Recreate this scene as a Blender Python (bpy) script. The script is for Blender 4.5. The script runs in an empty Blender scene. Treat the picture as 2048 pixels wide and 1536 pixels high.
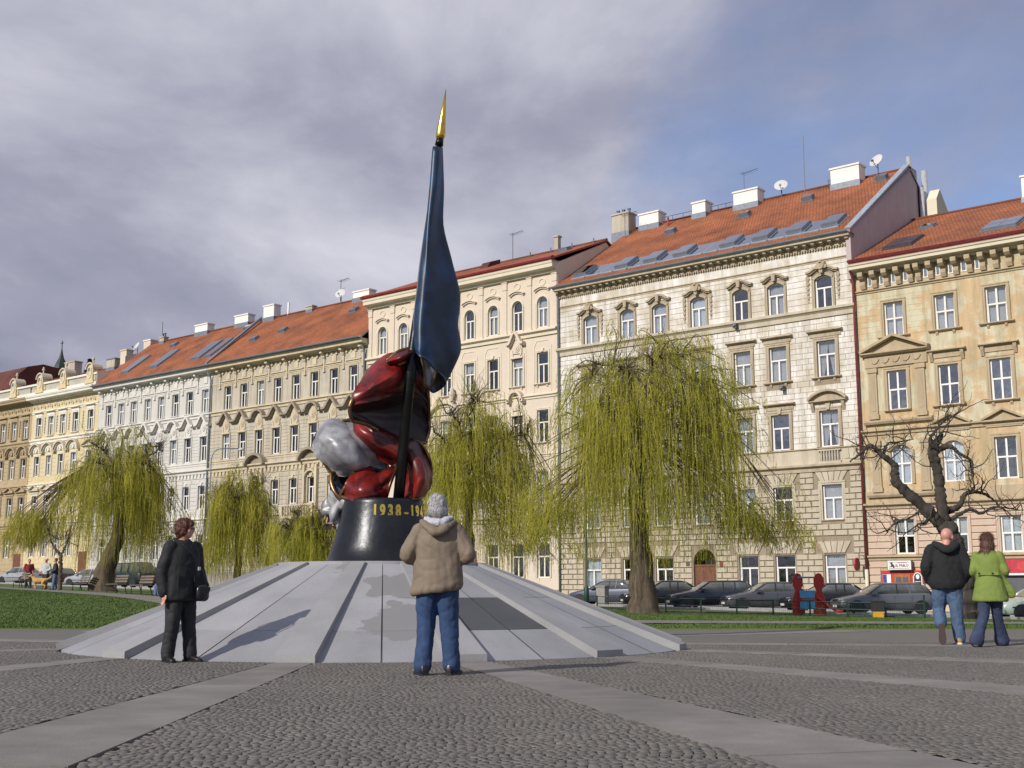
import bpy, bmesh, math, random
import numpy as np
from mathutils import Vector, Matrix, noise as mnoise
random.seed(7); rng = np.random.default_rng(7)
sc = bpy.context.scene
COL = sc.collection
R = math.radians
PI = math.pi

# ------------------------------------------------------------ camera
cam_d = bpy.data.cameras.new('camera'); cam = bpy.data.objects.new('camera', cam_d); COL.objects.link(cam)
cam_d.sensor_width = 36.0; cam_d.lens = 36.0 * 2450 / 2048
cam_d.clip_start = 0.1; cam_d.clip_end = 3000
cam.location = (0, 0, 0.82); cam.rotation_euler = (R(90 + 9.59), 0, 0)
sc.camera = cam

# ------------------------------------------------------------ world: clear sky with broken cloud
SUN_EL, SUN_AZ = R(30), math.atan2(-0.70, -0.714)      # azimuth: direction (x,y) towards the sun
sx, sy = -0.70, -0.714
w = bpy.data.worlds.new('World'); sc.world = w; w.use_nodes = True
nt = w.node_tree; N = nt.nodes; L = nt.links; N.clear()
def nd(t, **k):
    n = N.new(t)
    for a, b in k.items():
        if a.startswith('i_'): n.inputs[a[2:]].default_value = b
        else: setattr(n, a, b)
    return n
out = nd('ShaderNodeOutputWorld'); bg = nd('ShaderNodeBackground')
sky = nd('ShaderNodeTexSky', sky_type='NISHITA', sun_disc=False)
sky.sun_elevation = SUN_EL; sky.sun_rotation = math.atan2(sx, sy); sky.air_density = 1.0; sky.dust_density = 0.6; sky.ozone_density = 1.6
tc = nd('ShaderNodeTexCoord'); sp = nd('ShaderNodeSeparateXYZ'); L.new(tc.outputs['Generated'], sp.inputs[0])
def mth(op, a, b=None, c=None):
    n = nd('ShaderNodeMath', operation=op)
    for i, v in enumerate((a, b, c)):
        if v is None: continue
        if isinstance(v, (int, float)): n.inputs[i].default_value = v
        else: L.new(v, n.inputs[i])
    return n.outputs[0]
zz = mth('ADD', mth('MAXIMUM', sp.outputs[2], 0.0), 0.30)
cx = mth('DIVIDE', sp.outputs[0], zz); cy = mth('DIVIDE', sp.outputs[1], zz)
cb = nd('ShaderNodeCombineXYZ'); L.new(cx, cb.inputs[0]); L.new(cy, cb.inputs[1])
mp = nd('ShaderNodeMapping'); L.new(cb.outputs[0], mp.inputs[0]); mp.inputs['Location'].default_value = (7.5, 6.2, 0.3); mp.inputs['Scale'].default_value = (1.0, 0.8, 1)
n1 = nd('ShaderNodeTexNoise', i_Scale=0.75, i_Detail=10.0, i_Roughness=0.55, i_Distortion=0.15); L.new(mp.outputs[0], n1.inputs['Vector'])
n2 = nd('ShaderNodeTexNoise', i_Scale=2.1, i_Detail=10.0, i_Roughness=0.56, i_Distortion=0.25); L.new(mp.outputs[0], n2.inputs['Vector'])
rm = nd('ShaderNodeValToRGB'); L.new(n1.outputs['Fac'], rm.inputs[0])
rm.color_ramp.elements[0].position = 0.37; rm.color_ramp.elements[1].position = 0.50
rm.color_ramp.elements[0].color = (0.06, 0.06, 0.06, 1)
rc = nd('ShaderNodeValToRGB'); L.new(n2.outputs['Fac'], rc.inputs[0])
CK = 12.0
e = rc.color_ramp.elements
e[0].position = 0.30; e[0].color = (0.195, 0.202, 0.278, 1)
e[1].position = 0.74; e[1].color = (0.55, 0.55, 0.62, 1)
m = e.new(0.5); m.color = (0.300, 0.306, 0.390, 1)
sc1 = nd('ShaderNodeVectorMath', operation='SCALE'); L.new(rc.outputs[0], sc1.inputs[0]); sc1.inputs['Scale'].default_value = CK
skm = nd('ShaderNodeVectorMath', operation='MULTIPLY'); L.new(sky.outputs[0], skm.inputs[0]); skm.inputs[1].default_value = (1.15, 1.12, 1.3)
mx = nd('ShaderNodeMix', data_type='RGBA'); L.new(rm.outputs[0], mx.inputs[0]); L.new(skm.outputs[0], mx.inputs[6]); L.new(sc1.outputs[0], mx.inputs[7])
L.new(mx.outputs[2], bg.inputs[0]); bg.inputs[1].default_value = 0.1
L.new(bg.outputs[0], out.inputs[0])

# ------------------------------------------------------------ sun, exposure
sd = bpy.data.lights.new('sun', 'SUN'); sun = bpy.data.objects.new('sun', sd); COL.objects.link(sun)
sd.energy = 4.1; sd.angle = R(0.6); sd.color = (1.0, 0.945, 0.86)
sv = Vector((sx * math.cos(SUN_EL), sy * math.cos(SUN_EL), math.sin(SUN_EL)))
sun.rotation_euler = sv.to_track_quat('Z', 'Y').to_euler()
sc.view_settings.view_transform = 'Standard'; sc.view_settings.look = 'None'; sc.view_settings.gamma = 1.0; sc.view_settings.exposure = 0.0
sc.view_settings.use_curve_mapping = False
sc.cycles.max_bounces = 6; sc.cycles.transparent_max_bounces = 12

# ------------------------------------------------------------ materials
MATS = {}
def new_mat(name):
    m = bpy.data.materials.new(name); m.use_nodes = True
    MATS[name] = m
    return m, m.node_tree.nodes, m.node_tree.links, m.node_tree.nodes['Principled BSDF']
def mat(name, col, rough=0.7, metal=0.0, var=0.12, scale=4.0, bump=0.0, bscale=None, col2=None, lo=0.35, hi=0.7, coat=0.0, stretch=(1, 1, 1), spec=None, rnd=0.0):
    """colour with fine procedural variation; col2: a second colour in noise patches; rnd: per-object value jitter"""
    m, n, l, p = new_mat(name)
    t = n.new('ShaderNodeTexCoord'); mpg = n.new('ShaderNodeMapping'); l.new(t.outputs['Object'], mpg.inputs[0]); mpg.inputs['Scale'].default_value = stretch
    a = n.new('ShaderNodeTexNoise'); a.inputs['Scale'].default_value = scale; a.inputs['Detail'].default_value = 6; a.inputs['Roughness'].default_value = 0.6
    l.new(mpg.outputs[0], a.inputs['Vector'])
    r = n.new('ShaderNodeValToRGB'); l.new(a.outputs['Fac'], r.inputs[0])
    c2 = col2 if col2 else tuple(c * (1 - var) for c in col)
    c1 = col if col2 else tuple(min(1, c * (1 + var)) for c in col)
    r.color_ramp.elements[0].position = lo; r.color_ramp.elements[0].color = (*c2, 1)
    r.color_ramp.elements[1].position = hi; r.color_ramp.elements[1].color = (*c1, 1)
    o = r.outputs[0]
    if rnd:
        oi = n.new('ShaderNodeObjectInfo'); mr = n.new('ShaderNodeMapRange'); l.new(oi.outputs['Random'], mr.inputs[0]); mr.inputs[3].default_value = 1 - rnd; mr.inputs[4].default_value = 1 + rnd
        vm = n.new('ShaderNodeVectorMath'); vm.operation = 'SCALE'; l.new(o, vm.inputs[0]); l.new(mr.outputs[0], vm.inputs['Scale']); o = vm.outputs[0]
    l.new(o, p.inputs['Base Color'])
    p.inputs['Roughness'].default_value = rough; p.inputs['Metallic'].default_value = metal; p.inputs['Coat Weight'].default_value = coat
    p.inputs['Coat Roughness'].default_value = 0.08
    if spec is not None: p.inputs['Specular IOR Level'].default_value = spec
    if bump:
        b = n.new('ShaderNodeBump'); b.inputs['Strength'].default_value = bump; b.inputs['Distance'].default_value = 0.02
        a2 = n.new('ShaderNodeTexNoise'); a2.inputs['Scale'].default_value = bscale or scale * 6; a2.inputs['Detail'].default_value = 4; l.new(mpg.outputs[0], a2.inputs['Vector'])
        l.new(a2.outputs['Fac'], b.inputs['Height']); l.new(b.outputs[0], p.inputs['Normal'])
    return m
def plaster(name, col, stain, patch=None, lo=0.42, hi=0.62, pscale=0.35, dirt=0.35, patch_lo=0.5, patch_hi=0.6):
    """weathered render: base, vertical streaks of grime, optional peeled patches"""
    g_ = sum(col) / 3; col = tuple((c * .88 + g_ * .12) * .95 for c in col)
    m, n, l, p = new_mat(name)
    t = n.new('ShaderNodeTexCoord')
    def noise(scale, stretch=(1, 1, 1), det=7, rough=0.6):
        mpg = n.new('ShaderNodeMapping'); l.new(t.outputs['Object'], mpg.inputs[0]); mpg.inputs['Scale'].default_value = stretch
        a = n.new('ShaderNodeTexNoise'); a.inputs['Scale'].default_value = scale; a.inputs['Detail'].default_value = det; a.inputs['Roughness'].default_value = rough
        l.new(mpg.outputs[0], a.inputs['Vector']); return a.outputs['Fac']
    def ramp(f, a, b):
        mr = n.new('ShaderNodeMapRange'); l.new(f, mr.inputs[0]); mr.inputs[1].default_value = a; mr.inputs[2].default_value = b; return mr.outputs[0]
    def mix(f, a, b):
        x = n.new('ShaderNodeMix'); x.data_type = 'RGBA'
        l.new(f, x.inputs[0])
        for i, v in ((6, a), (7, b)):
            if isinstance(v, tuple): x.inputs[i].default_value = (*v, 1)
            else: l.new(v, x.inputs[i])
        return x.outputs[2]
    c = mix(ramp(noise(0.9), 0.3, 0.7), tuple(v * 0.93 for v in col), tuple(min(1, v * 1.05) for v in col))
    if patch: c = mix(ramp(noise(pscale, (1, 1, 1.3), 9, 0.65), patch_lo, patch_hi), c, patch)
    st = ramp(noise(1.3, (1.6, 1.6, 0.22), 6, 0.65), lo, hi)
    sm = n.new('ShaderNodeMath'); sm.operation = 'MULTIPLY'; l.new(st, sm.inputs[0]); sm.inputs[1].default_value = dirt
    c = mix(sm.outputs[0], c, stain)
    l.new(c, p.inputs['Base Color']); p.inputs['Roughness'].default_value = 0.9; p.inputs['Specular IOR Level'].default_value = 0.2
    b = n.new('ShaderNodeBump'); b.inputs['Strength'].default_value = 0.35; b.inputs['Distance'].default_value = 0.02
    l.new(noise(9.0), b.inputs['Height']); l.new(b.outputs[0], p.inputs['Normal'])
    return m
def tiles(name, col, col2):
    """clay tiles: too small here to tell apart, courses and joints as relief"""
    m, n, l, p = new_mat(name)
    t = n.new('ShaderNodeTexCoord')
    br = n.new('ShaderNodeTexBrick'); uv = n.new('ShaderNodeMapping'); l.new(t.outputs['UV'], uv.inputs[0])
    l.new(uv.outputs[0], br.inputs['Vector']); br.inputs['Scale'].default_value = 1.0; br.inputs['Brick Width'].default_value = 0.22; br.inputs['Row Height'].default_value = 0.30
    br.inputs['Mortar Size'].default_value = 0.02; br.inputs['Mortar Smooth'].default_value = 0.4; br.inputs['Color1'].default_value = (*col, 1); br.inputs['Color2'].default_value = (*col2, 1); br.inputs['Mortar'].default_value = (col2[0] * .55, col2[1] * .55, col2[2] * .55, 1)
    a = n.new('ShaderNodeTexNoise'); a.inputs['Scale'].default_value = 0.5; a.inputs['Detail'].default_value = 8; l.new(t.outputs['Object'], a.inputs['Vector'])
    mr = n.new('ShaderNodeMapRange'); l.new(a.outputs['Fac'], mr.inputs[0]); mr.inputs[1].default_value = 0.3; mr.inputs[2].default_value = 0.7; mr.inputs[3].default_value = 0.62; mr.inputs[4].default_value = 1.22
    vm = n.new('ShaderNodeVectorMath'); vm.operation = 'SCALE'; l.new(br.outputs[0], vm.inputs[0]); l.new(mr.outputs[0], vm.inputs['Scale'])
    l.new(vm.outputs[0], p.inputs['Base Color']); p.inputs['Roughness'].default_value = 0.85
    b = n.new('ShaderNodeBump'); b.inputs['Strength'].default_value = 0.8; b.inputs['Distance'].default_value = 0.04; b.invert = True
    l.new(br.outputs['Fac'], b.inputs['Height']); l.new(b.outputs[0], p.inputs['Normal'])
    return m
def glass(name, refl=0.35, tint=(0.75, 0.8, 0.85), base=0.06):
    m = bpy.data.materials.new(name); m.use_nodes = True; MATS[name] = m
    n = m.node_tree.nodes; l = m.node_tree.links; n.clear()
    o = n.new('ShaderNodeOutputMaterial'); tr = n.new('ShaderNodeBsdfTransparent'); tr.inputs[0].default_value = (*tint, 1)
    g = n.new('ShaderNodeBsdfGlossy'); g.inputs['Roughness'].default_value = 0.03; g.inputs['Color'].default_value = (0.9, 0.92, 0.95, 1)
    fr = n.new('ShaderNodeFresnel'); fr.inputs[0].default_value = 1.5
    ma = n.new('ShaderNodeMath'); ma.operation = 'ADD'; l.new(fr.outputs[0], ma.inputs[0]); ma.inputs[1].default_value = refl - 0.04; ma.use_clamp = True
    # slight waviness of old panes
    t = n.new('ShaderNodeTexCoord'); a = n.new('ShaderNodeTexNoise'); a.inputs['Scale'].default_value = 1.6; l.new(t.outputs['Object'], a.inputs['Vector'])
    b = n.new('ShaderNodeBump'); b.inputs['Strength'].default_value = 0.12; b.inputs['Distance'].default_value = 0.05; l.new(a.outputs['Fac'], b.inputs['Height']); l.new(b.outputs[0], g.inputs['Normal'])
    mxs = n.new('ShaderNodeMixShader'); l.new(ma.outputs[0], mxs.inputs[0]); l.new(tr.outputs[0], mxs.inputs[1]); l.new(g.outputs[0], mxs.inputs[2]); l.new(mxs.outputs[0], o.inputs[0])
    return m
def leafmat(name, c1, c2, trans=0.35):
    m = bpy.data.materials.new(name); m.use_nodes = True; MATS[name] = m
    n = m.node_tree.nodes; l = m.node_tree.links; n.clear()
    o = n.new('ShaderNodeOutputMaterial'); d = n.new('ShaderNodeBsdfDiffuse'); tl = n.new('ShaderNodeBsdfTranslucent'); mxs = n.new('ShaderNodeMixShader'); mxs.inputs[0].default_value = trans
    t = n.new('ShaderNodeTexCoord'); a = n.new('ShaderNodeTexNoise'); a.inputs['Scale'].default_value = 1.1; a.inputs['Detail'].default_value = 5; l.new(t.outputs['Object'], a.inputs['Vector'])
    r = n.new('ShaderNodeValToRGB'); l.new(a.outputs['Fac'], r.inputs[0]); r.color_ramp.elements[0].position = 0.35; r.color_ramp.elements[1].position = 0.65
    r.color_ramp.elements[0].color = (*c1, 1); r.color_ramp.elements[1].color = (*c2, 1)
    l.new(r.outputs[0], d.inputs[0]); l.new(r.outputs[0], tl.inputs[0]); l.new(d.outputs[0], mxs.inputs[1]); l.new(tl.outputs[0], mxs.inputs[2]); l.new(mxs.outputs[0], o.inputs[0])
    return m
M = MATS
# house renders
plaster('r_h5', (0.63, 0.565, 0.45), (0.34, 0.28, 0.20), (0.74, 0.71, 0.66), dirt=0.5, pscale=0.5, patch_lo=0.42, patch_hi=0.54)
plaster('r_h5b', (0.57, 0.50, 0.37), (0.28, 0.22, 0.14), dirt=0.35)
plaster('r_h5joint', (0.33, 0.26, 0.18), (0.2, 0.15, 0.1), dirt=0.3)
plaster('r_h5trim', (0.50, 0.41, 0.28), (0.22, 0.17, 0.11), dirt=0.45)
plaster('r_h4', (0.68, 0.575, 0.45), (0.5, 0.38, 0.26), dirt=0.10)
plaster('r_h4trim', (0.72, 0.64, 0.48), (0.5, 0.4, 0.28), dirt=0.12)
plaster('r_h3', (0.53, 0.475, 0.37), (0.25, 0.2, 0.15), (0.42, 0.39, 0.33), dirt=0.4)
plaster('r_h3trim', (0.63, 0.53, 0.36), (0.28, 0.22, 0.15), dirt=0.3)
plaster('r_h3dark', (0.36, 0.30, 0.22), (0.2, 0.16, 0.12), dirt=0.4)
plaster('r_h2', (0.60, 0.57, 0.52), (0.38, 0.35, 0.31), dirt=0.16)
plaster('r_h2trim', (0.68, 0.65, 0.60), (0.4, 0.37, 0.33), dirt=0.15)
plaster('r_h1', (0.66, 0.54, 0.30), (0.5, 0.36, 0.16), dirt=0.12)
plaster('r_h1trim', (0.76, 0.72, 0.62), (0.45, 0.4, 0.32), dirt=0.18)
plaster('r_h1orn', (0.62, 0.54, 0.40), (0.35, 0.28, 0.2), dirt=0.3)
plaster('r_h0', (0.47, 0.36, 0.20), (0.28, 0.2, 0.1), dirt=0.25)
plaster('r_h0trim', (0.42, 0.32, 0.19), (0.25, 0.18, 0.1), dirt=0.25)
plaster('r_h6', (0.62, 0.43, 0.23), (0.30, 0.26, 0.15), (0.58, 0.53, 0.38), dirt=0.6, pscale=0.55, patch_lo=0.47, patch_hi=0.53)
plaster('r_h6low', (0.62, 0.46, 0.34), (0.4, 0.29, 0.2), dirt=0.14)
plaster('r_h6trim', (0.50, 0.39, 0.24), (0.26, 0.2, 0.13), dirt=0.4)
plaster('r_cream', (0.74, 0.66, 0.48), (0.5, 0.42, 0.3), dirt=0.12)
plaster('r_gable', (0.52, 0.42, 0.42), (0.34, 0.27, 0.26), dirt=0.22)
plaster('r_white', (0.82, 0.80, 0.76), (0.45, 0.42, 0.38), dirt=0.18)
plaster('r_plinth', (0.30, 0.27, 0.24), (0.16, 0.14, 0.12), dirt=0.4)
tiles('tile', (0.36, 0.12, 0.045), (0.29, 0.088, 0.034)); tiles('tile_dark', (0.26, 0.07, 0.04), (0.2, 0.055, 0.035))
mat('white_frame', (0.78, 0.76, 0.72), 0.45, var=0.05); mat('cream_frame', (0.74, 0.70, 0.60), 0.5, var=0.06)
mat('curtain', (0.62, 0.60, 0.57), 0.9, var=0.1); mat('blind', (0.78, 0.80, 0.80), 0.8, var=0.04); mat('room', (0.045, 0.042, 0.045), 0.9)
glass('pane', 0.30); glass('pane_dark', 0.16); glass('roof_glass', 0.5, (0.35, 0.4, 0.45)); glass('car_glass', 0.14, (0.42, 0.46, 0.46))
mat('zinc', (0.20, 0.23, 0.27), 0.5, metal=0.3, var=0.15); mat('zinc_light', (0.36, 0.40, 0.45), 0.4, metal=0.2, var=0.15); mat('steel', (0.62, 0.62, 0.63), 0.4, metal=0.5)
mat('redmetal', (0.30, 0.05, 0.04), 0.5, var=0.2); mat('pipe_red', (0.22, 0.045, 0.04), 0.5, var=0.2)
mat('dish', (0.55, 0.54, 0.52), 0.6, var=0.06); mat('antenna', (0.12, 0.12, 0.13), 0.5, metal=0.6)
mat('door_wood', (0.16, 0.06, 0.03), 0.55, var=0.3, scale=3, stretch=(6, 6, 0.6)); mat('door_red', (0.42, 0.03, 0.02), 0.5); mat('wood_orange', (0.36, 0.12, 0.03), 0.5)
mat('asphalt', (0.075, 0.075, 0.08), 0.9, var=0.2, scale=3, bump=0.4, bscale=60); mat('pavement', (0.17, 0.16, 0.15), 0.9, var=0.2, scale=2, bump=0.4, bscale=30)
mat('path', (0.185, 0.17, 0.15), 0.95, var=0.18, scale=1.5, bump=0.5, bscale=50); mat('kerb', (0.26, 0.25, 0.24), 0.85, var=0.15)
mat('lawn', (0.078, 0.125, 0.018), 0.95, scale=0.6, col2=(0.055, 0.092, 0.014), bump=0.7, bscale=25); mat('blade', (0.088, 0.138, 0.022), 0.8, scale=0.5, col2=(0.058, 0.098, 0.016))
mat('bed', (0.075, 0.07, 0.06), 0.95, var=0.2, scale=12, bump=0.8, bscale=40)
def cobble_mat(name, col):
    m, n, l, p = new_mat(name)
    g = n.new('ShaderNodeNewGeometry'); oi = n.new('ShaderNodeObjectInfo')
    ad = n.new('ShaderNodeMath'); ad.operation = 'ADD'; l.new(g.outputs['Random Per Island'], ad.inputs[0]); l.new(oi.outputs['Random'], ad.inputs[1])
    fr = n.new('ShaderNodeMath'); fr.operation = 'FRACT'; l.new(ad.outputs[0], fr.inputs[0])
    r = n.new('ShaderNodeValToRGB'); l.new(fr.outputs[0], r.inputs[0])
    r.color_ramp.elements[0].color = (col[0] * .82, col[1] * .82, col[2] * .82, 1); r.color_ramp.elements[1].color = (col[0] * 1.15, col[1] * 1.15, col[2] * 1.12, 1)
    mid = r.color_ramp.elements.new(0.6); mid.color = (col[0], col[1] * .97, col[2] * .92, 1)
    t = n.new('ShaderNodeTexCoord'); a = n.new('ShaderNodeTexNoise'); a.inputs['Scale'].default_value = 40; a.inputs['Detail'].default_value = 4; l.new(g.outputs['Position'], a.inputs['Vector'])
    big = n.new('ShaderNodeTexNoise'); big.inputs['Scale'].default_value = 0.35; big.inputs['Detail'].default_value = 5; l.new(g.outputs['Position'], big.inputs['Vector'])
    s = n.new('ShaderNodeMath'); s.operation = 'ADD'; l.new(a.outputs['Fac'], s.inputs[0]); l.new(big.outputs['Fac'], s.inputs[1])
    mr = n.new('ShaderNodeMapRange'); l.new(s.outputs[0], mr.inputs[0]); mr.inputs[1].default_value = 0.6; mr.inputs[2].default_value = 1.4; mr.inputs[3].default_value = 0.78; mr.inputs[4].default_value = 1.2
    vm = n.new('ShaderNodeVectorMath'); vm.operation = 'SCALE'; l.new(r.outputs[0], vm.inputs[0]); l.new(mr.outputs[0], vm.inputs['Scale'])
    l.new(vm.outputs[0], p.inputs['Base Color']); p.inputs['Roughness'].default_value = 0.75
    b = n.new('ShaderNodeBump'); b.inputs['Strength'].default_value = 0.35; b.inputs['Distance'].default_value = 0.006; l.new(a.outputs['Fac'], b.inputs['Height']); l.new(b.outputs[0], p.inputs['Normal'])
    return m
cobble_mat('cobble', (0.142, 0.132, 0.118))
mat('slab', (0.200, 0.183, 0.164), 0.75, var=0.2, scale=1.6, bump=0.25, bscale=70, rnd=0.09)

# ------------------------------------------------------------ mesh helpers
class MB:
    def __init__(s): s.v = []; s.f = []; s.m = []; s.mi = 0
    def add(s, vs, fs):
        o = len(s.v); s.v += [tuple(v) for v in vs]; s.f += [tuple(i + o for i in f) for f in fs]; s.m += [s.mi] * len(fs); return s
    def box(s, x0, x1, y0, y1, z0, z1):
        return s.add([(x0, y0, z0), (x1, y0, z0), (x1, y1, z0), (x0, y1, z0), (x0, y0, z1), (x1, y0, z1), (x1, y1, z1), (x0, y1, z1)],
                     [(0, 3, 2, 1), (4, 5, 6, 7), (0, 1, 5, 4), (1, 2, 6, 5), (2, 3, 7, 6), (3, 0, 4, 7)])
    def cbox(s, x0, x1, y0, y1, z0, z1, c):
        """block whose front (y0) edges are chamfered by c"""
        return s.add([(x0, y1, z0), (x1, y1, z0), (x1, y1, z1), (x0, y1, z1), (x0, y0 + c, z0), (x1, y0 + c, z0), (x1, y0 + c, z1), (x0, y0 + c, z1),
                      (x0 + c, y0, z0 + c), (x1 - c, y0, z0 + c), (x1 - c, y0, z1 - c), (x0 + c, y0, z1 - c)],
                     [(8, 9, 10, 11), (4, 5, 9, 8), (5, 6, 10, 9), (6, 7, 11, 10), (7, 4, 8, 11), (0, 1, 5, 4), (1, 2, 6, 5), (2, 3, 7, 6), (3, 0, 4, 7)])
    def prism_x(s, prof, x0, x1):
        """closed (y,z) profile swept along x"""
        n = len(prof); vs = [(x0, y, z) for y, z in prof] + [(x1, y, z) for y, z in prof]
        return s.add(vs, [(i, (i + 1) % n, n + (i + 1) % n, n + i) for i in range(n)] + [tuple(range(n))[::-1], tuple(range(n, 2 * n))])
    def prism_y(s, prof, y0, y1):
        """closed (x,z) outline extruded along y"""
        n = len(prof); vs = [(x, y0, z) for x, z in prof] + [(x, y1, z) for x, z in prof]
        return s.add(vs, [(i, n + i, n + (i + 1) % n, (i + 1) % n) for i in range(n)] + [tuple(range(n)), tuple(range(n, 2 * n))[::-1]])
    def band(s, path, t, y0, y1):
        """a band of thickness t following an (x,z) path, from y0 (front) to y1"""
        o = []
        for i, (x, z) in enumerate(path):
            a = path[max(0, i - 1)]; b = path[min(len(path) - 1, i + 1)]
            dx, dz = b[0] - a[0], b[1] - a[1]; l = math.hypot(dx, dz) or 1
            o.append((x - dz / l * t, z + dx / l * t))
        for i in range(len(path) - 1):
            s.prism_y([path[i], path[i + 1], o[i + 1], o[i]], y0, y1)
        return s
    def tube(s, pts, rad, n=8, cap=True):
        pts = [Vector(p) for p in pts]
        if isinstance(rad, (int, float)): rad = [rad] * len(pts)
        vs = []; fs = []; up = Vector((0.3, 0.2, 1)).normalized(); prev = None
        for i, p in enumerate(pts):
            t = (pts[min(i + 1, len(pts) - 1)] - pts[max(i - 1, 0)]).normalized()
            a = prev if prev is not None else (up if abs(t.dot(up)) < 0.9 else Vector((1, 0.1, 0)))
            a = (a - t * a.dot(t)).normalized(); b = t.cross(a); prev = a
            for k in range(n):
                c = 2 * PI * k / n; vs.append(p + (a * math.cos(c) + b * math.sin(c)) * rad[i])
        for i in range(len(pts) - 1):
            for k in range(n): fs.append((i * n + k, i * n + (k + 1) % n, (i + 1) * n + (k + 1) % n, (i + 1) * n + k))
        if cap: fs += [tuple(range(n))[::-1], tuple(range((len(pts) - 1) * n, len(pts) * n))]
        return s.add(vs, fs)
    def lathe(s, prof, n=16, c=(0, 0, 0)):
        """(r,z) profile turned about z"""
        vs = []; fs = []
        for r, z in prof:
            for k in range(n):
                a = 2 * PI * k / n; vs.append((c[0] + r * math.cos(a), c[1] + r * math.sin(a), c[2] + z))
        for i in range(len(prof) - 1):
            for k in range(n): fs.append((i * n + k, i * n + (k + 1) % n, (i + 1) * n + (k + 1) % n, (i + 1) * n + k))
        fs += [tuple(range(n))[::-1], tuple(range((len(prof) - 1) * n, len(prof) * n))]
        return s.add(vs, fs)
    def mesh(s, name, mats, smooth=False):
        me = bpy.data.meshes.new(name); me.from_pydata(s.v, [], s.f)
        for mm in (mats if isinstance(mats, (list, tuple)) else [mats]): me.materials.append(M[mm] if isinstance(mm, str) else mm)
        if any(s.m): me.polygons.foreach_set('material_index', s.m)
        if smooth: me.polygons.foreach_set('use_smooth', [True] * len(me.polygons))
        me.update(); return me
    def build(s, name, mats, parent=None, loc=(0, 0, 0), smooth=False, rot=None):
        return ob(name, s.mesh(name, mats, smooth), parent, loc, rot)
def ob(name, me, parent=None, loc=(0, 0, 0), rot=None, scale=None):
    o = bpy.data.objects.new(name, me); COL.objects.link(o); o.parent = parent; o.location = loc
    if rot is not None: o.rotation_euler = rot if hasattr(rot, '__len__') else (0, 0, rot)
    if scale is not None: o.scale = scale if hasattr(scale, '__len__') else (scale,) * 3
    return o
def tag(o, label=None, cat=None, group=None, kind=None):
    if label: o['label'] = label
    if cat: o['category'] = cat
    if group: o['group'] = group
    if kind: o['kind'] = kind
    return o
def empty(name, loc, rz=0, **k): return tag(ob(name, None, None, loc, rz), **k)
def copy_tree(o, parent=None):
    c = o.copy(); COL.objects.link(c); c.parent = parent
    for ch in o.children: copy_tree(ch, c)
    return c
def np_mesh(name, V, F, matname, smooth=False):
    """mesh from numpy arrays; F is (n,3) or (n,4)"""
    me = bpy.data.meshes.new(name); V = np.asarray(V, dtype=np.float32); F = np.asarray(F, dtype=np.int32)
    me.vertices.add(len(V)); me.vertices.foreach_set('co', V.ravel())
    k = F.shape[1]; me.loops.add(F.size); me.loops.foreach_set('vertex_index', F.ravel())
    me.polygons.add(len(F)); me.polygons.foreach_set('loop_start', np.arange(0, F.size, k, dtype=np.int32)); me.polygons.foreach_set('loop_total', np.full(len(F), k, dtype=np.int32))
    if smooth: me.polygons.foreach_set('use_smooth', np.ones(len(F), dtype=bool))
    me.materials.append(M[matname]); me.update(calc_edges=True); me.validate(); return me
def text_mesh(body, size, depth, matname, align='CENTER', bold=0.0, spacing=1.0, xs=1.0):
    cu = bpy.data.curves.new('txt', 'FONT'); cu.body = body; cu.size = size; cu.extrude = depth; cu.align_x = align; cu.align_y = 'BOTTOM'; cu.offset = bold; cu.space_character = spacing; cu.resolution_u = 3
    o = bpy.data.objects.new('txt', cu); COL.objects.link(o); dg = bpy.context.evaluated_depsgraph_get(); me = bpy.data.meshes.new_from_object(o.evaluated_get(dg))
    bpy.data.objects.remove(o); me.materials.clear(); me.materials.append(M[matname])
    return me

# ------------------------------------------------------------ frames of reference
UX, UY = -0.77160162, 0.63610607          # along the row of houses, away to the left
NX, NY = -0.63610607, -0.77160162         # facade normal, towards the square
P0 = (19.855, 69.0)
HROT = math.atan2(-UY, -UX)               # local +x: to the right along the facades, local +y: into the house
def street(s, q, z=None):
    x = P0[0] + UX * s + NX * q; y = P0[1] + UY * s + NY * q
    return (x, y, terrain(x, y) if z is None else z)
def sm(t): t = min(1, max(0, t)); return t * t * (3 - 2 * t)
def terrain(x, y):
    x = max(-75.0, min(45.0, x))
    g = 0.10 - (0.030 * x if x < 0 else 0.023 * x)
    return sm((y - 27.0) / 24.0) * g
MC = (-2.01, 19.2)                        # centre of the monument

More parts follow.
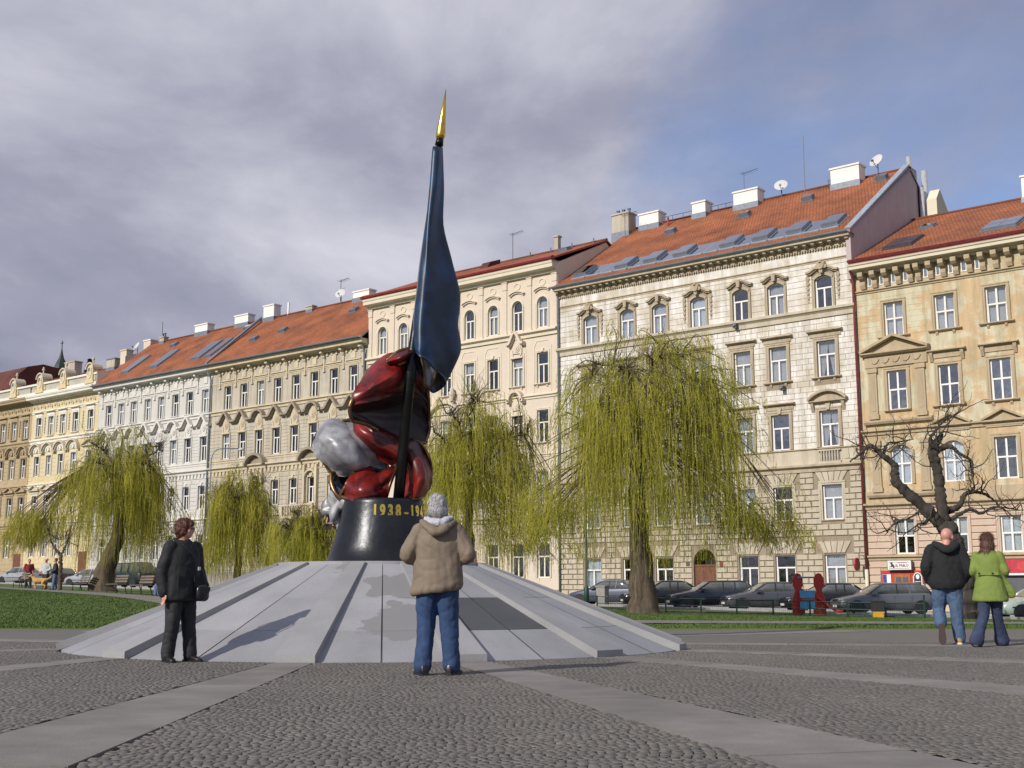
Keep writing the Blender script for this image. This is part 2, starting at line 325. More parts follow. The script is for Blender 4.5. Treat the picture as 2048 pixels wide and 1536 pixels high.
# ------------------------------------------------------------ ground sheet (the lawns), reaching the horizon
xs = [-2500, -900, -300, -140, -90] + [x * 1.5 for x in range(-50, 41)] + [75, 110, 300, 900, 2500]
ys = [-2500, -600, -120, -40, -10, 10, 26.0, 27.25, 27.4] + [28.5 + 1.5 * i for i in range(76)] + [160, 220, 400, 900, 2500]
vs = [(x, y, terrain(x, y) + (-0.10 if y < 27.3 else 0.02)) for y in ys for x in xs]
n = len(xs); fs = [(j * n + i, j * n + i + 1, (j + 1) * n + i + 1, (j + 1) * n + i) for j in range(len(ys) - 1) for i in range(n - 1)]
g = np_mesh('lawn', vs, fs, 'lawn', True); tag(ob('lawn', g), kind='structure')
def strip(name, left, right, dz, matname, sub=1.2, kind='structure', thick=0.0):
    """a sheet between two polylines that follows the terrain"""
    nl = len(left); V = []; F = []; cols = 5
    rows = []
    for i in range(nl - 1):
        a, b, c, d = left[i], left[i + 1], right[i], right[i + 1]
        k = max(1, int(math.dist(a, b) / sub))
        for j in range(k): rows.append(([a[t] + (b[t] - a[t]) * j / k for t in (0, 1)], [c[t] + (d[t] - c[t]) * j / k for t in (0, 1)]))
    rows.append((left[-1], right[-1]))
    for a, c in rows:
        for j in range(cols + 1):
            x = a[0] + (c[0] - a[0]) * j / cols; y = a[1] + (c[1] - a[1]) * j / cols; V.append((x, y, terrain(x, y) + dz))
    w_ = cols + 1
    for i in range(len(rows) - 1):
        for j in range(cols): F.append((i * w_ + j, (i + 1) * w_ + j, (i + 1) * w_ + j + 1, i * w_ + j + 1))
    if thick:
        o = len(V); V += [(x, y, z - thick) for x, y, z in V]
        for i in range(len(rows) - 1):
            for j in (0, cols): F.append((i * w_ + j, (i + 1) * w_ + j, o + (i + 1) * w_ + j, o + i * w_ + j))
    me = np_mesh(name, V, F, matname); return tag(ob(name, me), kind=kind)
def sq(s, q): return street(s, q)[:2]
ss = list(range(-42, 142, 6))
strip('road', [sq(s, 3.4) for s in ss], [sq(s, 11.6) for s in ss], 0.035, 'asphalt')
strip('pavement', [sq(s, -0.4) for s in ss], [sq(s, 3.25) for s in ss], 0.15, 'pavement', thick=0.16)
strip('kerb', [sq(s, 3.25) for s in ss], [sq(s, 3.42) for s in ss], 0.146, 'kerb', thick=0.16)
strip('kerb_park_side', [sq(s, 11.58) for s in ss], [sq(s, 11.75) for s in ss], 0.13, 'kerb', thick=0.16)
def smooth_line(pts, n=8):
    o = []
    for i in range(len(pts) - 1):
        p0, p1, p2, p3 = pts[max(0, i - 1)], pts[i], pts[i + 1], pts[min(len(pts) - 1, i + 2)]
        for j in range(n):
            t = j / n
            o.append(tuple(0.5 * (2 * p1[k] + (p2[k] - p0[k]) * t + (2 * p0[k] - 5 * p1[k] + 4 * p2[k] - p3[k]) * t * t + (3 * p1[k] - p0[k] - 3 * p2[k] + p3[k]) * t ** 3) for k in range(len(p1))))
    o.append(tuple(pts[-1])); return o
cl = smooth_line([(60, 31.6), (30, 31.8), (4, 32.0), (-6, 37), (-14, 49), (-22, 61), (-31.5, 73), (-46, 90)])
la = []; lb = []
for i, p in enumerate(cl):
    a = cl[max(0, i - 1)]; b = cl[min(len(cl) - 1, i + 1)]; d = math.dist(a, b); nx, ny = -(b[1] - a[1]) / d, (b[0] - a[0]) / d
    la.append((p[0] + nx * 1.45, p[1] + ny * 1.45)); lb.append((p[0] - nx * 1.45, p[1] - ny * 1.45))
strip('path', lb, la, 0.045, 'path', sub=0.8)

# ------------------------------------------------------------ the square: bed, radial granite slabs, cobbles
plaza = tag(MB().add([(-60, -25, -0.026), (60, -25, -0.026), (60, 27.38, -0.026), (-60, 27.38, -0.026)], [(0, 1, 2, 3)]).build('plaza', 'bed'), kind='structure')
def rdir(a): return (math.sin(a), -math.cos(a))          # a = 0 points to the camera side
CR = 4.62
# ribs of the monument's cone (angle about its centre) and the direction of the granite strip that runs out from each
RIBS = [(R(a), R(d)) for a, d in ((-75, -43), (-39, -14), (-6.3, -.2), (18.5, 14.6), (44, 30), (71, 51), (98, 80), (130, 125), (160, 160), (190, 195), (222, 225), (254, 250))]
def strip_half(t): return .225 + .027 * t
STR = []
for ra, da_ in RIBS:
    x0, y0 = MC[0] + rdir(ra)[0] * (CR + .1), MC[1] + rdir(ra)[1] * (CR + .1); dx, dy = rdir(da_); STR.append((x0, y0, dx, dy))
    t = 0.0
    while t < 22:
        t2 = t + 1.7 - .018; c = (x0 + dx * (t + t2) / 2, y0 + dy * (t + t2) / 2)
        if y0 + dy * t2 < 26.9 and c[1] > 2.5 and abs(c[0]) < 0.62 * c[1] + 3:
            q = []
            for tt in (t, t2):
                h = strip_half(tt); q += [(x0 + dx * tt + dy * h, y0 + dy * tt - dx * h), (x0 + dx * tt - dy * h, y0 + dy * tt + dx * h)]
            q = [q[0], q[1], q[3], q[2]]; z = 0.001 + random.uniform(-0.001, 0.002)
            if (q[1][0] - q[0][0]) * (q[2][1] - q[1][1]) - (q[1][1] - q[0][1]) * (q[2][0] - q[1][0]) < 0: q = q[::-1]
            MB().add([(x, y, z) for x, y in q] + [(x, y, -0.05) for x, y in q], [(0, 1, 2, 3), (0, 4, 5, 1), (1, 5, 6, 2), (2, 6, 7, 3), (3, 7, 4, 0)]).build('slab', 'slab', plaza)
        t += 1.7
P = 0.052; rows = []; pts = []
j = 0; y = 4.7
while y < 20.4:
    hw = 0.47 * y + 0.9; x = -hw + random.uniform(0, P)
    while x < hw:
        wd = random.uniform(0.043, 0.065)
        pts.append((x + wd / 2, y + 0.07 * math.sin((x + wd / 2) * 4.6 + 0.9 * math.sin(y * 0.7)) + random.uniform(-0.006, 0.006), (wd - 0.002) * (random.uniform(.80, .93) if random.random() < .28 else 1), random.uniform(0.0475, 0.051)))
        x += wd
    y += P
pts = np.array(pts)
keep = (np.hypot(pts[:, 0] - MC[0], pts[:, 1] - MC[1]) > CR + .05) & (pts[:, 1] < 27.3)
for x0, y0, dx, dy in STR:
    tt = (pts[:, 0] - x0) * dx + (pts[:, 1] - y0) * dy; pp = np.abs((pts[:, 0] - x0) * -dy + (pts[:, 1] - y0) * dx)
    keep &= ~((tt > -.05) & (pp < .225 + .027 * tt + .028))
pts = pts[keep]
inview = (pts[:, 1] > 5.62) & (np.abs(pts[:, 0]) < 0.415 * pts[:, 1])
order = np.argsort(np.where(inview, pts[:, 1], 1e6)); near = order[:300]; rest = order[300:]
def cobble_proto(seed):
    r_ = np.random.default_rng(seed); mb = MB()
    b = np.array([(-.5, -.5), (.5, -.5), (.5, .5), (-.5, .5)]); t_ = b * 0.93 + r_.uniform(-.03, .03, (4, 2)); md = b * 0.985 + r_.uniform(-.05, .05, (4, 2))
    V = [(*p, -0.05) for p in md] + [(*p, -0.0015) for p in md] + [(*p, 0.0005 + r_.uniform(-.0006, .0006)) for p in t_]
    mb.add(V, [(8, 9, 10, 11)] + [(4 + i, 4 + (i + 1) % 4, 8 + (i + 1) % 4, 8 + i) for i in range(4)] + [(i, (i + 1) % 4, 4 + (i + 1) % 4, 4 + i) for i in range(4)])
    return mb.mesh('cobble', 'cobble')
protos = [cobble_proto(k) for k in range(8)]
for i in near:
    px, py, a, b = pts[i]
    ob('cobble', protos[i % 8], plaza, (px, py, random.uniform(-0.0015, 0.001)), random.uniform(-.12, .12), (a, b, 1))
q = pts[rest]; nq = len(q)
base = np.array([(-.5, -.5), (.5, -.5), (.5, .5), (-.5, .5)])
rot = rng.uniform(-.13, .13, nq); ca, sa = np.cos(rot), np.sin(rot)
def ring(scale, jit, z):
    b = base[None] * scale + rng.uniform(-jit, jit, (nq, 4, 2)); b = b * q[:, None, 2:4]
    x = b[..., 0] * ca[:, None] - b[..., 1] * sa[:, None] + q[:, None, 0]; y = b[..., 0] * sa[:, None] + b[..., 1] * ca[:, None] + q[:, None, 1]
    return np.stack([x, y, z], -1)
hz = rng.uniform(-0.0015, 0.001, (nq, 1))
V = np.concatenate([ring(0.985, .03, hz - 0.0028 + np.zeros((1, 4))), ring(0.93, .05, hz + rng.uniform(0.0002, 0.0014, (nq, 4)))], 1).reshape(-1, 3)
fq = np.array([(4, 5, 6, 7)] + [(i, (i + 1) % 4, 4 + (i + 1) % 4, 4 + i) for i in range(4)])
Fq = (fq[None] + (np.arange(nq) * 8)[:, None, None]).reshape(-1, 4)
tag(ob('cobbles', np_mesh('cobbles', V, Fq, 'cobble'), plaza), kind='stuff')

tag(MB().add([(-60, 20.3, -0.006), (60, 20.3, -0.006), (60, 27.38, -0.006), (-60, 27.38, -0.006)], [(0, 1, 2, 3)]).build('far_cobbles', 'cobble', plaza), kind='stuff')

# ------------------------------------------------------------ grass
def grass(n, regs, h):
    P_ = []; tot = sum((b - a) * (d - c) for a, b, c, d in regs)
    for a, b, c, d in regs:
        k = int(n * (b - a) * (d - c) / tot)
        x = rng.uniform(a, b, k); y = c + (d - c) * rng.uniform(0, 1, k) ** 1.25; P_.append(np.stack([x, y], 1))
    P_ = np.concatenate(P_)
    cA = np.array(cl); keep = np.array([np.min(np.hypot(cA[:, 0] - x, cA[:, 1] - y)) > 1.5 for x, y in P_]); P_ = P_[keep]
    z = np.array([terrain(x, y) for x, y in P_]) + 0.015
    a = rng.uniform(0, 2 * PI, len(P_)); wd = rng.uniform(.010, .022, len(P_)); hh = rng.uniform(.4, 1, len(P_)) * h; ln = rng.normal(0, .025, (len(P_), 2))
    A = np.stack([P_[:, 0] + np.cos(a) * wd, P_[:, 1] + np.sin(a) * wd, z], 1); B = np.stack([P_[:, 0] - np.cos(a) * wd, P_[:, 1] - np.sin(a) * wd, z], 1); C_ = np.stack([P_[:, 0] + ln[:, 0], P_[:, 1] + ln[:, 1], z + hh], 1)
    V = np.stack([A, B, C_], 1).reshape(-1, 3); F = np.arange(len(V)).reshape(-1, 3)
    return np_mesh('grass', V, F, 'blade')
tag(ob('grass', grass(260000, [(-30, -3, 27.42, 62), (2, 22, 27.42, 30.3), (2, 24, 33.6, 46)], 0.06)), 'short green mown grass on the lawns round the square', 'grass', kind='stuff')
# ------------------------------------------------------------ houses
class House:
    def __init__(s, name, sl, sr, label):
        s.sl = sl; s.W = sl - sr; s.e = empty(name, street(sl, 0, 0), HROT, label=label, cat='house', group='houses along the square'); s.holes = []
    def x(s, sv): return s.sl - sv
def arch_path(w, zs, rise, n=10):
    if rise <= 0: return [(-w / 2, zs), (w / 2, zs)]
    r = (w * w / 4 + rise * rise) / (2 * rise); c = zs + rise - r; a = math.asin(min(1, w / 2 / r)); a = a if rise <= w / 2 + 1e-6 else PI - a
    return [(r * math.sin(-a + 2 * a * i / n), c + r * math.cos(-a + 2 * a * i / n)) for i in range(n + 1)]
CACHE = {}
def cached(key, fn):
    if key not in CACHE: CACHE[key] = fn()
    return CACHE[key]
def frame_mesh(w, h, rise, style, fm):
    mb = MB(); y0, y1 = 0.13, 0.20; t = 0.075; zt = h - rise
    mb.box(-w / 2, -w / 2 + t, y0, y1, 0, zt); mb.box(w / 2 - t, w / 2, y0, y1, 0, zt); mb.box(-w / 2 + t, w / 2 - t, y0, y1, 0, t)
    if rise: mb.band(arch_path(w - 2 * t, zt, max(rise - t, 0.02)), t, y0, y1)
    else: mb.box(-w / 2 + t, w / 2 - t, y0, y1, h - t, h)
    tr = h * (0.62 if style == 'T' else 0.52)
    mb.box(-w / 2 + t, w / 2 - t, y0 - 0.02, y1 - 0.01, tr - 0.045, tr + 0.045)
    mb.box(-0.05, 0.05, y0 - 0.01, y1 - 0.012, t, tr - 0.045)
    if style == 'X': mb.box(-0.05, 0.05, y0 - 0.01, y1 - 0.012, tr + 0.045, h - t)
    for sx_ in (-1, 1):        # casement stiles
        xa, xb = sorted((sx_ * (w / 2 - t), sx_ * (w / 2 - t - 0.04))); mb.box(xa, xb, y0 + 0.015, y1 - 0.02, t, tr - 0.045)
    return mb.mesh('window', fm)
def pane_mesh(w, h, rise, gm):
    mb = MB(); p = [(-w / 2 + .03, 0.03), (w / 2 - .03, 0.03)] + [(x * .96, z - 0.03) for x, z in arch_path(w, h - rise, rise)][::-1]
    return mb.add([(x, 0.172, z) for x, z in p], [tuple(range(len(p)))]).mesh('pane', gm)
def curtain_mesh(kind):
    mb = MB()
    def sheet(x0, x1, z0, z1, amp, k, pinch=0):
        n = 24; a = []
        for i in range(n + 1):
            u = i / n; y = 0.30 + amp * math.sin(u * k * 2 * PI)
            for zi in range(5):
                v = zi / 4; sh = pinch * (1 - v) ** 1.5
                x = x0 + (x1 - x0) * (u * (1 - sh) if x0 < 0 and x1 <= 0 else (u + (1 - u) * sh if pinch else u)); a.append((x, y, z0 + (z1 - z0) * v))
        mb.add(a, [(i * 5 + j, i * 5 + 5 + j, i * 5 + 6 + j, i * 5 + 1 + j) for i in range(n) for j in range(4)])
    if kind == 0: sheet(-.48, 0, 0, 1, .03, 4, .55); sheet(0, .48, 0, 1, .03, 4, .55)
    elif kind == 1: sheet(-.48, .48, .0, .98, .025, 9)
    elif kind == 2: sheet(-.48, .48, .55, .98, .02, 8)
    else: sheet(-.49, .49, .0, .99, .004, 2)
    return mb.mesh('curtain', 'blind' if kind == 3 else 'curtain', True)
def surround_mesh(w, h, rise, b, d, mm, sill=True, key=False):
    mb = MB(); zt = h - rise; zb = 0.0
    for s_ in (-1, 1):
        xa, xb = sorted((s_ * w / 2, s_ * (w / 2 + b))); mb.box(xa, xb, -d, 0.0, zb, zt)
        xa, xb = sorted((s_ * (w / 2 + b * .6), s_ * (w / 2 + b * 1.06))); mb.box(xa, xb, -d - 0.03, -d + 0.002, zb, zt)
    if rise: mb.band(arch_path(w, zt, rise), b, -d, 0.0)
    else: mb.box(-w / 2 - b, w / 2 + b, -d - .002, 0.0, h, h + b); mb.box(-w / 2 - b * 1.06, w / 2 + b * 1.06, -d - 0.03, -d, h + b * .6, h + b * 1.06)
    if key: mb.prism_y([(-.09, h + b * .2), (.09, h + b * .2), (.15, h + b * 2.0), (-.15, h + b * 2.0)], -d - 0.09, 0)
    return mb.mesh('surround', mm)
def sill_mesh(w, b, mm, corb=True, ex=0.14):
    mb = MB(); mb.prism_x([(-ex - .06, 0), (-ex - .06, -.05), (-ex, -.09), (0.0, -.12), (0.13, -.12), (0.13, 0)], -w / 2 - b, w / 2 + b)
    if corb:
        for s_ in (-1, 1): mb.prism_x([(-.1, -.12), (-.09, -.2), (-.02, -.3), (0, -.3), (0, -.12)], s_ * w * .42 - .07, s_ * w * .42 + .07)
    return mb.mesh('sill', mm)
def hood_mesh(kind, w, mm, orn=True):
    """cornice or pediment over a window, z=0 at its underside; w: half of it overhangs the opening"""
    mb = MB(); ex = 0.30
    def ledge(x0, x1, z, t=0.13, e=ex): mb.prism_x([(0, z), (-e * .55, z), (-e * .7, z + t * .35), (-e, z + t * .45), (-e, z + t * .85), (-e * .9, z + t), (0, z + t * 1.15)], x0, x1)
    if kind == 'flat': ledge(-w / 2, w / 2, 0.08); mb.box(-w / 2 + .12, w / 2 - .12, -.07, 0, -.18, .08)
    if kind == 'flat_brackets':
        ledge(-w / 2, w / 2, 0.10); mb.box(-w / 2 + .1, w / 2 - .1, -.06, 0, -.22, .1)
    if kind == 'tri':
        ledge(-w / 2, w / 2, 0); h = w * .24
        mb.band([(-w / 2, .13), (0, h + .13), (w / 2, .13)], .12, -ex, 0); mb.prism_y([(-w / 2 + .1, .12), (w / 2 - .1, .12), (0, h + .1)], -.06, 0)
        if orn: mb.box(-w / 2 + .15, w / 2 - .15, -.07, 0, -.22, 0)
    if kind == 'seg':
        ledge(-w / 2, w / 2, 0, .12); h = w * .22
        mb.band(arch_path(w, .12, h), .13, -ex - .02, 0); mb.prism_y([(x * .95, z) for x, z in arch_path(w, .11, h)], -.05, 0)
    if kind in ('gable_wave', 'round_wave'):
        a = w / 2
        if kind == 'gable_wave': path = [(-a, .0), (-a * .66, .02), (-a * .54, .12), (-a * .1, .74), (0, .8), (a * .1, .74), (a * .54, .12), (a * .66, .02), (a, .0)]
        else: path = [(-a, .0), (-a * .70, .02)] + [(x, z) for x, z in arch_path(a * 1.24, .06, .62, 10)] + [(a * .70, .02), (a, .0)]
        mb.band(path, .19, -.42, 0); mb.band([(x, z - .09) for x, z in path], .085, -.28, 0)
    if kind == 'lunette':
        mb.band(arch_path(w, 0, w * .42, 12), .17, -.4, 0); mb.band([(x * .92, z - .02) for x, z in arch_path(w, 0, w * .42, 12)], -.07, -.26, 0)
        for s_ in (-1, 1): mb.box(s_ * w / 2 - .16, s_ * w / 2 + .16, -.36, 0, -.14, .05)
    if kind == 'eyebrow':
        mb.band(arch_path(w, 0, w * .16), .09, -.2, 0); mb.band([(x * .9, z - .1) for x, z in arch_path(w, 0, w * .16)], .05, -.12, 0)
    if kind in ('brow', 'brow_cartouche'):
        a = w / 2; path = [(-a, -.06), (-a * .72, .0)] + [(x, z) for x, z in arch_path(a * 1.2, .08, .17, 6)] + [(a * .72, .0), (a, -.06)]
        mb.band(path, .12, -.26, 0); mb.band([(x * .93, z - .07) for x, z in path], .07, -.16, 0)
        mb.prism_y([(-.1, -.12), (.1, -.12), (.14, .34), (-.14, .34)], -.3, 0)
        if kind == 'brow_cartouche':
            for (cx_, cz, rr_) in ((0, .3, .22), (-.26, .26, .13), (.26, .26, .13), (-.14, .46, .12), (.14, .46, .12), (0, .52, .1)):
                mb.prism_y([(cx_ + rr_ * math.cos(t * PI / 4), cz + rr_ * math.sin(t * PI / 4)) for t in range(8)], -.38 + abs(cx_) * .3, -.02)
    return mb.mesh('hood', mm)
def cartouche_mesh(kind, mm):
    mb = MB()
    if kind == 'lunette':
        mb.prism_y([(a, b) for a, b in arch_path(1.7, 0, .72, 12)], -.06, 0)
        for t in range(7): c_ = (.52 * math.cos(PI * (t + .5) / 7), .12 + .4 * math.sin(PI * (t + .5) / 7)); mb.prism_y([(c_[0] + .12 * math.cos(k * PI / 3), c_[1] + .12 * math.sin(k * PI / 3)) for k in range(6)], -.14, -.05)
        mb.prism_y([(.2 * math.cos(k * PI / 5), .22 + .2 * math.sin(k * PI / 5)) for k in range(10)], -.18, -.05)
        return mb.mesh('relief', mm)
    mb.prism_y([(-.48, -.85), (.48, -.85), (.5, -.3), (.42, .0), (.12, .5), (-.12, .5), (-.42, .0), (-.5, -.3)], -.07, 0)
    for r_, yy in ((.34, -.11), (.24, -.15), (.12, -.19)): mb.prism_y([(r_ * math.cos(t * PI / 6), -.15 + r_ * 1.1 * math.sin(t * PI / 6)) for t in range(12)], yy, -.06)
    for s_ in (-1, 1): mb.prism_y([(s_ * .3, -.8), (s_ * .46, -.7), (s_ * .44, -.25), (s_ * .34, -.35)][::s_], -.13, -.06)
    mb.box(-.56, .56, -.14, 0, -.95, -.85)
    return mb.mesh('relief', mm)
def win(H, x, z, w, h, rise=0, style='T', fm='white_frame', gm='pane', cur=None, sur=None, sill=None, hood=None, name='window', hdz=0.30, rel=None):
    e_ = ob(name, cached(('f', w, h, rise, style, fm), lambda: frame_mesh(w, h, rise, style, fm)), H.e, (x, 0, z))
    H.holes.append((x - w / 2, x + w / 2, z, z + h, rise))
    ob('pane', cached(('p', w, h, rise, gm), lambda: pane_mesh(w, h, rise, gm)), e_, (0, 0, 0), (R(random.gauss(0, .5)), 0, R(random.gauss(0, .7))))
    if cur is None: cur = random.choice((0, 1, 1, 2, None, None))
    if cur is not None and cur >= 0: ob('curtain', cached(('c', cur), lambda: curtain_mesh(cur)), e_, (0, 0, .03), None, (w, 1, h - .06 - rise * .5))
    if sur: ob('surround', cached(('s', w, h, rise) + sur, lambda: surround_mesh(w, h, rise, *sur)), e_)
    if sill: ob('sill', cached(('l', w) + sill, lambda: sill_mesh(w, *sill)), e_)
    if hood: ob('hood', cached(('h',) + hood, lambda: hood_mesh(*hood)), e_, (0, 0, h + hdz))
    if hood and hood[0] in ('flat_brackets', 'seg'):
        for s_ in (-1, 1): ob('hood_bracket', cached(('hb', hood[2]), lambda: MB().prism_x([(-.22, 0), (-.2, -.15), (-.06, -.5), (0, -.5), (0, 0)], -.09, .09).mesh('hood_bracket', hood[2])), e_, (s_ * (hood[1] / 2 - .2), 0, h + hdz + (.09 if hood[0] != 'seg' else -.002)))
    if hood and hood[0] == 'brow_cartouche':
        def drop_():
            mb = MB(); mb.prism_y([(-.09, -.1), (.09, -.1), (.05, -1.75), (-.05, -1.75)], -.05, 0)
            for k in range(5): rr_ = .13 - .014 * k; mb.prism_y([(rr_ * math.cos(t * PI / 3), -.3 - .3 * k + rr_ * 1.3 * math.sin(t * PI / 3)) for t in range(6)], -.1, 0)
            return mb.mesh('scroll_drop', hood[2])
        for s_ in (-1, 1): ob('scroll_drop', cached(('drop', hood[2]), drop_), e_, (s_ * (hood[1] / 2 - .04), 0, h + hdz))
    if rel: ob('relief', cached(('r',) + rel, lambda: cartouche_mesh(*rel)), e_, (0, 0, h + hdz))
    return e_
def wall(H, z0, z1, mats, depth=12, name='wall', inner=True):
    hs = H.holes; W = H.W; xs_ = sorted({0, W} | {round(v, 4) for h in hs for v in h[:2]}); zs_ = sorted({z0, z1} | {round(v, 4) for h in hs for v in h[2:4]} | {round(h[3] - h[4], 4) for h in hs if h[4]})
    mb = MB()
    for i in range(len(xs_) - 1):
        j = 0
        while j < len(zs_) - 1:
            xa, xb = xs_[i], xs_[i + 1]
            def hole(k): 
                xm, zm = (xa + xb) / 2, (zs_[k] + zs_[k + 1]) / 2
                return any(a < xm < b and c < zm < d for a, b, c, d, r in hs)
            if hole(j): j += 1; continue
            k = j
            while k + 1 < len(zs_) - 1 and not hole(k + 1): k += 1
            mb.add([(xa, 0, zs_[j]), (xb, 0, zs_[j]), (xb, 0, zs_[k + 1]), (xa, 0, zs_[k + 1])], [(0, 1, 2, 3)]); j = k + 1
    dp = 0.22
    for a, b, c, d, r in hs:
        zt = d - r
        mb.add([(a, 0, c), (a, dp, c), (a, dp, zt), (a, 0, zt)], [(0, 1, 2, 3)]); mb.add([(b, 0, c), (b, 0, zt), (b, dp, zt), (b, dp, c)], [(0, 1, 2, 3)]); mb.add([(a, 0, c), (b, 0, c), (b, dp, c), (a, dp, c)], [(0, 1, 2, 3)])
        p = [(x + (a + b) / 2, z) for x, z in arch_path(b - a, zt, r)]
        for t in range(len(p) - 1): mb.add([(p[t][0], 0, p[t][1]), (p[t][0], dp, p[t][1]), (p[t + 1][0], dp, p[t + 1][1]), (p[t + 1][0], 0, p[t + 1][1])], [(0, 1, 2, 3)])
        if r:
            hN = len(p) // 2
            for t in range(len(p) - 1):
                cor = (a, d) if t < hN else (b, d)
                mb.add([(*[p[t][0]], 0, p[t][1]), (p[t + 1][0], 0, p[t + 1][1]), (cor[0], 0, cor[1])], [(0, 1, 2)])
            m_ = p[hN]; mb.add([(a, 0, d), (m_[0], 0, m_[1]), (b, 0, d)], [(0, 1, 2)])
    mb.add([(0, 0, z0), (0, 0, z1), (0, depth, z1), (0, depth, z0)], [(0, 1, 2, 3)]); mb.add([(W, 0, z0), (W, depth, z0), (W, depth, z1), (W, 0, z1)], [(0, 1, 2, 3)])
    mb.add([(0, depth, z0), (0, depth, z1), (W, depth, z1), (W, depth, z0)], [(0, 1, 2, 3)])
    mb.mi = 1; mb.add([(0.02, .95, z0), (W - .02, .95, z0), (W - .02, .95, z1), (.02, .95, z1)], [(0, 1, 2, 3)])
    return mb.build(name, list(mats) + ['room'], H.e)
def ledge(H, name, mm, x0, x1, prof): return MB().prism_x(prof, x0, x1).build(name, mm, H.e)
def string_course(H, z0, z1, ex, mm, name='string_course', x0=None, x1=None):
    h = z1 - z0; return ledge(H, name, mm, x0 if x0 is not None else -.01, x1 if x1 is not None else H.W + .01,
        [(0, z0), (-ex * .35, z0), (-ex * .4, z0 + h * .45), (-ex * .7, z0 + h * .6), (-ex, z0 + h * .7), (-ex, z0 + h * .93), (-ex * .9, z1), (0, z1 + .04)])
def roof(H, ye, ze, yr, zr, x0, x1, tile, back=True, edge='zinc'):
    mb = MB(); t = .14; sl = math.hypot(yr - ye, zr - ze)
    mb.add([(x0, ye, ze), (x1, ye, ze), (x1, yr, zr), (x0, yr, zr)], [(0, 1, 2, 3)])
    yb = yr + (yr - ye)
    mb.add([(x0, yr, zr), (x1, yr, zr), (x1, yb, ze), (x0, yb, ze)], [(0, 1, 2, 3)])
    mb.mi = 1; mb.add([(x0, ye, ze - t), (x1, ye, ze - t), (x1, ye, ze), (x0, ye, ze)], [(0, 1, 2, 3)])
    for xx in (x0, x1): mb.add([(xx, ye, ze - t), (xx, ye, ze), (xx, yr, zr), (xx, yb, ze), (xx, yb, ze - t), (xx, yr, zr - t)], [(0, 1, 2, 5), (2, 3, 4, 5)])
    mb.add([(x0, ye, ze - t), (x0, .1, ze - t), (x1, .1, ze - t), (x1, ye, ze - t)], [(0, 1, 2, 3)])
    me = mb.mesh('roof', [tile, edge]); uv = me.uv_layers.new(name='UVMap')
    for p in me.polygons:
        for li in p.loop_indices:
            v = me.vertices[me.loops[li].vertex_index].co; uv.data[li].uv = (v.x, (v.z - ze) / max(.01, (zr - ze)) * sl)
    o = ob('roof', me, H.e); o['slope'] = (ye, ze, yr, zr)
    MB().tube([(x0, yr, zr + .02), (x1, yr, zr + .02)], .11, 6).build('ridge_cap', tile, o)
    return o
def on_roof(o, d):
    ye, ze, yr, zr = o['slope']; return ye + (yr - ye) * d, ze + (zr - ze) * d
def roof_angle(o): ye, ze, yr, zr = o['slope']; return math.atan2(zr - ze, yr - ye)
def skylight(o, x, d, w, l, fm='zinc', nx=1, ny=1, lift=.10, open_=0):
    def mk():
        mb = MB(); mb.box(-w / 2, w / 2, 0, l, 0, lift); mb.box(-w / 2 - .06, w / 2 + .06, -.1, l + .05, -.05, .02)
        mb.mi = 1
        for i in range(nx):
            for j in range(ny):
                xa = -w / 2 + .06 + i * (w - .06) / nx; xb = xa + (w - .06) / nx - .06; ya = .06 + j * (l - .06) / ny; yb = ya + (l - .06) / ny - .06
                mb.add([(xa, ya, lift + .012), (xb, ya, lift + .012), (xb, yb, lift + .012), (xa, yb, lift + .012)], [(0, 1, 2, 3)])
        return mb.mesh('skylight', [fm, 'roof_glass'])
    y, z = on_roof(o, d)
    return ob('skylight', cached(('sky', w, l, fm, nx, ny, lift), mk), o, (x, y, z + .04), (roof_angle(o) + open_, 0, 0))
def chimney(o, x, d, w, dp, h, mm='r_white', cap='r_white', pots=0):
    y, z = on_roof(o, d); mb = MB(); mb.box(-w / 2, w / 2, -dp / 2, dp / 2, -1.2, h); mb.mi = 1; mb.box(-w / 2 - .07, w / 2 + .07, -dp / 2 - .07, dp / 2 + .07, h + .002, h + .12)
    mb.mi = 2
    for k in range(pots): mb.lathe([(.11, h + .12), (.1, h + .42), (.14, h + .44), (.14, h + .5)], 8, (-w / 2 + (k + .5) * w / pots, 0, 0))
    mb.mi = 3; mb.box(-w / 2 - .05, w / 2 + .05, -dp / 2 - .05, dp / 2 + .05, -.9, -0.05 + .1)
    return mb.build('chimney', [mm, cap, 'antenna', 'zinc'], o, (x, y, z))
def pipe(H, x, z0, z1, mm, y=-.16, r=.075, top=True):
    pts_ = [(x, y, z0), (x, y, z1)]
    if top: pts_ += [(x + .02, y - .12, z1 + .35), (x + .02, y - .42, z1 + .6)]
    return MB().tube(pts_, r, 8).build('downpipe', mm, H.e, smooth=True)
def gutter(H, ye, ze, mm, x0=0, x1=None):
    pr = [(ye - .16 + .11 * math.cos(PI + t * PI / 6), ze - .02 + .12 * math.sin(PI + t * PI / 6)) for t in range(7)]
    pr = [(y, z) for y, z in pr] + [(y * 1.0 + 0.012 * (1 if y < ye - .16 else -1), z + .012) for y, z in pr[::-1]]
    return MB().prism_x(pr, x0, x1 or H.W).build('gutter', mm, H.e)
def cornice(H, z0, z1, ex, mm, name='cornice'):
    h = z1 - z0; return ledge(H, name, mm, -.02, H.W + .02, [(0, z0), (-ex * .28, z0), (-ex * .32, z0 + h * .22), (-ex * .86, z0 + h * .34), (-ex * .88, z0 + h * .62), (-ex * .95, z0 + h * .7), (-ex, z0 + h * .95), (-ex * .98, z1), (.3, z1)])
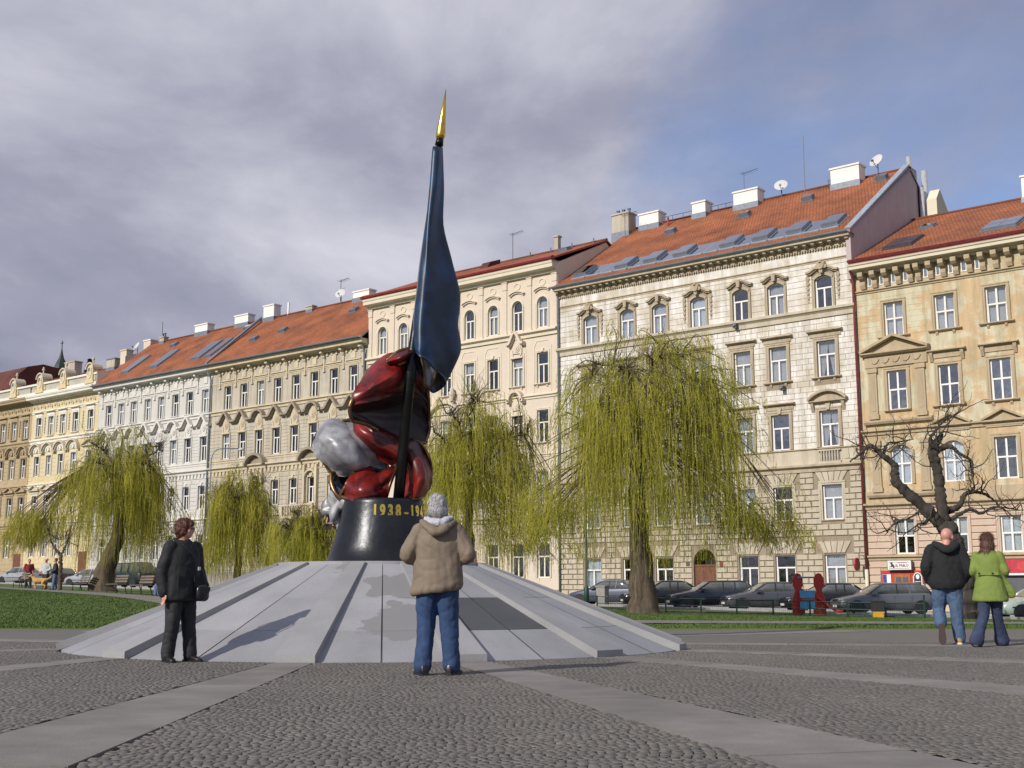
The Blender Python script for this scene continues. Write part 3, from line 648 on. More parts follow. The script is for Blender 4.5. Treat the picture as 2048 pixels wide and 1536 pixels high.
def brackets(H, xs_, z0, z1, ex, w, mm):
    h = z1 - z0; me = MB().prism_x([(0, 0), (-ex * .3, 0), (-ex * .45, h * .25), (-ex * .4, h * .5), (-ex * .75, h * .6), (-ex, h * .75), (-ex, h), (0, h)], -w / 2, w / 2).mesh('bracket', mm)
    for x in xs_: ob('bracket', me, H.e, (x, 0, z0))
def boxes(H, name, rects, y0, mm, stuff=False, cham=0):
    mb = MB()
    for a, b, c, d in rects: (mb.cbox(a, b, y0, .0, c, d, cham) if cham else mb.box(a, b, y0, .0, c, d))
    o = mb.build(name, mm, H.e)
    if stuff: o['kind'] = 'stuff'
    return o
def ashlar(H, x0, x1, z0, z1, row, bw, proud, gap, cham, mm, indiv=0, pad=0.0, holes=None, name='block'):
    rects = []; nr = int(round((z1 - z0) / row)); rh = (z1 - z0) / nr
    hs = H.holes if holes is None else holes
    for r_ in range(nr):
        za, zb = z0 + r_ * rh, z0 + (r_ + 1) * rh; free = [(x0, x1)]
        for h in hs:
            a, b, c, d = h[0] - pad, h[1] + pad, h[2] - pad, h[3] + pad
            if min(zb, d) - max(za, c) > rh * .25:
                nf = []
                for p, q_ in free:
                    if b <= p or a >= q_: nf.append((p, q_)); continue
                    if a > p: nf.append((p, a))
                    if b < q_: nf.append((b, q_))
                free = nf
        for p, q_ in free:
            n_ = max(1, int(round((q_ - p) / bw))); off = (bw / 2 if r_ % 2 else 0); cuts = [p]; c_ = p + (off if off else bw)
            while c_ < q_ - bw * .35: cuts.append(c_); c_ += bw
            cuts.append(q_)
            for t in range(len(cuts) - 1): rects.append((cuts[t] + gap / 2, cuts[t + 1] - gap / 2, za + gap / 2, zb - gap / 2))
    rects.sort(key=lambda t: -t[0])
    for a, b, c, d in rects[:indiv]:
        wd = round(b - a, 2); ht = round(d - c, 3)
        me = cached(('blk', wd, ht, proud, cham, mm), lambda: MB().cbox(0, wd, -proud, 0, 0, ht, cham).mesh('block', mm))
        ob(name, me, H.e, (a, 0, c))
    if rects[indiv:]: boxes(H, name + 's', rects[indiv:], -proud, mm, True, cham)

# ---- the patched white house (centre right) -----------------------------------------
H = House('townhouse', 21.6, 0.0, 'patchy cream and white house with stone block lower floors and many roof windows')
cols = [H.x(s) for s in (18.87, 15.88, 13.36, 10.48, 7.45, 5.05, 1.95)]
T = 'r_h5trim'
for i, x in enumerate(cols):
    big = i in (0, 3, 6)
    win(H, x, 17.24, 1.10, 1.96, .22, sur=(.17, .05, T), hood=('brow_cartouche' if big else 'brow', 2.0 if big else 1.75, T), hdz=.22, cur=3 if i == 3 else (1 if i == 0 else None))
    win(H, x, 13.13, 1.16, 2.14, sur=(.2, .05, T), sill=(.34, T), hood=('flat', 2.05 if not big else 2.2, T), hdz=.42, cur=random.choice((0, 1, 1)))
    win(H, x, 9.04, 1.17, 2.11, sur=(.2, .05, T, True, True), hood=('seg', 2.3, T) if big else ('flat', 2.05, T), hdz=.46, cur=0 if i == 6 else None)
    win(H, x, 4.85, 1.22, 2.0, sur=(.2, .03, 'r_h5b'), sill=(.06, T, False, .04), gm='pane_dark' if i == 5 else 'pane', cur=-1 if i == 5 else 1)
    if i != 3: win(H, x, 1.01, 1.28, 1.86, sill=(.04, T, False, .03), cur=3 if i == 0 else (1 if i == 6 else -1), gm='pane_dark' if i not in (0, 6) else 'pane')
xd = cols[3]; H.holes.append((xd - .78, xd + .78, -1.2, 3.35, .75))
wall(H, -1.2, 21.2, ['r_h5joint'])
door = MB().box(-.76, .76, .16, .22, -.3, 2.2).build('door', 'door_wood', H.e, (xd, 0, .1))
for s_ in (-1, 1):
    for zc in (.15, 1.15): MB().cbox(s_ * .38 - .26, s_ * .38 + .26, .13, .16, zc, zc + .8, .03).build('door_panel', 'door_wood', door)
MB().add([(x, .19, z) for x, z in [(-.74, 2.32), (.74, 2.32)] + arch_path(1.48, 2.5, .7)[::-1]], [tuple(range(13))]).build('fanlight', 'pane_dark', door)
MB().box(-.76, .76, .12, .24, 2.2, 2.32).build('transom', 'door_wood', door)
# rusticated lower storeys: voussoir fans, then single blocks round them
V_ = []
fans = [(x, 6.93, .62) for x in cols] + [(x, 2.95, .66) for x in cols if x != xd]
for x, z, hw in fans:
    V_.append((x - hw - .42, x + hw + .42, z, z + .68, 0))
    for k in range(5):
        a0, a1 = (-1 + 2 * k / 5), (-1 + 2 * (k + 1) / 5); g = .02
        mb = MB(); mb.prism_y([(a0 * hw + g, .02), (a1 * hw - g, .02), (a1 * (hw + .38) - g, .66), (a0 * (hw + .38) + g, .66)], -.07, 0)
        mb.build('voussoir', 'r_h5b', H.e, (x, 0, z))
lowholes = [h for h in H.holes if h[2] < 8] + V_
ashlar(H, 0.0, H.W, 0.55, 7.62, .336, .76, .075, .05, .022, 'r_h5b', indiv=300, pad=.07, holes=lowholes)
boxes(H, 'plinth', [(0, xd - .8, -1.2, .52), (xd + .8, H.W, -1.2, .52)], -.12, 'r_plinth')
ashlar(H, 0.0, H.W, 9.0, 16.66, .333, .78, .012, .026, .004, 'r_h5', pad=.22, name='ashlar_block')
ashlar(H, 0.0, H.W, 17.25, 20.12, .36, 8.0, .012, .026, .004, 'r_h5', pad=.19, name='ashlar_course')
string_course(H, 7.62, 8.06, .34, T); boxes(H, 'parapet_band', [(0, H.W, 8.06, 8.86)], -.06, 'r_h5b'); string_course(H, 8.84, 8.98, .14, T, 'sill_band')
string_course(H, 16.66, 17.22, .3, 'r_h5b')
for i in (0, 3, 6):       # small balusters set into the band
    mb = MB(); mb.box(-.62, .62, -.075, -.062, .1, .76); mb.build('baluster_panel', 'r_plinth', H.e, (cols[i], 0, 8.06))
    bm_ = cached(('bal',), lambda: MB().lathe([(.04, 0), (.055, .04), (.03, .1), (.065, .28), (.035, .48), (.055, .56), (.04, .6)], 8).mesh('baluster', 'r_h5b', True))
    for k in range(7): ob('baluster', bm_, H.e, (cols[i] - .51 + k * .17, -.13, 8.19))
    MB().box(-.7, .7, -.2, -.06, 0, .13).box(-.7, .7, -.2, -.06, .72, .8).build('baluster_rail', 'r_h5b', H.e, (cols[i], 0, 8.06))
string_course(H, 20.0, 20.16, .1, T, 'architrave')
boxes(H, 'frieze', [(0, H.W, 20.16, 20.7)], -.04, 'r_h5')
boxes(H, 'dentils', [(k * .17 + .02, k * .17 + .11, 20.72, 20.84) for k in range(int(H.W / .17))], -.17, 'r_h5trim', True)
brackets(H, [.25 + k * .529 for k in range(41)], 20.86, 21.10, .5, .2, 'r_h5trim')
boxes(H, 'corona_bed', [(0, H.W, 20.84, 21.1)], -.1, 'r_h5trim')
cornice(H, 21.08, 21.42, .68, 'r_h5b')
ro = roof(H, -.55, 21.5, 9.4, 27.95, -.1, H.W + .1, 'tile'); gutter(H, -.55, 21.5, 'zinc', -.2)
boxes(H, 'eaves_flashing', [], 0, 'zinc') if False else None
skw = 19.6 / 17
for k in range(17): skylight(ro, H.x(20.6 - skw * (k + .5)), .085, skw - .03, 1.9, 'zinc_light', lift=.05)
for k in (0, 3, 5, 7, 10, 12, 14, 16): skylight(ro, H.x(20.6 - skw * (k + .5)), .10, skw - .08, 1.6, 'zinc', lift=.26)
for s, d in ((16.2, .66), (10.4, .68), (1.3, .84), (6.0, .74)): skylight(ro, H.x(s), d, .75, .55, 'zinc', lift=.3)
for s, d, w_, h_ in ((19.6, .97, 1.7, 1.0), (15.3, .97, 1.1, .95), (11.4, .95, 1.9, 1.1), (3.9, .93, 2.0, 1.25)): chimney(ro, H.x(s), d, w_, 1.0, h_ * .85)
chimney(ro, H.x(21.9), .93, 1.5, 1.0, 1.4, 'r_h3', 'r_h3', 3)
MB().tube([(H.x(17.8), *on_roof(ro, .9)), (H.x(17.8), on_roof(ro, .9)[0], on_roof(ro, .9)[1] + .6)], .1, 8).build('vent_pipe', 'redmetal', ro)
for a, b in ((18.6, 15.9), (14.5, 12.6), (5.4, 5.0)):
    y, z = on_roof(ro, .95); mb = MB(); mb.tube([(H.x(a), y, z + .55), (H.x(b), y, z + .55)], .025, 5)
    for t in np.linspace(a, b, 4): mb.tube([(H.x(t), y, z - .1), (H.x(t), y, z + .55)], .02, 5)
    mb.build('snow_rail', 'antenna', ro)
# party wall that rises over the neighbour's roof
mb = MB(); mb.prism_x([(-.35, 18.6), (-.35, 21.3), (-.2, 21.62), (9.4, 28.1), (10.6, 28.1), (10.6, 18.6)], -.28, .02); mb.build('gable_wall', 'r_gable', H.e, (H.W, 0, 0))
mb = MB(); mb.band([(-.3, 21.62), (9.4, 28.16)], .09, -.34, .08); me = mb.mesh('coping', 'zinc_light')
cp = ob('coping', me, H.e, (H.W, 0, 0)); 
for v in me.vertices: v.co = (v.co.y, v.co.x, v.co.z)
for k, (yy, zt, r_) in enumerate(((9.9, 28.9, .16), (11.3, 28.2, .2), (10.7, 26.9, .17))):
    MB().tube([(H.W + (.25 if k else -.2), yy, 22), (H.W + (.25 if k else -.2), yy, zt)], r_, 10).build('flue', 'steel', H.e, smooth=True)
mb = MB(); mb.prism_x([(10.7, 18), (10.7, 26.0), (11.4, 26.8), (15.5, 23.0), (15.5, 18)], .55, 1.2); mb.build('rear_gable', 'r_cream', H.e, (H.W, 0, 0))
pipe(H, .12, -.2, 20.7, 'zinc'); pipe(H, H.W - .02, 2.0, 18.4, 'pipe_red', y=-.22)
MB().tube([(H.W - .02, -.22, -.4), (H.W - .02, -.22, 2.0)], .1, 8).build('pipe_shoe', 'r_cream', H.e, smooth=True)
for s, z in ((7.7, 16.9), (4.7, 12.7)): MB().box(-.12, .12, -.42, -.1, -.14, .14).tube([(0, -.42, 0), (0, -.5, .02)], .09, 8).build('wall_lamp', 'antenna', H.e, (H.x(s), 0, z))
boxes(H, 'house_number', [(xd - 1.25, xd - 1.0, 2.35, 2.55)], -.12, 'antenna')
boxes(H, 'number_plate', [(xd + 1.1, xd + 1.35, 2.3, 2.55)], -.12, 'pipe_red')

# ---- the pink and cream house -----------------------------------------------------
H = House('townhouse', 40.4, 21.62, 'tall pink and cream house with round arched top windows and slim pilasters'); W = H.W
cs = [22.97 + 2.267 * k for k in range(8)]; cols = [H.x(s) for s in cs]
for i, x in enumerate(cols):
    win(H, x, 18.98, .95, 2.2, .475, sur=(.12, .05, 'r_h4trim'), hood=('eyebrow', 1.35, 'r_h4'), hdz=.42, fm='cream_frame', cur=random.choice((0, 1, -1)))
    win(H, x, 15.0, 1.0, 2.2, sur=(.13, .04, 'r_h4trim', True, i % 2 == 0), sill=(.2, 'r_h4'), hood=('gable_wave', 1.5, 'r_h4') if i in (1, 5) else None, hdz=.75, rel=('c', 'r_h4') if i in (1, 5) else None, fm='cream_frame', cur=random.choice((1, -1, 0)), gm='pane_dark')
    win(H, x, 10.9, 1.0, 2.25, sur=(.13, .04, 'r_h4trim'), sill=(.2, 'r_h4'), hood=('round_wave', 1.5, 'r_h4') if i in (1, 5) else None, hdz=.7, rel=('c', 'r_h4') if i in (1, 5) else None, fm='cream_frame', gm='pane_dark')
    win(H, x, 6.7, 1.0, 2.2, sur=(.13, .04, 'r_h4trim'), sill=(.2, 'r_h4'), fm='cream_frame', gm='pane_dark')
    if i not in (3,): win(H, x, 1.7, 1.1, 2.3, sur=(.13, .04, 'r_h4trim'), fm='cream_frame', gm='pane_dark', cur=-1)
wall(H, -1.2, 23.2, ['r_h4'])
boxes(H, 'plinth', [(0, W, -1.2, .9)], -.1, 'r_plinth'); boxes(H, 'door', [(cols[3] - .8, cols[3] + .8, .9, 3.6)], -.05, 'door_wood')
string_course(H, 18.36, 18.8, .34, 'r_h4trim'); string_course(H, 14.0, 14.25, .2, 'r_h4trim'); string_course(H, 5.5, 5.9, .3, 'r_h4trim'); string_course(H, 9.9, 10.1, .12, 'r_h4trim')
for k in range(9):
    x = H.x(cs[0] - 1.134 + 2.267 * k) if 0 < k < 8 else (H.W - .24 if k == 0 else .24)
    mb = MB(); mb.box(-.19, .19, -.07, 0, 18.8, 22.1); mb.box(-.23, .23, -.1, 0, 18.8, 19.0); mb.box(-.22, .22, -.11, 0, 22.1, 22.62); mb.box(-.26, .26, -.14, 0, 22.62, 22.72)
    mb.lathe([(.08, 0), (.1, .05), (.02, .12)], 8, (0, 0, 0)) if False else None
    mb.build('pilaster', 'r_h4', H.e, (x, 0, 0))
for x in cols:
    mb = MB(); p_ = [(.3 * math.cos(t * PI / 8), 22.22 + .26 * math.sin(t * PI / 8)) for t in range(17)]; mb.band(p_, .06, -.05, 0); mb.build('medallion', 'r_h4trim', H.e, (x, 0, 0))
    mb = MB(); mb.band([(-.72, 14.4), (-.72, 17.6), (-.5, 18.0), (.5, 18.0), (.72, 17.6), (.72, 14.4)], .07, -.035, 0); mb.build('panel_moulding', 'r_h4trim', H.e, (x, 0, 0))
cornice(H, 22.74, 23.52, .75, 'r_h4trim')
ro = roof(H, -.8, 23.6, 5.9, 26.35, -.12, W + .1, 'tile', edge='redmetal'); MB().prism_x([(-.86, 23.5), (-.95, 23.62), (-.6, 23.82), (-.5, 23.75)], -.15, W + .1).build('eaves_gutter', 'redmetal', H.e)
mb = MB(); mb.prism_x([(0, 20.9), (0, 23.4), (5.9, 26.15), (11, 23.4), (11, 20.9)], -.25, .01); mb.build('gable_wall', 'r_h4', H.e, (W, 0, 0))
MB().prism_x([(3.6, .2), (4.0, .75), (5.2, 1.2), (5.2, .2)], -.4, .4).build('dormer', 'tile_dark', ro, (H.x(31.6), 0, 25.2))
skylight(ro, H.x(23.6), .6, .8, .6, 'zinc', lift=.2); chimney(ro, H.x(38.8), .98, 2.0, .8, .5); chimney(ro, H.x(26.2), 1.02, .35, .35, 1.0, 'r_h3', 'r_h3')
mb = MB()
for k in range(4): mb.tube([(H.x(28.5 - k * 2), *on_roof(ro, .95)), (H.x(28.5 - k * 2), on_roof(ro, .95)[0], on_roof(ro, .95)[1] + .35)], .05, 6)
mb.build('snow_hooks', 'antenna', ro)
# carved pediment with an urn over the hidden middle axis
xm = H.x(32.0); mb = MB(); mb.band(arch_path(3.0, 13.6, .8), .16, -.4, 0); mb.prism_y([(x * .97, z) for x, z in arch_path(3.0, 13.6, .8)], -.1, 0); mb.build('pediment', 'r_h4trim', H.e, (xm, 0, 0))
MB().lathe([(.12, 0), (.2, .06), (.08, .2), (.22, .5), (.25, .7), (.12, .85), (.16, .95), (.05, 1.1)], 12).build('urn', 'r_h4', H.e, (H.x(31.2), -.3, 14.45), smooth=True)

# ---- the ochre-grey and the pale grey house: twins in their mouldings ----------------
def twin(label, sl, sr, cs, base, trim, hoodm, dz, pale):
    H = House('townhouse', sl, sr, label); W = H.W; cols = [H.x(s) for s in cs]
    for i, x in enumerate(cols):
        kind = 'round_wave' if i in (2, 5) else 'gable_wave'
        win(H, x, 16.45 + dz, .95, 2.06, sur=(.12, .04, trim), sill=(.1, trim, False), cur=random.choice((1, -1, -1)), gm='pane_dark')
        win(H, x, 12.1 + dz, .97, 2.2, sur=(.14, .05, trim), hood=(kind, 2.1 if pale else 2.2, hoodm), hdz=.92, rel=('c', trim), cur=random.choice((-1, -1, 1)), gm='pane_dark')
        win(H, x, 7.85 + dz, .98, 2.06, sur=(.14, .05, trim, True, True), cur=random.choice((1, -1, -1)), gm='pane_dark')
        win(H, x, 3.55 + dz, 1.0, 2.1, sur=(.12, .04, trim), gm='pane_dark', cur=random.choice((1, -1)))
    wall(H, -1.2, 20.2, [base])
    boxes(H, 'plinth', [(0, W, -1.2, 2.4)], -.1, 'r_plinth' if not pale else base)
    ashlar(H, 0, W, 11.4, 14.9, .29, 9.0, .03, .045, .012, base, pad=.18, name='course')
    ashlar(H, 0, W, 2.5, 10.5, .38, 1.2, .04, .05, .015, base, pad=.18, name='course')
    string_course(H, 16.0, 16.38, .24, trim); string_course(H, 11.0, 11.4, .34, trim, 'balcony_cornice'); string_course(H, 11.78, 11.98, .12, trim, 'sill_band')
    string_course(H, 10.45, 10.62, .12, trim, 'lower_moulding'); string_course(H, 6.7, 7.1, .26, trim, 'lower_string')
    boxes(H, 'small_corbels', [(k * .5 + .1, k * .5 + .36, 10.66, 10.98) for k in range(int(W / .5))], -.12, trim, True)
    # frieze: consoles between the windows, small tablets between them
    bx_ = sorted({round(v, 3) for v in [(cols[k] + cols[k + 1]) / 2 for k in range(len(cols) - 1)] + [cols[0] - 1.1, cols[-1] + 1.1] if .15 < v < W - .1})
    brackets(H, bx_, 19.45, 19.95, .5, .3, trim)
    mb = MB().box(-.09, .09, -.1, 0, 0, 1.1).box(-.14, .14, -.13, 0, -.12, .0).mesh('console', trim)
    for x in bx_: ob('console', mb, H.e, (x, 0, 18.45))
    boxes(H, 'frieze_tablets', [(x - .26, x + .26, 19.1, 19.7) for x in cols], -.07, trim)
    boxes(H, 'frieze_panels', [(a + .2, b - .2, 18.95, 19.06) for a, b in zip(bx_[:-1], bx_[1:])], -.1, trim)
    boxes(H, 'frieze_dentils', [(a + .25 + t * (b - a - .5) / 3.2, a + .25 + t * (b - a - .5) / 3.2 + .22, 19.62, 19.9) for a, b in zip(bx_[:-1], bx_[1:]) for t in range(4)], -.12, trim, True)
    string_course(H, 18.68, 18.84, .08, trim, 'architrave'); cornice(H, 19.93, 20.45, .85, 'r_h2trim' if pale else 'r_h3trim')
    ro = roof(H, -.85, 20.55, 5.6, 25.75, -.1, W + .1, 'tile'); gutter(H, -.85, 20.55, 'zinc')
    return H, ro, cols
H, ro, cols = twin('weathered ochre grey house with dark wavy window hoods, a balustraded balcony and plain tiled roof', 60.2, 40.42, [57.95, 55.75, 53.5, 51.25, 48.95, 46.65, 44.3, 42.05], 'r_h3', 'r_h3trim', 'r_h3dark', 0, False)
for i in (2, 5):
    x = cols[i]; mb = MB(); mb.band(arch_path(2.3, 11.25, .85), .2, -.62, 0); mb.prism_y([(a * .96, z) for a, z in arch_path(2.3, 11.2, .85)], -.15, 0); mb.build('arched_pediment', 'r_h3dark', H.e, (x, 0, 0))
    mb = MB(); mb.box(-.85, -.6, -.3, 0, 7.4, 10.9); mb.box(.6, .85, -.3, 0, 7.4, 10.9); mb.band(arch_path(1.2, 9.95, .45), .14, -.28, 0); mb.build('aedicule', 'r_h3trim', H.e, (x, 0, 0))
x0, x1 = cols[4] - .3, cols[5] + 1.3
MB().box(x0, x1, -1.05, 0, 6.55, 6.8).box(x0, x1, -1.05, -.85, 7.55, 7.7).box(x0, x0 + .25, -1.05, -.8, 6.8, 7.55).box(x1 - .25, x1, -1.05, -.8, 6.8, 7.55).build('balcony', 'r_h3trim', H.e)
bm_ = MB().lathe([(.07, 0), (.09, .06), (.05, .15), (.11, .32), (.06, .58), (.09, .68), (.07, .75)], 8).mesh('baluster', 'r_h3trim', True)
for k in range(10): ob('baluster', bm_, H.e, (x0 + .5 + k * (x1 - x0 - 1) / 9, -.95, 6.8))
for s, d in ((57.2, .42), (46.0, .66), (53.9, .5)): skylight(ro, H.x(s), d, .8, .6, 'zinc', lift=.2)
chimney(ro, H.x(59.2), 1.0, 1.5, .8, 1.1); chimney(ro, H.x(46.9), 1.0, 2.0, .8, .55); chimney(ro, H.x(53.6), .98, .8, .5, .3, 'r_h3', 'r_h3')
MB().tube([(0, 0, 0), (0, 0, 1.2)], .1, 8).build('flue', 'steel', ro, (H.x(56.9), 5.6, 25.7))
mb = MB(); pr = [(-.35, 20.6), (-.35, 20.78), (5.6, 25.98), (5.6, 25.7)]; mb.prism_x(pr, -.25, .05); mb.build('party_wall_cap', 'zinc', H.e, (0, -.4, 0))
pipe(H, -.05, -.2, 19.3, 'zinc'); pipe(H, H.W - .25, 8, 19.3, 'zinc')
H, ro, cols = twin('pale grey white house with light wavy window hoods and long slanted roof windows', 78.2, 60.22, [76.4, 74.3, 72.2, 69.95, 67.8, 65.6, 63.45, 61.15], 'r_h2', 'r_h2trim', 'r_h2trim', 0.05, True)
for s, w_ in ((75.0, 1.3), (70.3, 1.4), (63.8, 1.5), (61.9, .9)): skylight(ro, H.x(s), .22, w_, 3.2, 'zinc', nx=2, lift=.1)
for s, d in ((72.2, .75), (61.3, .8)): skylight(ro, H.x(s), d, .8, .6, 'zinc', lift=.2)
chimney(ro, H.x(69.4), 1.0, 2.0, .8, .7); chimney(ro, H.x(63.2), 1.0, 2.0, .8, .75); chimney(ro, H.x(75.9), .98, .7, .5, .4, 'r_h3', 'r_h3', 2)

# ---- the yellow house and its tawny neighbour with the attic balustrade ---------------
def attic(label, sl, sr, cs, base, trim, orn, sm_, ped, ocx):
    H = House('townhouse', sl, sr, label); W = H.W; cols = [H.x(s) for s in cs]
    for i, x in enumerate(cols):
        win(H, x, 16.5, 1.0, 1.98, sur=(.2, .05, sm_), sill=(.1, sm_, False), hood=('flat', 1.55, sm_), hdz=.36, gm='pane_dark', cur=random.choice((-1, 1)))
        win(H, x, 12.4, .95, 2.05, sur=(.16, .05, sm_), hood=('tri', 2.1, orn) if i in ped else ('lunette', 1.95, orn), hdz=.38, rel=None if i in ped else ('lunette', trim), gm='pane_dark', cur=random.choice((-1, 1)))
        win(H, x, 8.4, .95, 2.0, sur=(.16, .05, sm_), hood=('tri', 1.95, orn), hdz=.45, gm='pane_dark', cur=-1)
        if i != len(cols) - 1: win(H, x, 4.2, 1.0, 2.1, sur=(.16, .05, sm_), gm='pane_dark')
    wall(H, -1.0, 20.6, [base]); boxes(H, 'plinth', [(0, W, -1.0, 2.1)], -.1, 'r_plinth')
    MB().box(-.7, .7, -.06, 0, .9, 4.6).build('door', 'door_wood', H.e, (cols[-1], 0, 0))
    ashlar(H, 0, W, 2.2, 15.3, .42, 9.0, .025, .05, .012, base, pad=.2, name='course')
    string_course(H, 15.75, 16.2, .22, sm_); string_course(H, 11.3, 11.6, .2, trim); string_course(H, 7.2, 7.6, .25, trim, 'lower_string')
    string_course(H, 18.9, 19.15, .12, sm_, 'architrave')
    # garland frieze, scroll by scroll
    mb = MB()
    k = 0.35
    while k < W - .3:
        for t in range(4): mb.prism_y([(k + t * .27 + .13 * math.cos(a * PI / 3), 19.62 + .1 * math.sin(t * 1.6) + .16 * math.sin(a * PI / 3)) for a in range(6)], -.11 + .02 * (t % 2), 0)
        k += 1.32
    tag(mb.build('garland_frieze', orn, H.e), kind='stuff')
    for x in [(cols[k] + cols[k + 1]) / 2 for k in range(len(cols) - 1)]:
        mb = MB()
        for t in range(6): mb.prism_y([(.16 * math.cos(a * PI / 3) * (1 - .1 * t), 18.4 - t * .3 + .13 * math.sin(a * PI / 3)) for a in range(6)], -.09, 0)
        mb.build('garland', orn, H.e, (x, 0, 0))
    cornice(H, 20.1, 20.75, .95, sm_)
    # attic balustrade
    mb = MB(); mb.box(-.02, W + .02, -.5, .1, 20.76, 21.15); mb.box(-.02, W + .02, -.45, .1, 21.85, 22.05); mb.build('attic_rails', 'r_h1trim', H.e)
    boxes(H, 'balusters', [(k * .2, k * .2 + .1, 21.15, 21.85) for k in range(1, int(W / .2))], -.3, 'r_h1trim', True)
    MB().box(0, W, -.1, .1, 21.15, 21.85).build('attic_wall', sm_, H.e)
    for s in ocx:
        mb = MB(); mb.box(-.55, .55, -.55, .3, 21.1, 22.2); mb.prism_y([(-.5, 22.0)] + [(.5, 22.0)] + arch_path(1.0, 22.45, .5)[::-1], -.5, .3)
        mb.box(-.75, .75, -.62, .2, 21.0, 21.3); p_ = mb.build('dormer_front', 'r_h1', H.e, (H.x(s), 0, 0))
        MB().band(arch_path(1.1, 22.42, .55), .14, -.66, .5).build('dormer_hood', 'r_h1orn', p_)
        MB().band([(.28 * math.cos(a * PI / 8), 22.1 + .5 * math.sin(a * PI / 8)) for a in range(17)], -.09, -.62, -.45).build('oculus_frame', 'r_h1trim', p_)
        MB().prism_y([(.27 * math.cos(a * PI / 8), 22.1 + .49 * math.sin(a * PI / 8)) for a in range(16)], -.53, -.4).build('oculus', 'r_h3dark', p_)
        MB().lathe([(.16, 0), (.07, .08), (.06, .2), (.14, .32), (.16, .4), (.08, .5), (.1, .56), (.03, .66)], 10).build('finial', 'r_h1orn', p_, (0, -.2, 23.1), smooth=True)
        for sg in (-1, 1): MB().prism_y([(sg * .5, 21.3), (sg * .85, 21.3), (sg * .75, 21.6), (sg * .52, 22.2)][::sg], -.4, 0).build('scroll', 'r_h1', p_)
    ro = roof(H, .6, 20.9, 6.0, 24.2, -.1, W + .1, 'tile', edge='zinc')
    return H, ro
H, ro = attic('bright yellow house with white trim and a balustrade with oval dormer windows', 90.6, 78.22, [89.15, 86.85, 84.6, 82.25, 79.55], 'r_h1', 'r_h1trim', 'r_h1orn', 'r_h1trim', (4,), (79.3, 84.2, 88.6))
chimney(ro, H.x(79.0), 1.0, 1.2, .8, 2.0, 'r_h4', 'r_white'); chimney(ro, H.x(83.2), 1.0, 1.1, .8, 1.5, 'r_h4', 'r_h4'); chimney(ro, H.x(85.0), .95, 1.5, .9, .9, 'r_h3', 'zinc')
MB().prism_x([(5.2, 24), (5.2, 24.95), (7.5, 24.95), (7.5, 24)], -1.6, 1.6).build('roof_cabin', 'antenna', ro, (H.x(80.6), 0, 0))
MB().tube([(0, 0, 0), (0, 0, 1.3)], .1, 8).build('flue', 'r_white', ro, (H.x(79.6), 6, 24.6))
mb = MB(); mb.box(0, .05, -.4, 1.4, 20.8, 22.1); mb.build('attic_return', 'r_h1trim', H.e, (H.W, 0, 0))
H, ro = attic('tawny ochre house with dark carved window hoods at the far left end', 107.0, 90.62, [105.6, 103.3, 101.0, 98.7, 96.4, 94.1, 91.8], 'r_h0', 'r_h0trim', 'r_h0trim', 'r_h0trim', (), (93.9, 99.5))
chimney(ro, H.x(93.0), .95, 2.0, .9, 1.5, 'r_h3', 'r_h3')
mb = MB(); k = [(1.0, 20.9), (1.2, 22.6), (1.9, 24.2), (3.2, 25.4), (5, 25.9), (8, 25.6), (8, 20.9)]; mb.prism_x(k, 0, 8.2); mb.build('domed_roof', 'tile_dark', ro, (H.x(106.2), 0, 0), smooth=False)

# ---- the peeling orange house at the right -----------------------------------------
H = House('townhouse', -0.02, -15.2, 'peeling orange house with pink ground floor, restaurant entrance and triangular window pediments'); W = H.W
cs = [-2.2, -5.1, -7.88, -10.7, -13.4]; cols = [H.x(s) for s in cs]; T = 'r_h6trim'
for i, x in enumerate(cols):
    win(H, x, 15.0, 1.12, 1.96, style='X', sur=(.17, .05, T), sill=(.36, T), fm='cream_frame', cur=1)
    win(H, x, 10.8, 1.12, 2.22, style='X', sur=(.19, .05, T), sill=(.2, T, False) if i == 0 else (.34, T), hood=('flat_brackets', 2.1, T) if i != 0 else None, hdz=.62, fm='white_frame', cur=-1)
    win(H, x, 6.64, 1.14, 2.2, style='X', rise=.3 if i in (0, 1) else 0, sur=(.19, .05, T), hood=('tri', 2.2, T) if i != 0 else None, hdz=.75, fm='white_frame', cur=3 if i in (0, 1) else -1, gm='pane_dark' if i == 2 else 'pane')
    win(H, x, 2.82, 1.10, 1.9, style='X', sur=(.16, .04, 'r_h6low'), fm='white_frame', cur=3 if i == 2 else 2, gm='pane_dark' if i < 2 else 'pane')
H.holes.append((W - 7.9 + .2 - 1.2, W, -.15, 1.72, 0)) if False else None
wall(H, -1.3, 19.0, ['r_h6'])
# big temple frame round the left axis
x = cols[0]
for zb, zt in ((10.05, 13.35), (5.95, 9.2)):
    for s_ in (-1, 1): MB().box(-.24, .24, -.12, 0, zb + .55, zt - .35).box(-.3, .3, -.17, 0, zb + .3, zb + .55).box(-.3, .3, -.18, 0, zt - .35, zt - .1).box(-.12, .12, -.14, 0, zb + .75, zt - .5).build('pilaster', T, H.e, (x + s_ * 1.38, 0, 0))
    MB().prism_x([(0, zb), (-.22, zb), (-.3, zb + .12), (-.3, zb + .2), (0, zb + .26)], x - 1.95, x + 1.95).build('pedestal_ledge', T, H.e)
MB().box(x - 1.8, x + 1.8, -.1, 0, 13.3, 13.95).build('entablature', T, H.e)
mb = MB(); mb.prism_x([(0, 13.95), (-.25, 13.95), (-.4, 14.05), (-.4, 14.12), (0, 14.16)], x - 1.95, x + 1.95); mb.band([(x - 1.95, 14.12), (x, 14.95), (x + 1.95, 14.12)], .15, -.42, 0); mb.prism_y([(x - 1.8, 14.1), (x + 1.8, 14.1), (x, 14.88)], -.06, 0); mb.build('pediment', T, H.e)
mb = MB()
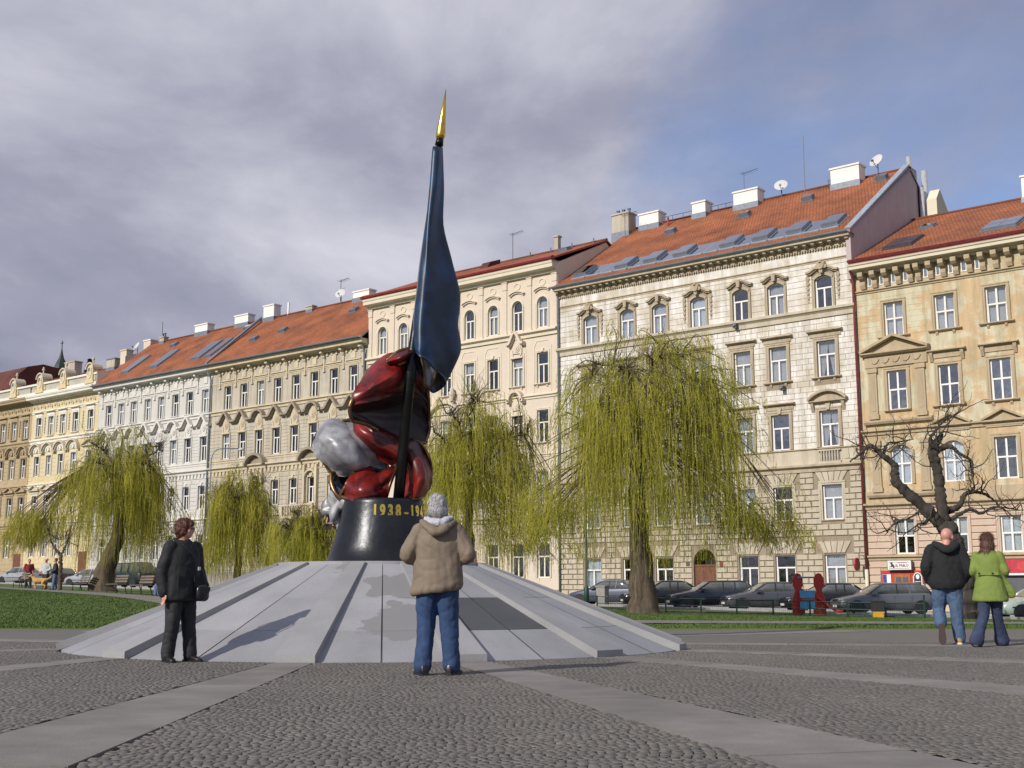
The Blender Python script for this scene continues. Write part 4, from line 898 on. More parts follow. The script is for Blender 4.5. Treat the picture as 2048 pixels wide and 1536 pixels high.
for k in range(5):
    c_ = x - 1.2 + k * .6; mb.band([(c_ - .28, 13.75), (c_ - .15, 13.55), (c_, 13.48), (c_ + .15, 13.55), (c_ + .28, 13.75)], .08, -.16, -.09)
mb.build('swags', T, H.e)
string_course(H, 9.45, 9.75, .25, T, x0=0, x1=W); string_course(H, 5.3, 5.62, .32, T); string_course(H, 2.48, 2.74, .22, T, 'shop_cornice')
boxes(H, 'band', [(0, W, 5.62, 6.3)], -.05, 'r_h6trim')
lowh = [h for h in H.holes if h[2] < 5] + [(.75, 3.25, -1, 2.1, 0), (5.4, W, -1, 2.45, 0)]
ashlar(H, .03, W, 2.76, 5.28, .36, 12.0, .07, .05, .025, 'r_h6low', pad=.16, holes=lowh, indiv=40, name='course')
ashlar(H, .03, W, -.7, 2.46, .38, 12.0, .07, .05, .025, 'r_h6low', pad=.02, holes=lowh, indiv=40, name='course')
ashlar(H, .03, 2.0 * 2, 15.0, 17.6, .32, 12.0, .012, .03, .005, 'r_h6', pad=.18, name='ashlar_course')
string_course(H, 17.66, 17.84, .16, T, 'architrave')
bx_ = [.55, 1.25, 1.95, 2.65, 3.35, 3.8, 4.5, 5.2, 5.9, 6.65, 7.35, 8.05, 8.75, 9.5, 10.2, 10.9, 11.6, 12.3, 13.0, 13.7, 14.4]
brackets(H, bx_, 17.9, 18.82, .62, .3, 'r_h6trim')
for a, b in zip(bx_[:-1], bx_[1:]):
    if b - a > .6 and int(a * 3) % 2: MB().box(a + .22, b - .22, -.03, .0, 18.05, 18.62).build('attic_window', 'white_frame', H.e).location = (0, 0, 0); MB().box(a + .27, b - .27, -.04, -.03, 18.1, 18.57).build('attic_pane', 'pane_dark', H.e)
cornice(H, 18.82, 19.36, .95, 'r_cream')
ro = roof(H, -.95, 19.44, 9.2, 24.35, .05, W + .1, 'tile', edge='pipe_red'); MB().prism_x([(-1.0, 19.36), (-1.1, 19.5), (-.8, 19.62), (-.7, 19.5)], .03, W).build('eaves_gutter', 'pipe_red', H.e)
skylight(ro, H.x(-2.3), .17, 1.7, 2.3, 'antenna', 2, 2, .12); skylight(ro, H.x(-8.0), .17, 1.9, 2.3, 'zinc', 2, 2, .12); skylight(ro, H.x(-2.4), .62, .8, .7, 'zinc', lift=.12); skylight(ro, H.x(-11.5), .17, 1.9, 2.3, 'zinc', 2, 2, .12)
chimney(ro, H.x(-9.3), .93, 4.0, 1.0, 1.3, pots=0)
# restaurant entrance
e_ = MB().box(.78, 3.16, -.16, 0, -.65, 1.92).build('entrance', 'door_red', H.e)
MB().box(1.5, 2.42, -.2, -.16, -.55, 1.72).build('entrance_door', 'wood_orange', e_)
for i in range(2):
    for j in range(2): MB().box(1.62 + i * .38, 1.62 + i * .38 + .29, -.225, -.2, .78 + j * .44, .78 + j * .44 + .36).build('door_pane', 'antenna', e_)
mat('chalkboard', (0.03, 0.032, 0.035), 0.8); mat('sign_white', (0.80, 0.78, 0.72), 0.5, var=.03); mat('sign_red', (0.46, 0.03, 0.05), 0.45); mat('ink', (0.03, 0.03, 0.04), 0.6); mat('ink_red', (0.55, 0.05, 0.05), 0.6); mat('poster_blue', (0.03, 0.05, 0.30), 0.5); mat('chalk', (0.6, 0.6, 0.58), 0.8); mat('door_orange', (0.5, 0.13, 0.03), .5)
MB().box(.86, 1.32, -.175, -.16, .72, 1.72).build('poster', 'sign_white', e_)
MB().box(.87, 1.09, -.18, -.175, 1.27, 1.71).box(1.10, 1.31, -.18, -.175, .74, 1.22).build('poster_print', 'poster_blue', e_)
MB().prism_y([(2.58, .55), (3.08, .55), (3.08, 1.6), (2.98, 1.76), (2.83, 1.83), (2.68, 1.76), (2.58, 1.6)], -.2, -.16).build('menu_board', 'chalkboard', e_)
MB().band([(2.58, .55), (2.58, 1.6), (2.68, 1.76), (2.83, 1.83), (2.98, 1.76), (3.08, 1.6), (3.08, .55)], -.05, -.215, -.19).build('menu_board_frame', 'sign_white', e_)
MB().prism_y([(2.83 + .1 * math.cos(t * PI / 5), 1.58 + .13 * math.sin(t * PI / 5)) for t in range(10)], -.205, -.2).build('menu_emblem', 'sign_white', e_)
mb = MB()
for k in range(5): mb.box(2.68 + .03 * (k % 2), 2.98 - .04 * (k % 3), -.205, -.2, 1.3 - k * .14, 1.34 - k * .14)
mb.build('menu_lines', 'chalk', e_); MB().box(2.6, 3.08, -.2, -.16, -.5, .35).build('lower_menu_board', 'chalkboard', e_)
sg = MB().box(1.25, 2.62, -.42, -.22, 1.93, 2.48).build('restaurant_sign', 'antenna', e_); MB().cbox(1.28, 2.59, -.44, -.42, 1.96, 2.45, .008).build('sign_board', 'sign_white', sg)
MB().band([(1.36, 2.03), (2.5, 2.03), (2.5, 2.38), (1.36, 2.38), (1.36, 2.03)], .022, -.447, -.44).build('sign_border', 'ink', sg)
ob('sign_text', text_mesh('EL PABLO', .2, .002, 'ink', 'LEFT', .004, 1.0), sg, (1.72, -.447, 2.08), (PI / 2, 0, 0), (.85, 1, 1)); ob('sign_text', text_mesh('RESTAURACE', .085, .002, 'ink_red', 'LEFT', .001), sg, (1.85, -.447, 2.285), (PI / 2, 0, 0))
mb = MB()
for cx_, cz, r_ in ((1.5, 2.3, .07), (1.56, 2.2, .09), (1.62, 2.12, .07), (1.47, 2.14, .05)): mb.prism_y([(cx_ + r_ * math.cos(t * PI / 5), cz + r_ * .8 * math.sin(t * PI / 5)) for t in range(10)], -.446 - r_ * .01, -.44)
mb.build('sign_emblem', 'ink', sg)
# shop at the right
sh = MB().box(5.55, 10.6, -.3, 0, 1.72, 2.44).build('shop_fascia', 'sign_red', H.e)
MB().box(5.55, 10.6, -.34, -.002, 1.62, 1.72).build('fascia_rail', 'sign_white', sh)
for k in range(3):
    MB().prism_y([(6.9 + k * 1.5 + .32 * math.cos(t * PI / 6) * (1 + .15 * math.sin(3 * t)), 2.07 + .24 * math.sin(t * PI / 6)) for t in range(12)], -.315, -.3).build('fascia_emblem', 'sign_white' if k == 0 else 'ink_red', sh)
    MB().band([(6.25 + k * 1.5, 1.74), (6.25 + k * 1.5, 2.42)], .03, -.312, -.3).build('fascia_joint', 'pipe_red', sh)
ob('fascia_letter', text_mesh('O', .26, .002, 'ink', 'CENTER'), sh, (6.9, -.318, 1.98), (PI / 2, 0, 0))
MB().box(5.6, 10.5, -.1, .0, -.6, 1.6).build('shop_window', 'antenna', H.e); MB().box(5.9, 6.9, -.16, -.1, -.5, 1.0).box(6.0, 6.45, -.2, -.16, -.3, .9).build('shop_door', 'wood_orange', H.e)
MB().box(4.2, 10.6, -.22, -.105, -.9, -.3).build('shop_plinth', 'pavement', H.e)
# hanging round sign on a wrought bracket between the houses
hs_ = empty('hanging_sign', street(-.02, .3, 0), HROT, label='round dark red sign hanging from an iron bracket by the red downpipe', cat='sign')
MB().tube([(0, .25, 2.75), (0, -.75, 2.75)], .02, 6).tube([(0, .25, 2.3), (0, -.35, 2.72)], .015, 6).build('bracket', 'antenna', hs_)
mb = MB(); mb.prism_x([(-.55 + .36 * math.cos(t * PI / 8), 2.28 + .36 * math.sin(t * PI / 8)) for t in range(16)], -.35, -.27); mb.build('disc', 'sign_red', hs_, rot=None)
mb = MB(); mb.prism_x([(-.55 + .3 * math.cos(t * PI / 8), 2.28 + .3 * math.sin(t * PI / 8)) for t in range(16)], -.37, -.25); mb.build('disc_face', 'pipe_red', hs_)
# ------------------------------------------------------------ the flag monument
def granite(name, col, stain=None):
    m, n, l, p = new_mat(name)
    t = n.new('ShaderNodeTexCoord'); a = n.new('ShaderNodeTexNoise'); a.inputs['Scale'].default_value = 90; a.inputs['Detail'].default_value = 3; l.new(t.outputs['Object'], a.inputs['Vector'])
    b = n.new('ShaderNodeTexNoise'); b.inputs['Scale'].default_value = 1.3; b.inputs['Detail'].default_value = 7; l.new(t.outputs['Object'], b.inputs['Vector'])
    s = n.new('ShaderNodeMath'); s.operation = 'ADD'; l.new(a.outputs['Fac'], s.inputs[0]); l.new(b.outputs['Fac'], s.inputs[1])
    mr = n.new('ShaderNodeMapRange'); l.new(s.outputs[0], mr.inputs[0]); mr.inputs[1].default_value = 0.6; mr.inputs[2].default_value = 1.4; mr.inputs[3].default_value = 0.74; mr.inputs[4].default_value = 1.2
    vm = n.new('ShaderNodeVectorMath'); vm.operation = 'SCALE'; vm.inputs[0].default_value = col; oi = n.new('ShaderNodeObjectInfo'); m5 = n.new('ShaderNodeMath'); m5.operation = 'MULTIPLY_ADD'; l.new(oi.outputs['Random'], m5.inputs[0]); m5.inputs[1].default_value = .16; m5.inputs[2].default_value = .92; m6 = n.new('ShaderNodeMath'); m6.operation = 'MULTIPLY'; l.new(m5.outputs[0], m6.inputs[0]); l.new(mr.outputs[0], m6.inputs[1]); l.new(m6.outputs[0], vm.inputs['Scale'])
    o = vm.outputs[0]
    if stain:     # the damp stain on the front of the plinth: two blotches with ragged edges
        acc = None
        for (cx_, cy_, cz_, rad) in stain:
            d = n.new('ShaderNodeVectorMath'); d.operation = 'DISTANCE'
            w_ = n.new('ShaderNodeTexNoise'); w_.inputs['Scale'].default_value = 2.2; w_.inputs['Detail'].default_value = 8; l.new(t.outputs['Object'], w_.inputs['Vector'])
            wv = n.new('ShaderNodeVectorMath'); wv.operation = 'SCALE'; wv.inputs['Scale'].default_value = 1.1; l.new(w_.outputs['Color'], wv.inputs[0])
            ad = n.new('ShaderNodeVectorMath'); l.new(t.outputs['Object'], ad.inputs[0]); l.new(wv.outputs[0], ad.inputs[1])
            l.new(ad.outputs[0], d.inputs[0]); d.inputs[1].default_value = (cx_ + .55, cy_ + .55, cz_ + .55)
            r_ = n.new('ShaderNodeMapRange'); l.new(d.outputs['Value'], r_.inputs[0]); r_.inputs[1].default_value = rad; r_.inputs[2].default_value = rad * .94
            if acc is None: acc = r_.outputs[0]
            else:
                mm_ = n.new('ShaderNodeMath'); mm_.operation = 'MAXIMUM'; l.new(acc, mm_.inputs[0]); l.new(r_.outputs[0], mm_.inputs[1]); acc = mm_.outputs[0]
        sc_ = n.new('ShaderNodeMath'); sc_.operation = 'MULTIPLY'; l.new(acc, sc_.inputs[0]); sc_.inputs[1].default_value = 0.8
        mx_ = n.new('ShaderNodeMix'); mx_.data_type = 'RGBA'; l.new(sc_.outputs[0], mx_.inputs[0]); l.new(o, mx_.inputs[6]); mx_.inputs[7].default_value = (0.205, 0.198, 0.192, 1); o = mx_.outputs[2]
    l.new(o, p.inputs['Base Color']); p.inputs['Roughness'].default_value = 0.6
    bp = n.new('ShaderNodeBump'); bp.inputs['Strength'].default_value = .2; bp.inputs['Distance'].default_value = .01; l.new(a.outputs['Fac'], bp.inputs['Height']); l.new(bp.outputs[0], p.inputs['Normal'])
granite('granite', (0.29, 0.29, 0.298), [(0.55, -2.3, .9, .55), (0.68, -3.5, .45, .62), (-0.35, -1.75, 1.1, .25)]); granite('granite_rib', (0.29, 0.288, 0.288)); granite('granite_dark', (0.075, 0.078, 0.082)); granite('granite_core', (0.10, 0.10, 0.105))
def patina(name, c1, c2, rough, metal, bump=.25):
    mat(name, c1, rough, metal, scale=1.7, col2=c2, lo=.44, hi=.70, bump=bump, bscale=7)
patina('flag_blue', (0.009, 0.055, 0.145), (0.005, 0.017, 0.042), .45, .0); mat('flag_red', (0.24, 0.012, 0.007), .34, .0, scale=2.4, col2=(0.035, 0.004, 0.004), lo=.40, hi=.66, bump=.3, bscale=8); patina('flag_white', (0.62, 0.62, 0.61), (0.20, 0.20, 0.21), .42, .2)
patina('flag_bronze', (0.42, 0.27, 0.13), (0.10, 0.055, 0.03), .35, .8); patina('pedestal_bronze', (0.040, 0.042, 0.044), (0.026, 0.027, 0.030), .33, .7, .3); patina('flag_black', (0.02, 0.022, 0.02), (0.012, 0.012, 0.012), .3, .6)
patina('flag_red_shade', (0.05, 0.006, 0.005), (0.012, 0.004, 0.004), .4, .0); mat('gold', (0.80, 0.52, 0.10), .28, 1.0, var=.15, scale=6)  # lower red drape: shade below the bulge painted in as near-black red
BLUE = [[(0.733,-0.066,7.981),(0.769,-0.144,7.952),(0.829,0.031,8.017),(0.878,0.104,8.045),(0.836,0.156,8.064),(0.769,0.097,8.042),(0.729,0.064,8.030)],
    [(0.689,-0.158,7.309),(0.740,-0.244,7.280),(0.832,-0.043,7.348),(0.903,0.065,7.385),(0.841,0.141,7.411),(0.743,0.054,7.382),(0.687,-0.028,7.354)],
    [(0.623,-0.255,6.607),(0.689,-0.350,6.578),(0.810,-0.123,6.647),(0.904,0.020,6.691),(0.822,0.120,6.722),(0.694,0.006,6.687),(0.622,-0.125,6.647)],
    [(0.572,-0.340,6.005),(0.676,-0.456,5.973),(0.876,-0.164,6.053),(1.028,0.068,6.117),(0.897,0.231,6.162),(0.689,0.045,6.111),(0.577,-0.210,6.040)],
    [(0.523,-0.426,5.413),(0.662,-0.562,5.379),(0.936,-0.207,5.466),(1.144,0.111,5.544),(0.966,0.333,5.599),(0.682,0.079,5.536),(0.532,-0.296,5.445)],
    [(0.488,-0.499,4.914),(0.626,-0.635,4.884),(0.898,-0.280,4.962),(1.103,0.038,5.032),(0.926,0.260,5.080),(0.644,0.006,5.025),(0.497,-0.369,4.943)],
    [(0.473,-0.548,4.586),(0.627,-0.693,4.557),(0.931,-0.310,4.634),(1.161,0.047,4.706),(0.963,0.297,4.756),(0.648,0.011,4.699),(0.484,-0.418,4.612)],
    [(0.475,-0.560,4.520),(0.610,-0.700,4.414),(0.882,-0.330,4.350),(1.131,0.030,4.475),(0.887,0.270,4.380),(0.640,0.000,4.331),(0.512,-0.420,4.413)],
    [(0.491,-0.560,4.481),(0.633,-0.680,4.363),(0.834,-0.300,4.220),(0.969,0.000,4.064),(0.760,0.180,3.940),(0.651,0.000,4.032),(0.559,-0.400,4.234)]]
RED1 = [[(-0.249,-0.350,4.211),(0.055,-0.300,4.420),(0.245,-0.250,4.518),(0.428,-0.380,4.572),(0.529,-0.250,4.526),(0.624,0.000,4.331)],
    [(-0.303,-0.700,3.946),(-0.085,-0.870,3.964),(0.184,-0.770,4.089),(0.378,-0.380,4.238),(0.541,-0.150,4.223),(0.649,0.150,4.057)],
    [(-0.397,-0.880,3.693),(-0.191,-0.900,3.759),(0.096,-0.620,3.882),(0.366,-0.200,4.015),(0.561,0.050,3.976),(0.670,0.220,3.841)],
    [(-0.444,-0.900,3.560),(-0.234,-0.840,3.653),(0.070,-0.500,3.784),(0.352,-0.100,3.903),(0.559,0.100,3.871),(0.669,0.250,3.748)]]
RED1B = [[(-0.447,-0.880,3.578),(-0.237,-0.820,3.679),(0.068,-0.480,3.811),(0.350,-0.080,3.923),(0.557,0.120,3.890),(0.668,0.270,3.768)],  # shaded lower part of the red drape, its shade put into the colour
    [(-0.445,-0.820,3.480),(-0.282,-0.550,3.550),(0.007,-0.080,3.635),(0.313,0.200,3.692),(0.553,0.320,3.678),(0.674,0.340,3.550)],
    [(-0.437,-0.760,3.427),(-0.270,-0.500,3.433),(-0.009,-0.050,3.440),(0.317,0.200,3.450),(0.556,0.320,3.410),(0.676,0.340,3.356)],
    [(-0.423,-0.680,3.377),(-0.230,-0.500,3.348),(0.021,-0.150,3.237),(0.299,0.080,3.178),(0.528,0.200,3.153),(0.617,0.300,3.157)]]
RED2 = [[(-0.463,0.050,3.446),(-0.390,-0.150,3.427),(-0.312,-0.150,3.419),(-0.250,0.000,3.391)],
    [(-0.451,0.050,3.238),(-0.290,-0.300,3.226),(-0.104,-0.300,3.273),(0.068,0.000,3.264)],
    [(-0.272,0.050,3.000),(-0.061,-0.300,3.007),(0.114,-0.280,3.103),(0.267,0.000,3.200)],
    [(0.023,0.050,2.849),(0.195,-0.280,2.885),(0.386,-0.260,3.012),(0.543,0.000,3.137)],
    [(0.230,0.050,2.715),(0.399,-0.280,2.729),(0.587,-0.320,2.834),(0.700,0.050,2.905)],
    [(0.285,0.000,2.521),(0.481,-0.300,2.510),(0.654,-0.360,2.582),(0.739,0.100,2.664)],
    [(0.261,-0.050,2.329),(0.453,-0.300,2.325),(0.609,-0.340,2.368),(0.702,0.100,2.451)],
    [(0.226,0.000,2.239),(0.401,-0.300,2.210),(0.562,-0.300,2.217),(0.625,0.100,2.294)]]
RED3 = [[(-0.376,0.100,2.783),(-0.211,0.050,2.731),(-0.011,0.100,2.688),(0.215,-0.050,2.784)],
    [(-0.460,-0.200,2.597),(-0.272,-0.340,2.584),(-0.044,-0.300,2.526),(0.177,-0.200,2.612)],
    [(-0.566,-0.300,2.402),(-0.345,-0.520,2.338),(-0.084,-0.460,2.312),(0.125,-0.280,2.435)],
    [(-0.654,-0.200,2.271),(-0.373,-0.450,2.183),(-0.086,-0.420,2.185),(0.063,-0.240,2.229)]]
WHITE1 = [[(-1.078,0.350,3.389),(-0.873,0.300,3.496),(-0.626,0.250,3.514),(-0.390,0.300,3.448),(-0.150,0.350,3.211)],
    [(-1.122,0.100,3.181),(-0.856,-0.300,3.194),(-0.542,-0.320,3.168),(-0.298,-0.080,3.080),(-0.050,0.200,2.953)],
    [(-1.061,0.050,2.976),(-0.761,-0.380,2.943),(-0.458,-0.330,2.895),(-0.220,-0.030,2.849),(0.032,0.200,2.793)],
    [(-0.929,0.050,2.778),(-0.643,-0.250,2.748),(-0.399,-0.150,2.719),(-0.187,0.050,2.715),(0.034,0.200,2.698)],
    [(-0.838,0.100,2.625),(-0.626,0.100,2.641),(-0.411,0.150,2.669),(-0.201,0.180,2.672),(-0.010,0.250,2.655)]]
CAVITY = [[(-0.832,0.000,2.647),(-0.720,0.200,2.690),(-0.569,0.380,2.707)],  # black sheet that paints in the shade of the open cavity
    [(-0.805,-0.100,2.466),(-0.755,0.200,2.491),(-0.585,0.420,2.494)],
    [(-0.707,-0.160,2.290),(-0.664,0.150,2.314),(-0.542,0.420,2.334)],
    [(-0.542,-0.160,2.181),(-0.537,0.100,2.200),(-0.451,0.350,2.218)]]
WHITE3 = [[(-0.758,0.300,2.389),(-0.606,0.000,2.349),(-0.468,-0.080,2.234)],
    [(-0.922,0.350,2.265),(-0.713,-0.050,2.228),(-0.510,-0.100,2.154)],
    [(-0.957,0.350,2.091),(-0.770,0.000,2.037),(-0.598,0.000,2.029)],
    [(-0.922,0.400,1.999),(-0.735,0.100,1.941),(-0.649,0.050,1.900)],
    [(-0.942,0.350,1.798),(-0.811,0.100,1.840),(-0.715,0.100,1.762)]]
POLE = [(0.273, -0.42, 2.208), (0.465, -0.52, 4.473), (0.635, -0.25, 6.236), (0.81, 0.0, 8.057)]
TIP = [(0.81, 0.0, 8.04), (0.825, 0.0, 8.152), (0.916, 0.0, 9.022)]
RED0 = [[(0.512,-0.450,4.574),(0.389,-0.550,4.530),(0.239,-0.600,4.465),(0.064,-0.600,4.323)],
    [(0.533,-0.500,4.485),(0.405,-0.720,4.402),(0.273,-0.780,4.328),(0.101,-0.660,4.289)],
    [(0.538,-0.350,4.426),(0.395,-0.500,4.342),(0.276,-0.550,4.286),(0.140,-0.500,4.271)]]
WHITE0 = [[(0.596,-0.500,4.429),(0.715,-0.420,4.373),(0.836,-0.340,4.261)],  # added sheet turned to the sun, stands in for the lit inner wall
    [(0.634,-0.460,4.207),(0.708,-0.400,4.163),(0.798,-0.320,4.113)],
    [(0.665,-0.420,3.962),(0.694,-0.380,3.953),(0.729,-0.320,3.939)]]
mon = empty('flag_monument', (MC[0], MC[1], 0), label='furled blue, red and white bronze flag with gold spear tip on a granite cone', cat='monument')
CT, CZ = 1.60, 1.20
def cz(r): return CZ * (CR - r) / (CR - CT)
core = MB().lathe([(CR - .02, -.1), (CR - .02, .01 - .06 + .05), (CT, CZ - .05), (.9, CZ - .05)], 60).build('core', 'granite_core', mon)
courses = [(CR, 3.78), (3.78, 2.78), (2.78, CT)]
def rib_half(r): return .10 + .14 * (r - CT) / (CR - CT)
for k, (a, _) in enumerate(RIBS):
    dx, dy = rdir(a); RSTEP = (RIBS[(k + 1) % len(RIBS)][0] - a) % (2 * PI)
    # raised rib, running out to a square end
    mb = MB(); V = []
    for r_ in (CR + .06, CT + .02):
        h = rib_half(r_)
        for s_ in (-1, 1):
            for zz_ in (cz(r_) - .09 if r_ < CR else -.02, max(.085, cz(r_) + .07) if r_ > CR else cz(r_) + .045):
                V.append((dx * r_ + s_ * -dy * h, dy * r_ + s_ * dx * h, zz_))
    mb.add(V, [(0, 2, 3, 1), (4, 5, 7, 6), (1, 3, 7, 5), (0, 1, 5, 4), (2, 6, 7, 3)])
    mb.build('rib', 'granite_rib', mon)
    for ci, (r1, r2) in enumerate(courses):
      for hf in (0, 1):
        mb = MB(); V = []; n_ = 3; g_ = .006; ga = .0025
        for r_ in (r1 - g_, r2 + g_):
            for j in range(n_ + 1):
                b = a + RSTEP * (hf + j / n_) / 2 + (ga if j == 0 and hf else (-ga if j == n_ and not hf else 0)); V.append((rdir(b)[0] * r_, rdir(b)[1] * r_, cz(r_) + .0)); 
        F = [(j, j + 1, n_ + 2 + j, n_ + 1 + j) for j in range(n_)]; o_ = len(V); V += [(x, y, z - .05) for x, y, z in V]
        F += [(j + 1, j, o_ + j, o_ + j + 1) for j in range(n_)] + [(n_ + 1 + j, n_ + 2 + j, o_ + n_ + 2 + j, o_ + n_ + 1 + j) for j in range(n_)]
        dark = (k == 3 and ci == 1)
        mb.add(V, F).build('dark_plaque' if dark else 'panel', 'granite_dark' if dark else 'granite', mon)
MB().lathe([(CT + .0, CZ - .04), (CT, CZ + .042), (.5, CZ + .044)], 60).build('cap_stone', 'granite', mon)
ped = MB().lathe([(.93, CZ - .02), (.93, CZ + .02), (.87, CZ + .06), (.79, CZ + .28), (.72, CZ + .52), (.665, CZ + .75), (.63, CZ + .95), (.625, CZ + 1.0), (.60, CZ + 1.02), (.2, CZ + 1.03)], 64).build('pedestal', 'pedestal_bronze', mon, smooth=True)
for i, ch in enumerate('1938-1945'):
    if ch == '-': me = MB().box(-.05, .05, -.012, .012, .09, .12).mesh('numeral', 'gold'); rx = 0
    else: me = text_mesh(ch, .265, .014, 'gold', 'CENTER', .014, xs=.8); rx = PI / 2
    ang = R((-5, 5, 15.5, 26, 37.5, 48, 58, 68.5, 79)[i]); r_ = .655
    ob('numeral', me, ped, (rdir(ang)[0] * r_, rdir(ang)[1] * r_, CZ + .68), (rx - R(4) if rx else 0, 0, ang), (.62, .95, 1) if rx else (.75, 1, 1))
def surf(name, rows, outer, inner, rim, nu=9, nv=7, th=.045, ripple=0.0, tube=False):
    """smooth sheet through a grid of points, given real thickness"""
    g = [smooth_line(r_, nu) for r_ in rows]; cols_ = list(zip(*g)); cols_ = [smooth_line(list(c), nv) for c in cols_]; g = list(zip(*cols_))
    nr_, nc = len(g), len(g[0]); A = np.array(g)
    du = np.gradient(A, axis=1); dv = np.gradient(A, axis=0); nn = np.cross(du, dv); nn /= (np.linalg.norm(nn, axis=2, keepdims=True) + 1e-9)
    neg = (np.sum(nn * (A - A.mean(axis=1, keepdims=True))) < 0) if tube else (np.sum(nn[..., 1]) > 0)
    if neg: nn = -nn
    if ripple:
        uu = np.linspace(0, 1, nc)[None]; vv = np.linspace(0, 1, nr_)[:, None]; A = A + nn * (ripple * (np.sin(uu * 9 + vv * 5) + .6 * np.sin(uu * 4 - vv * 11 + 1) + 1.5 * np.abs(np.sin(uu * 5.5 - vv * 3.2 + .6)) ** .7 + .9 * np.abs(np.sin(uu * 3 + vv * 6.5)) ** .6 - 1.2))[..., None]
    B = A - nn * th
    V = np.concatenate([A.reshape(-1, 3), B.reshape(-1, 3)]); o_ = nr_ * nc; F = []; mi = []
    idx = lambda i, j: i * nc + j
    flip = bool(neg)
    for i in range(nr_ - 1):
        for j in range(nc - 1):
            f = (idx(i, j), idx(i + 1, j), idx(i + 1, j + 1), idx(i, j + 1)); F.append(f if flip else f[::-1]); mi.append(0)
            f = tuple(o_ + t for t in f); F.append(f[::-1] if flip else f); mi.append(1)
    ed = [(idx(0, j), idx(0, j + 1)) for j in range(nc - 1)] + [(idx(nr_ - 1, j), idx(nr_ - 1, j + 1)) for j in range(nc - 1)] + [(idx(i, 0), idx(i + 1, 0)) for i in range(nr_ - 1)] + [(idx(i, nc - 1), idx(i + 1, nc - 1)) for i in range(nr_ - 1)]
    for p_, q_ in ed: F.append((p_, q_, o_ + q_, o_ + p_)); mi.append(2)
    me = bpy.data.meshes.new(name); me.from_pydata([tuple(v) for v in V], [], F)
    for m_ in (outer, inner, rim): me.materials.append(M[m_])
    me.polygons.foreach_set('material_index', mi); me.polygons.foreach_set('use_smooth', [True] * len(F)); me.update()
    o2 = ob(name, me, mon)
    # rolled bronze hem along the outline
    loop = [g[0][j] for j in range(nc)] + [g[i][nc - 1] for i in range(1, nr_)] + [g[nr_ - 1][j] for j in range(nc - 2, -1, -1)] + [g[i][0] for i in range(nr_ - 2, -1, -1)]
    ed_ = {'t': [g[0][j] for j in range(nc)], 'r': [g[i][nc - 1] for i in range(nr_)], 'b': [g[nr_ - 1][j] for j in range(nc)], 'l': [g[i][0] for i in range(nr_)]}
    return o2, loop, ed_
MB().tube(POLE, [.085, .08, .04, .035], 14).build('pole', 'flag_black', mon, smooth=True)
MB().tube([TIP[0], TIP[1]], [.07, .06], 12).build('ferrule', 'flag_black', mon, smooth=True)
t0, t1 = Vector(TIP[1]), Vector(TIP[2]); MB().tube([t0, t0 + (t1 - t0) * .04, t0 + (t1 - t0) * .12, t0 + (t1 - t0) * .5, t1], [.055, .075, .078, .045, .004], 14).build('spear_tip', 'gold', mon, smooth=True)
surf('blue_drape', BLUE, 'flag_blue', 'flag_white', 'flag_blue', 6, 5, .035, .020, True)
for nm, rows, a_, b_, rp in (('added_white_sheet', WHITE0, 'flag_white', 'flag_white', .006), ('red_lip', RED0, 'flag_red', 'flag_red', .004), ('red_drape', RED1, 'flag_red', 'flag_red', .030), ('red_drape_shade', RED1B, 'flag_red_shade', 'flag_black', .012), ('red_fold', RED2, 'flag_red', 'flag_black', .026), ('red_lower_fold', RED3, 'flag_red', 'flag_black', .026), ('white_drape', WHITE1, 'flag_white', 'flag_black', .03), ('cavity_shade', CAVITY, 'flag_black', 'flag_black', .01), ('white_hanging_fold', WHITE3, 'flag_white', 'flag_white', .05)):
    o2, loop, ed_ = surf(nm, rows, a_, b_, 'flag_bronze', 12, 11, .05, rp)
    if nm in ('red_drape', 'red_drape_shade'):      # one cloth: the hem follows only its free edges
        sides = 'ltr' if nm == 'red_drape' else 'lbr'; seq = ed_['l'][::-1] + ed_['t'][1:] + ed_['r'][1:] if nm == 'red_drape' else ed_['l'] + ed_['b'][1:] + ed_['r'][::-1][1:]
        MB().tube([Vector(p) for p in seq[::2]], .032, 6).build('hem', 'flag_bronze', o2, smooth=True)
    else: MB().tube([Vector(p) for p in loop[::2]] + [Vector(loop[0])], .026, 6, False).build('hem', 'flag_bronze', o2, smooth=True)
# ------------------------------------------------------------ people
mat('skin', (0.50, 0.27, 0.19), .55, var=.08, scale=8); mat('skin_pink', (0.56, 0.27, 0.20), .5, var=.08, scale=8)
mat('hair_grey', (0.46, 0.45, 0.45), .7, var=.35, scale=30, bump=.8, bscale=60, stretch=(1, 1, .25)); mat('hair_auburn', (0.11, 0.032, 0.014), .5, var=.5, scale=28, bump=.8, bscale=60, stretch=(1, 1, .25)); mat('hair_brown', (0.12, 0.048, 0.022), .45, var=.5, scale=26, bump=.8, bscale=60, stretch=(1, 1, .12))
mat('jacket_tan', (0.185, 0.142, 0.098), .75, var=.12, scale=5, bump=.5, bscale=9); mat('lining_grey', (0.42, 0.43, 0.47), .8, var=.15, scale=10, bump=.5, bscale=14); mat('jeans', (0.022, 0.05, 0.125), .85, var=.25, scale=6, bump=.5, bscale=14); mat('jeans_faded', (0.085, 0.135, 0.215), .85, scale=4, col2=(0.045, 0.08, 0.15), bump=.5, bscale=14); mat('jeans_dark', (0.03, 0.042, 0.085), .85, var=.25, scale=5, bump=.5, bscale=14)
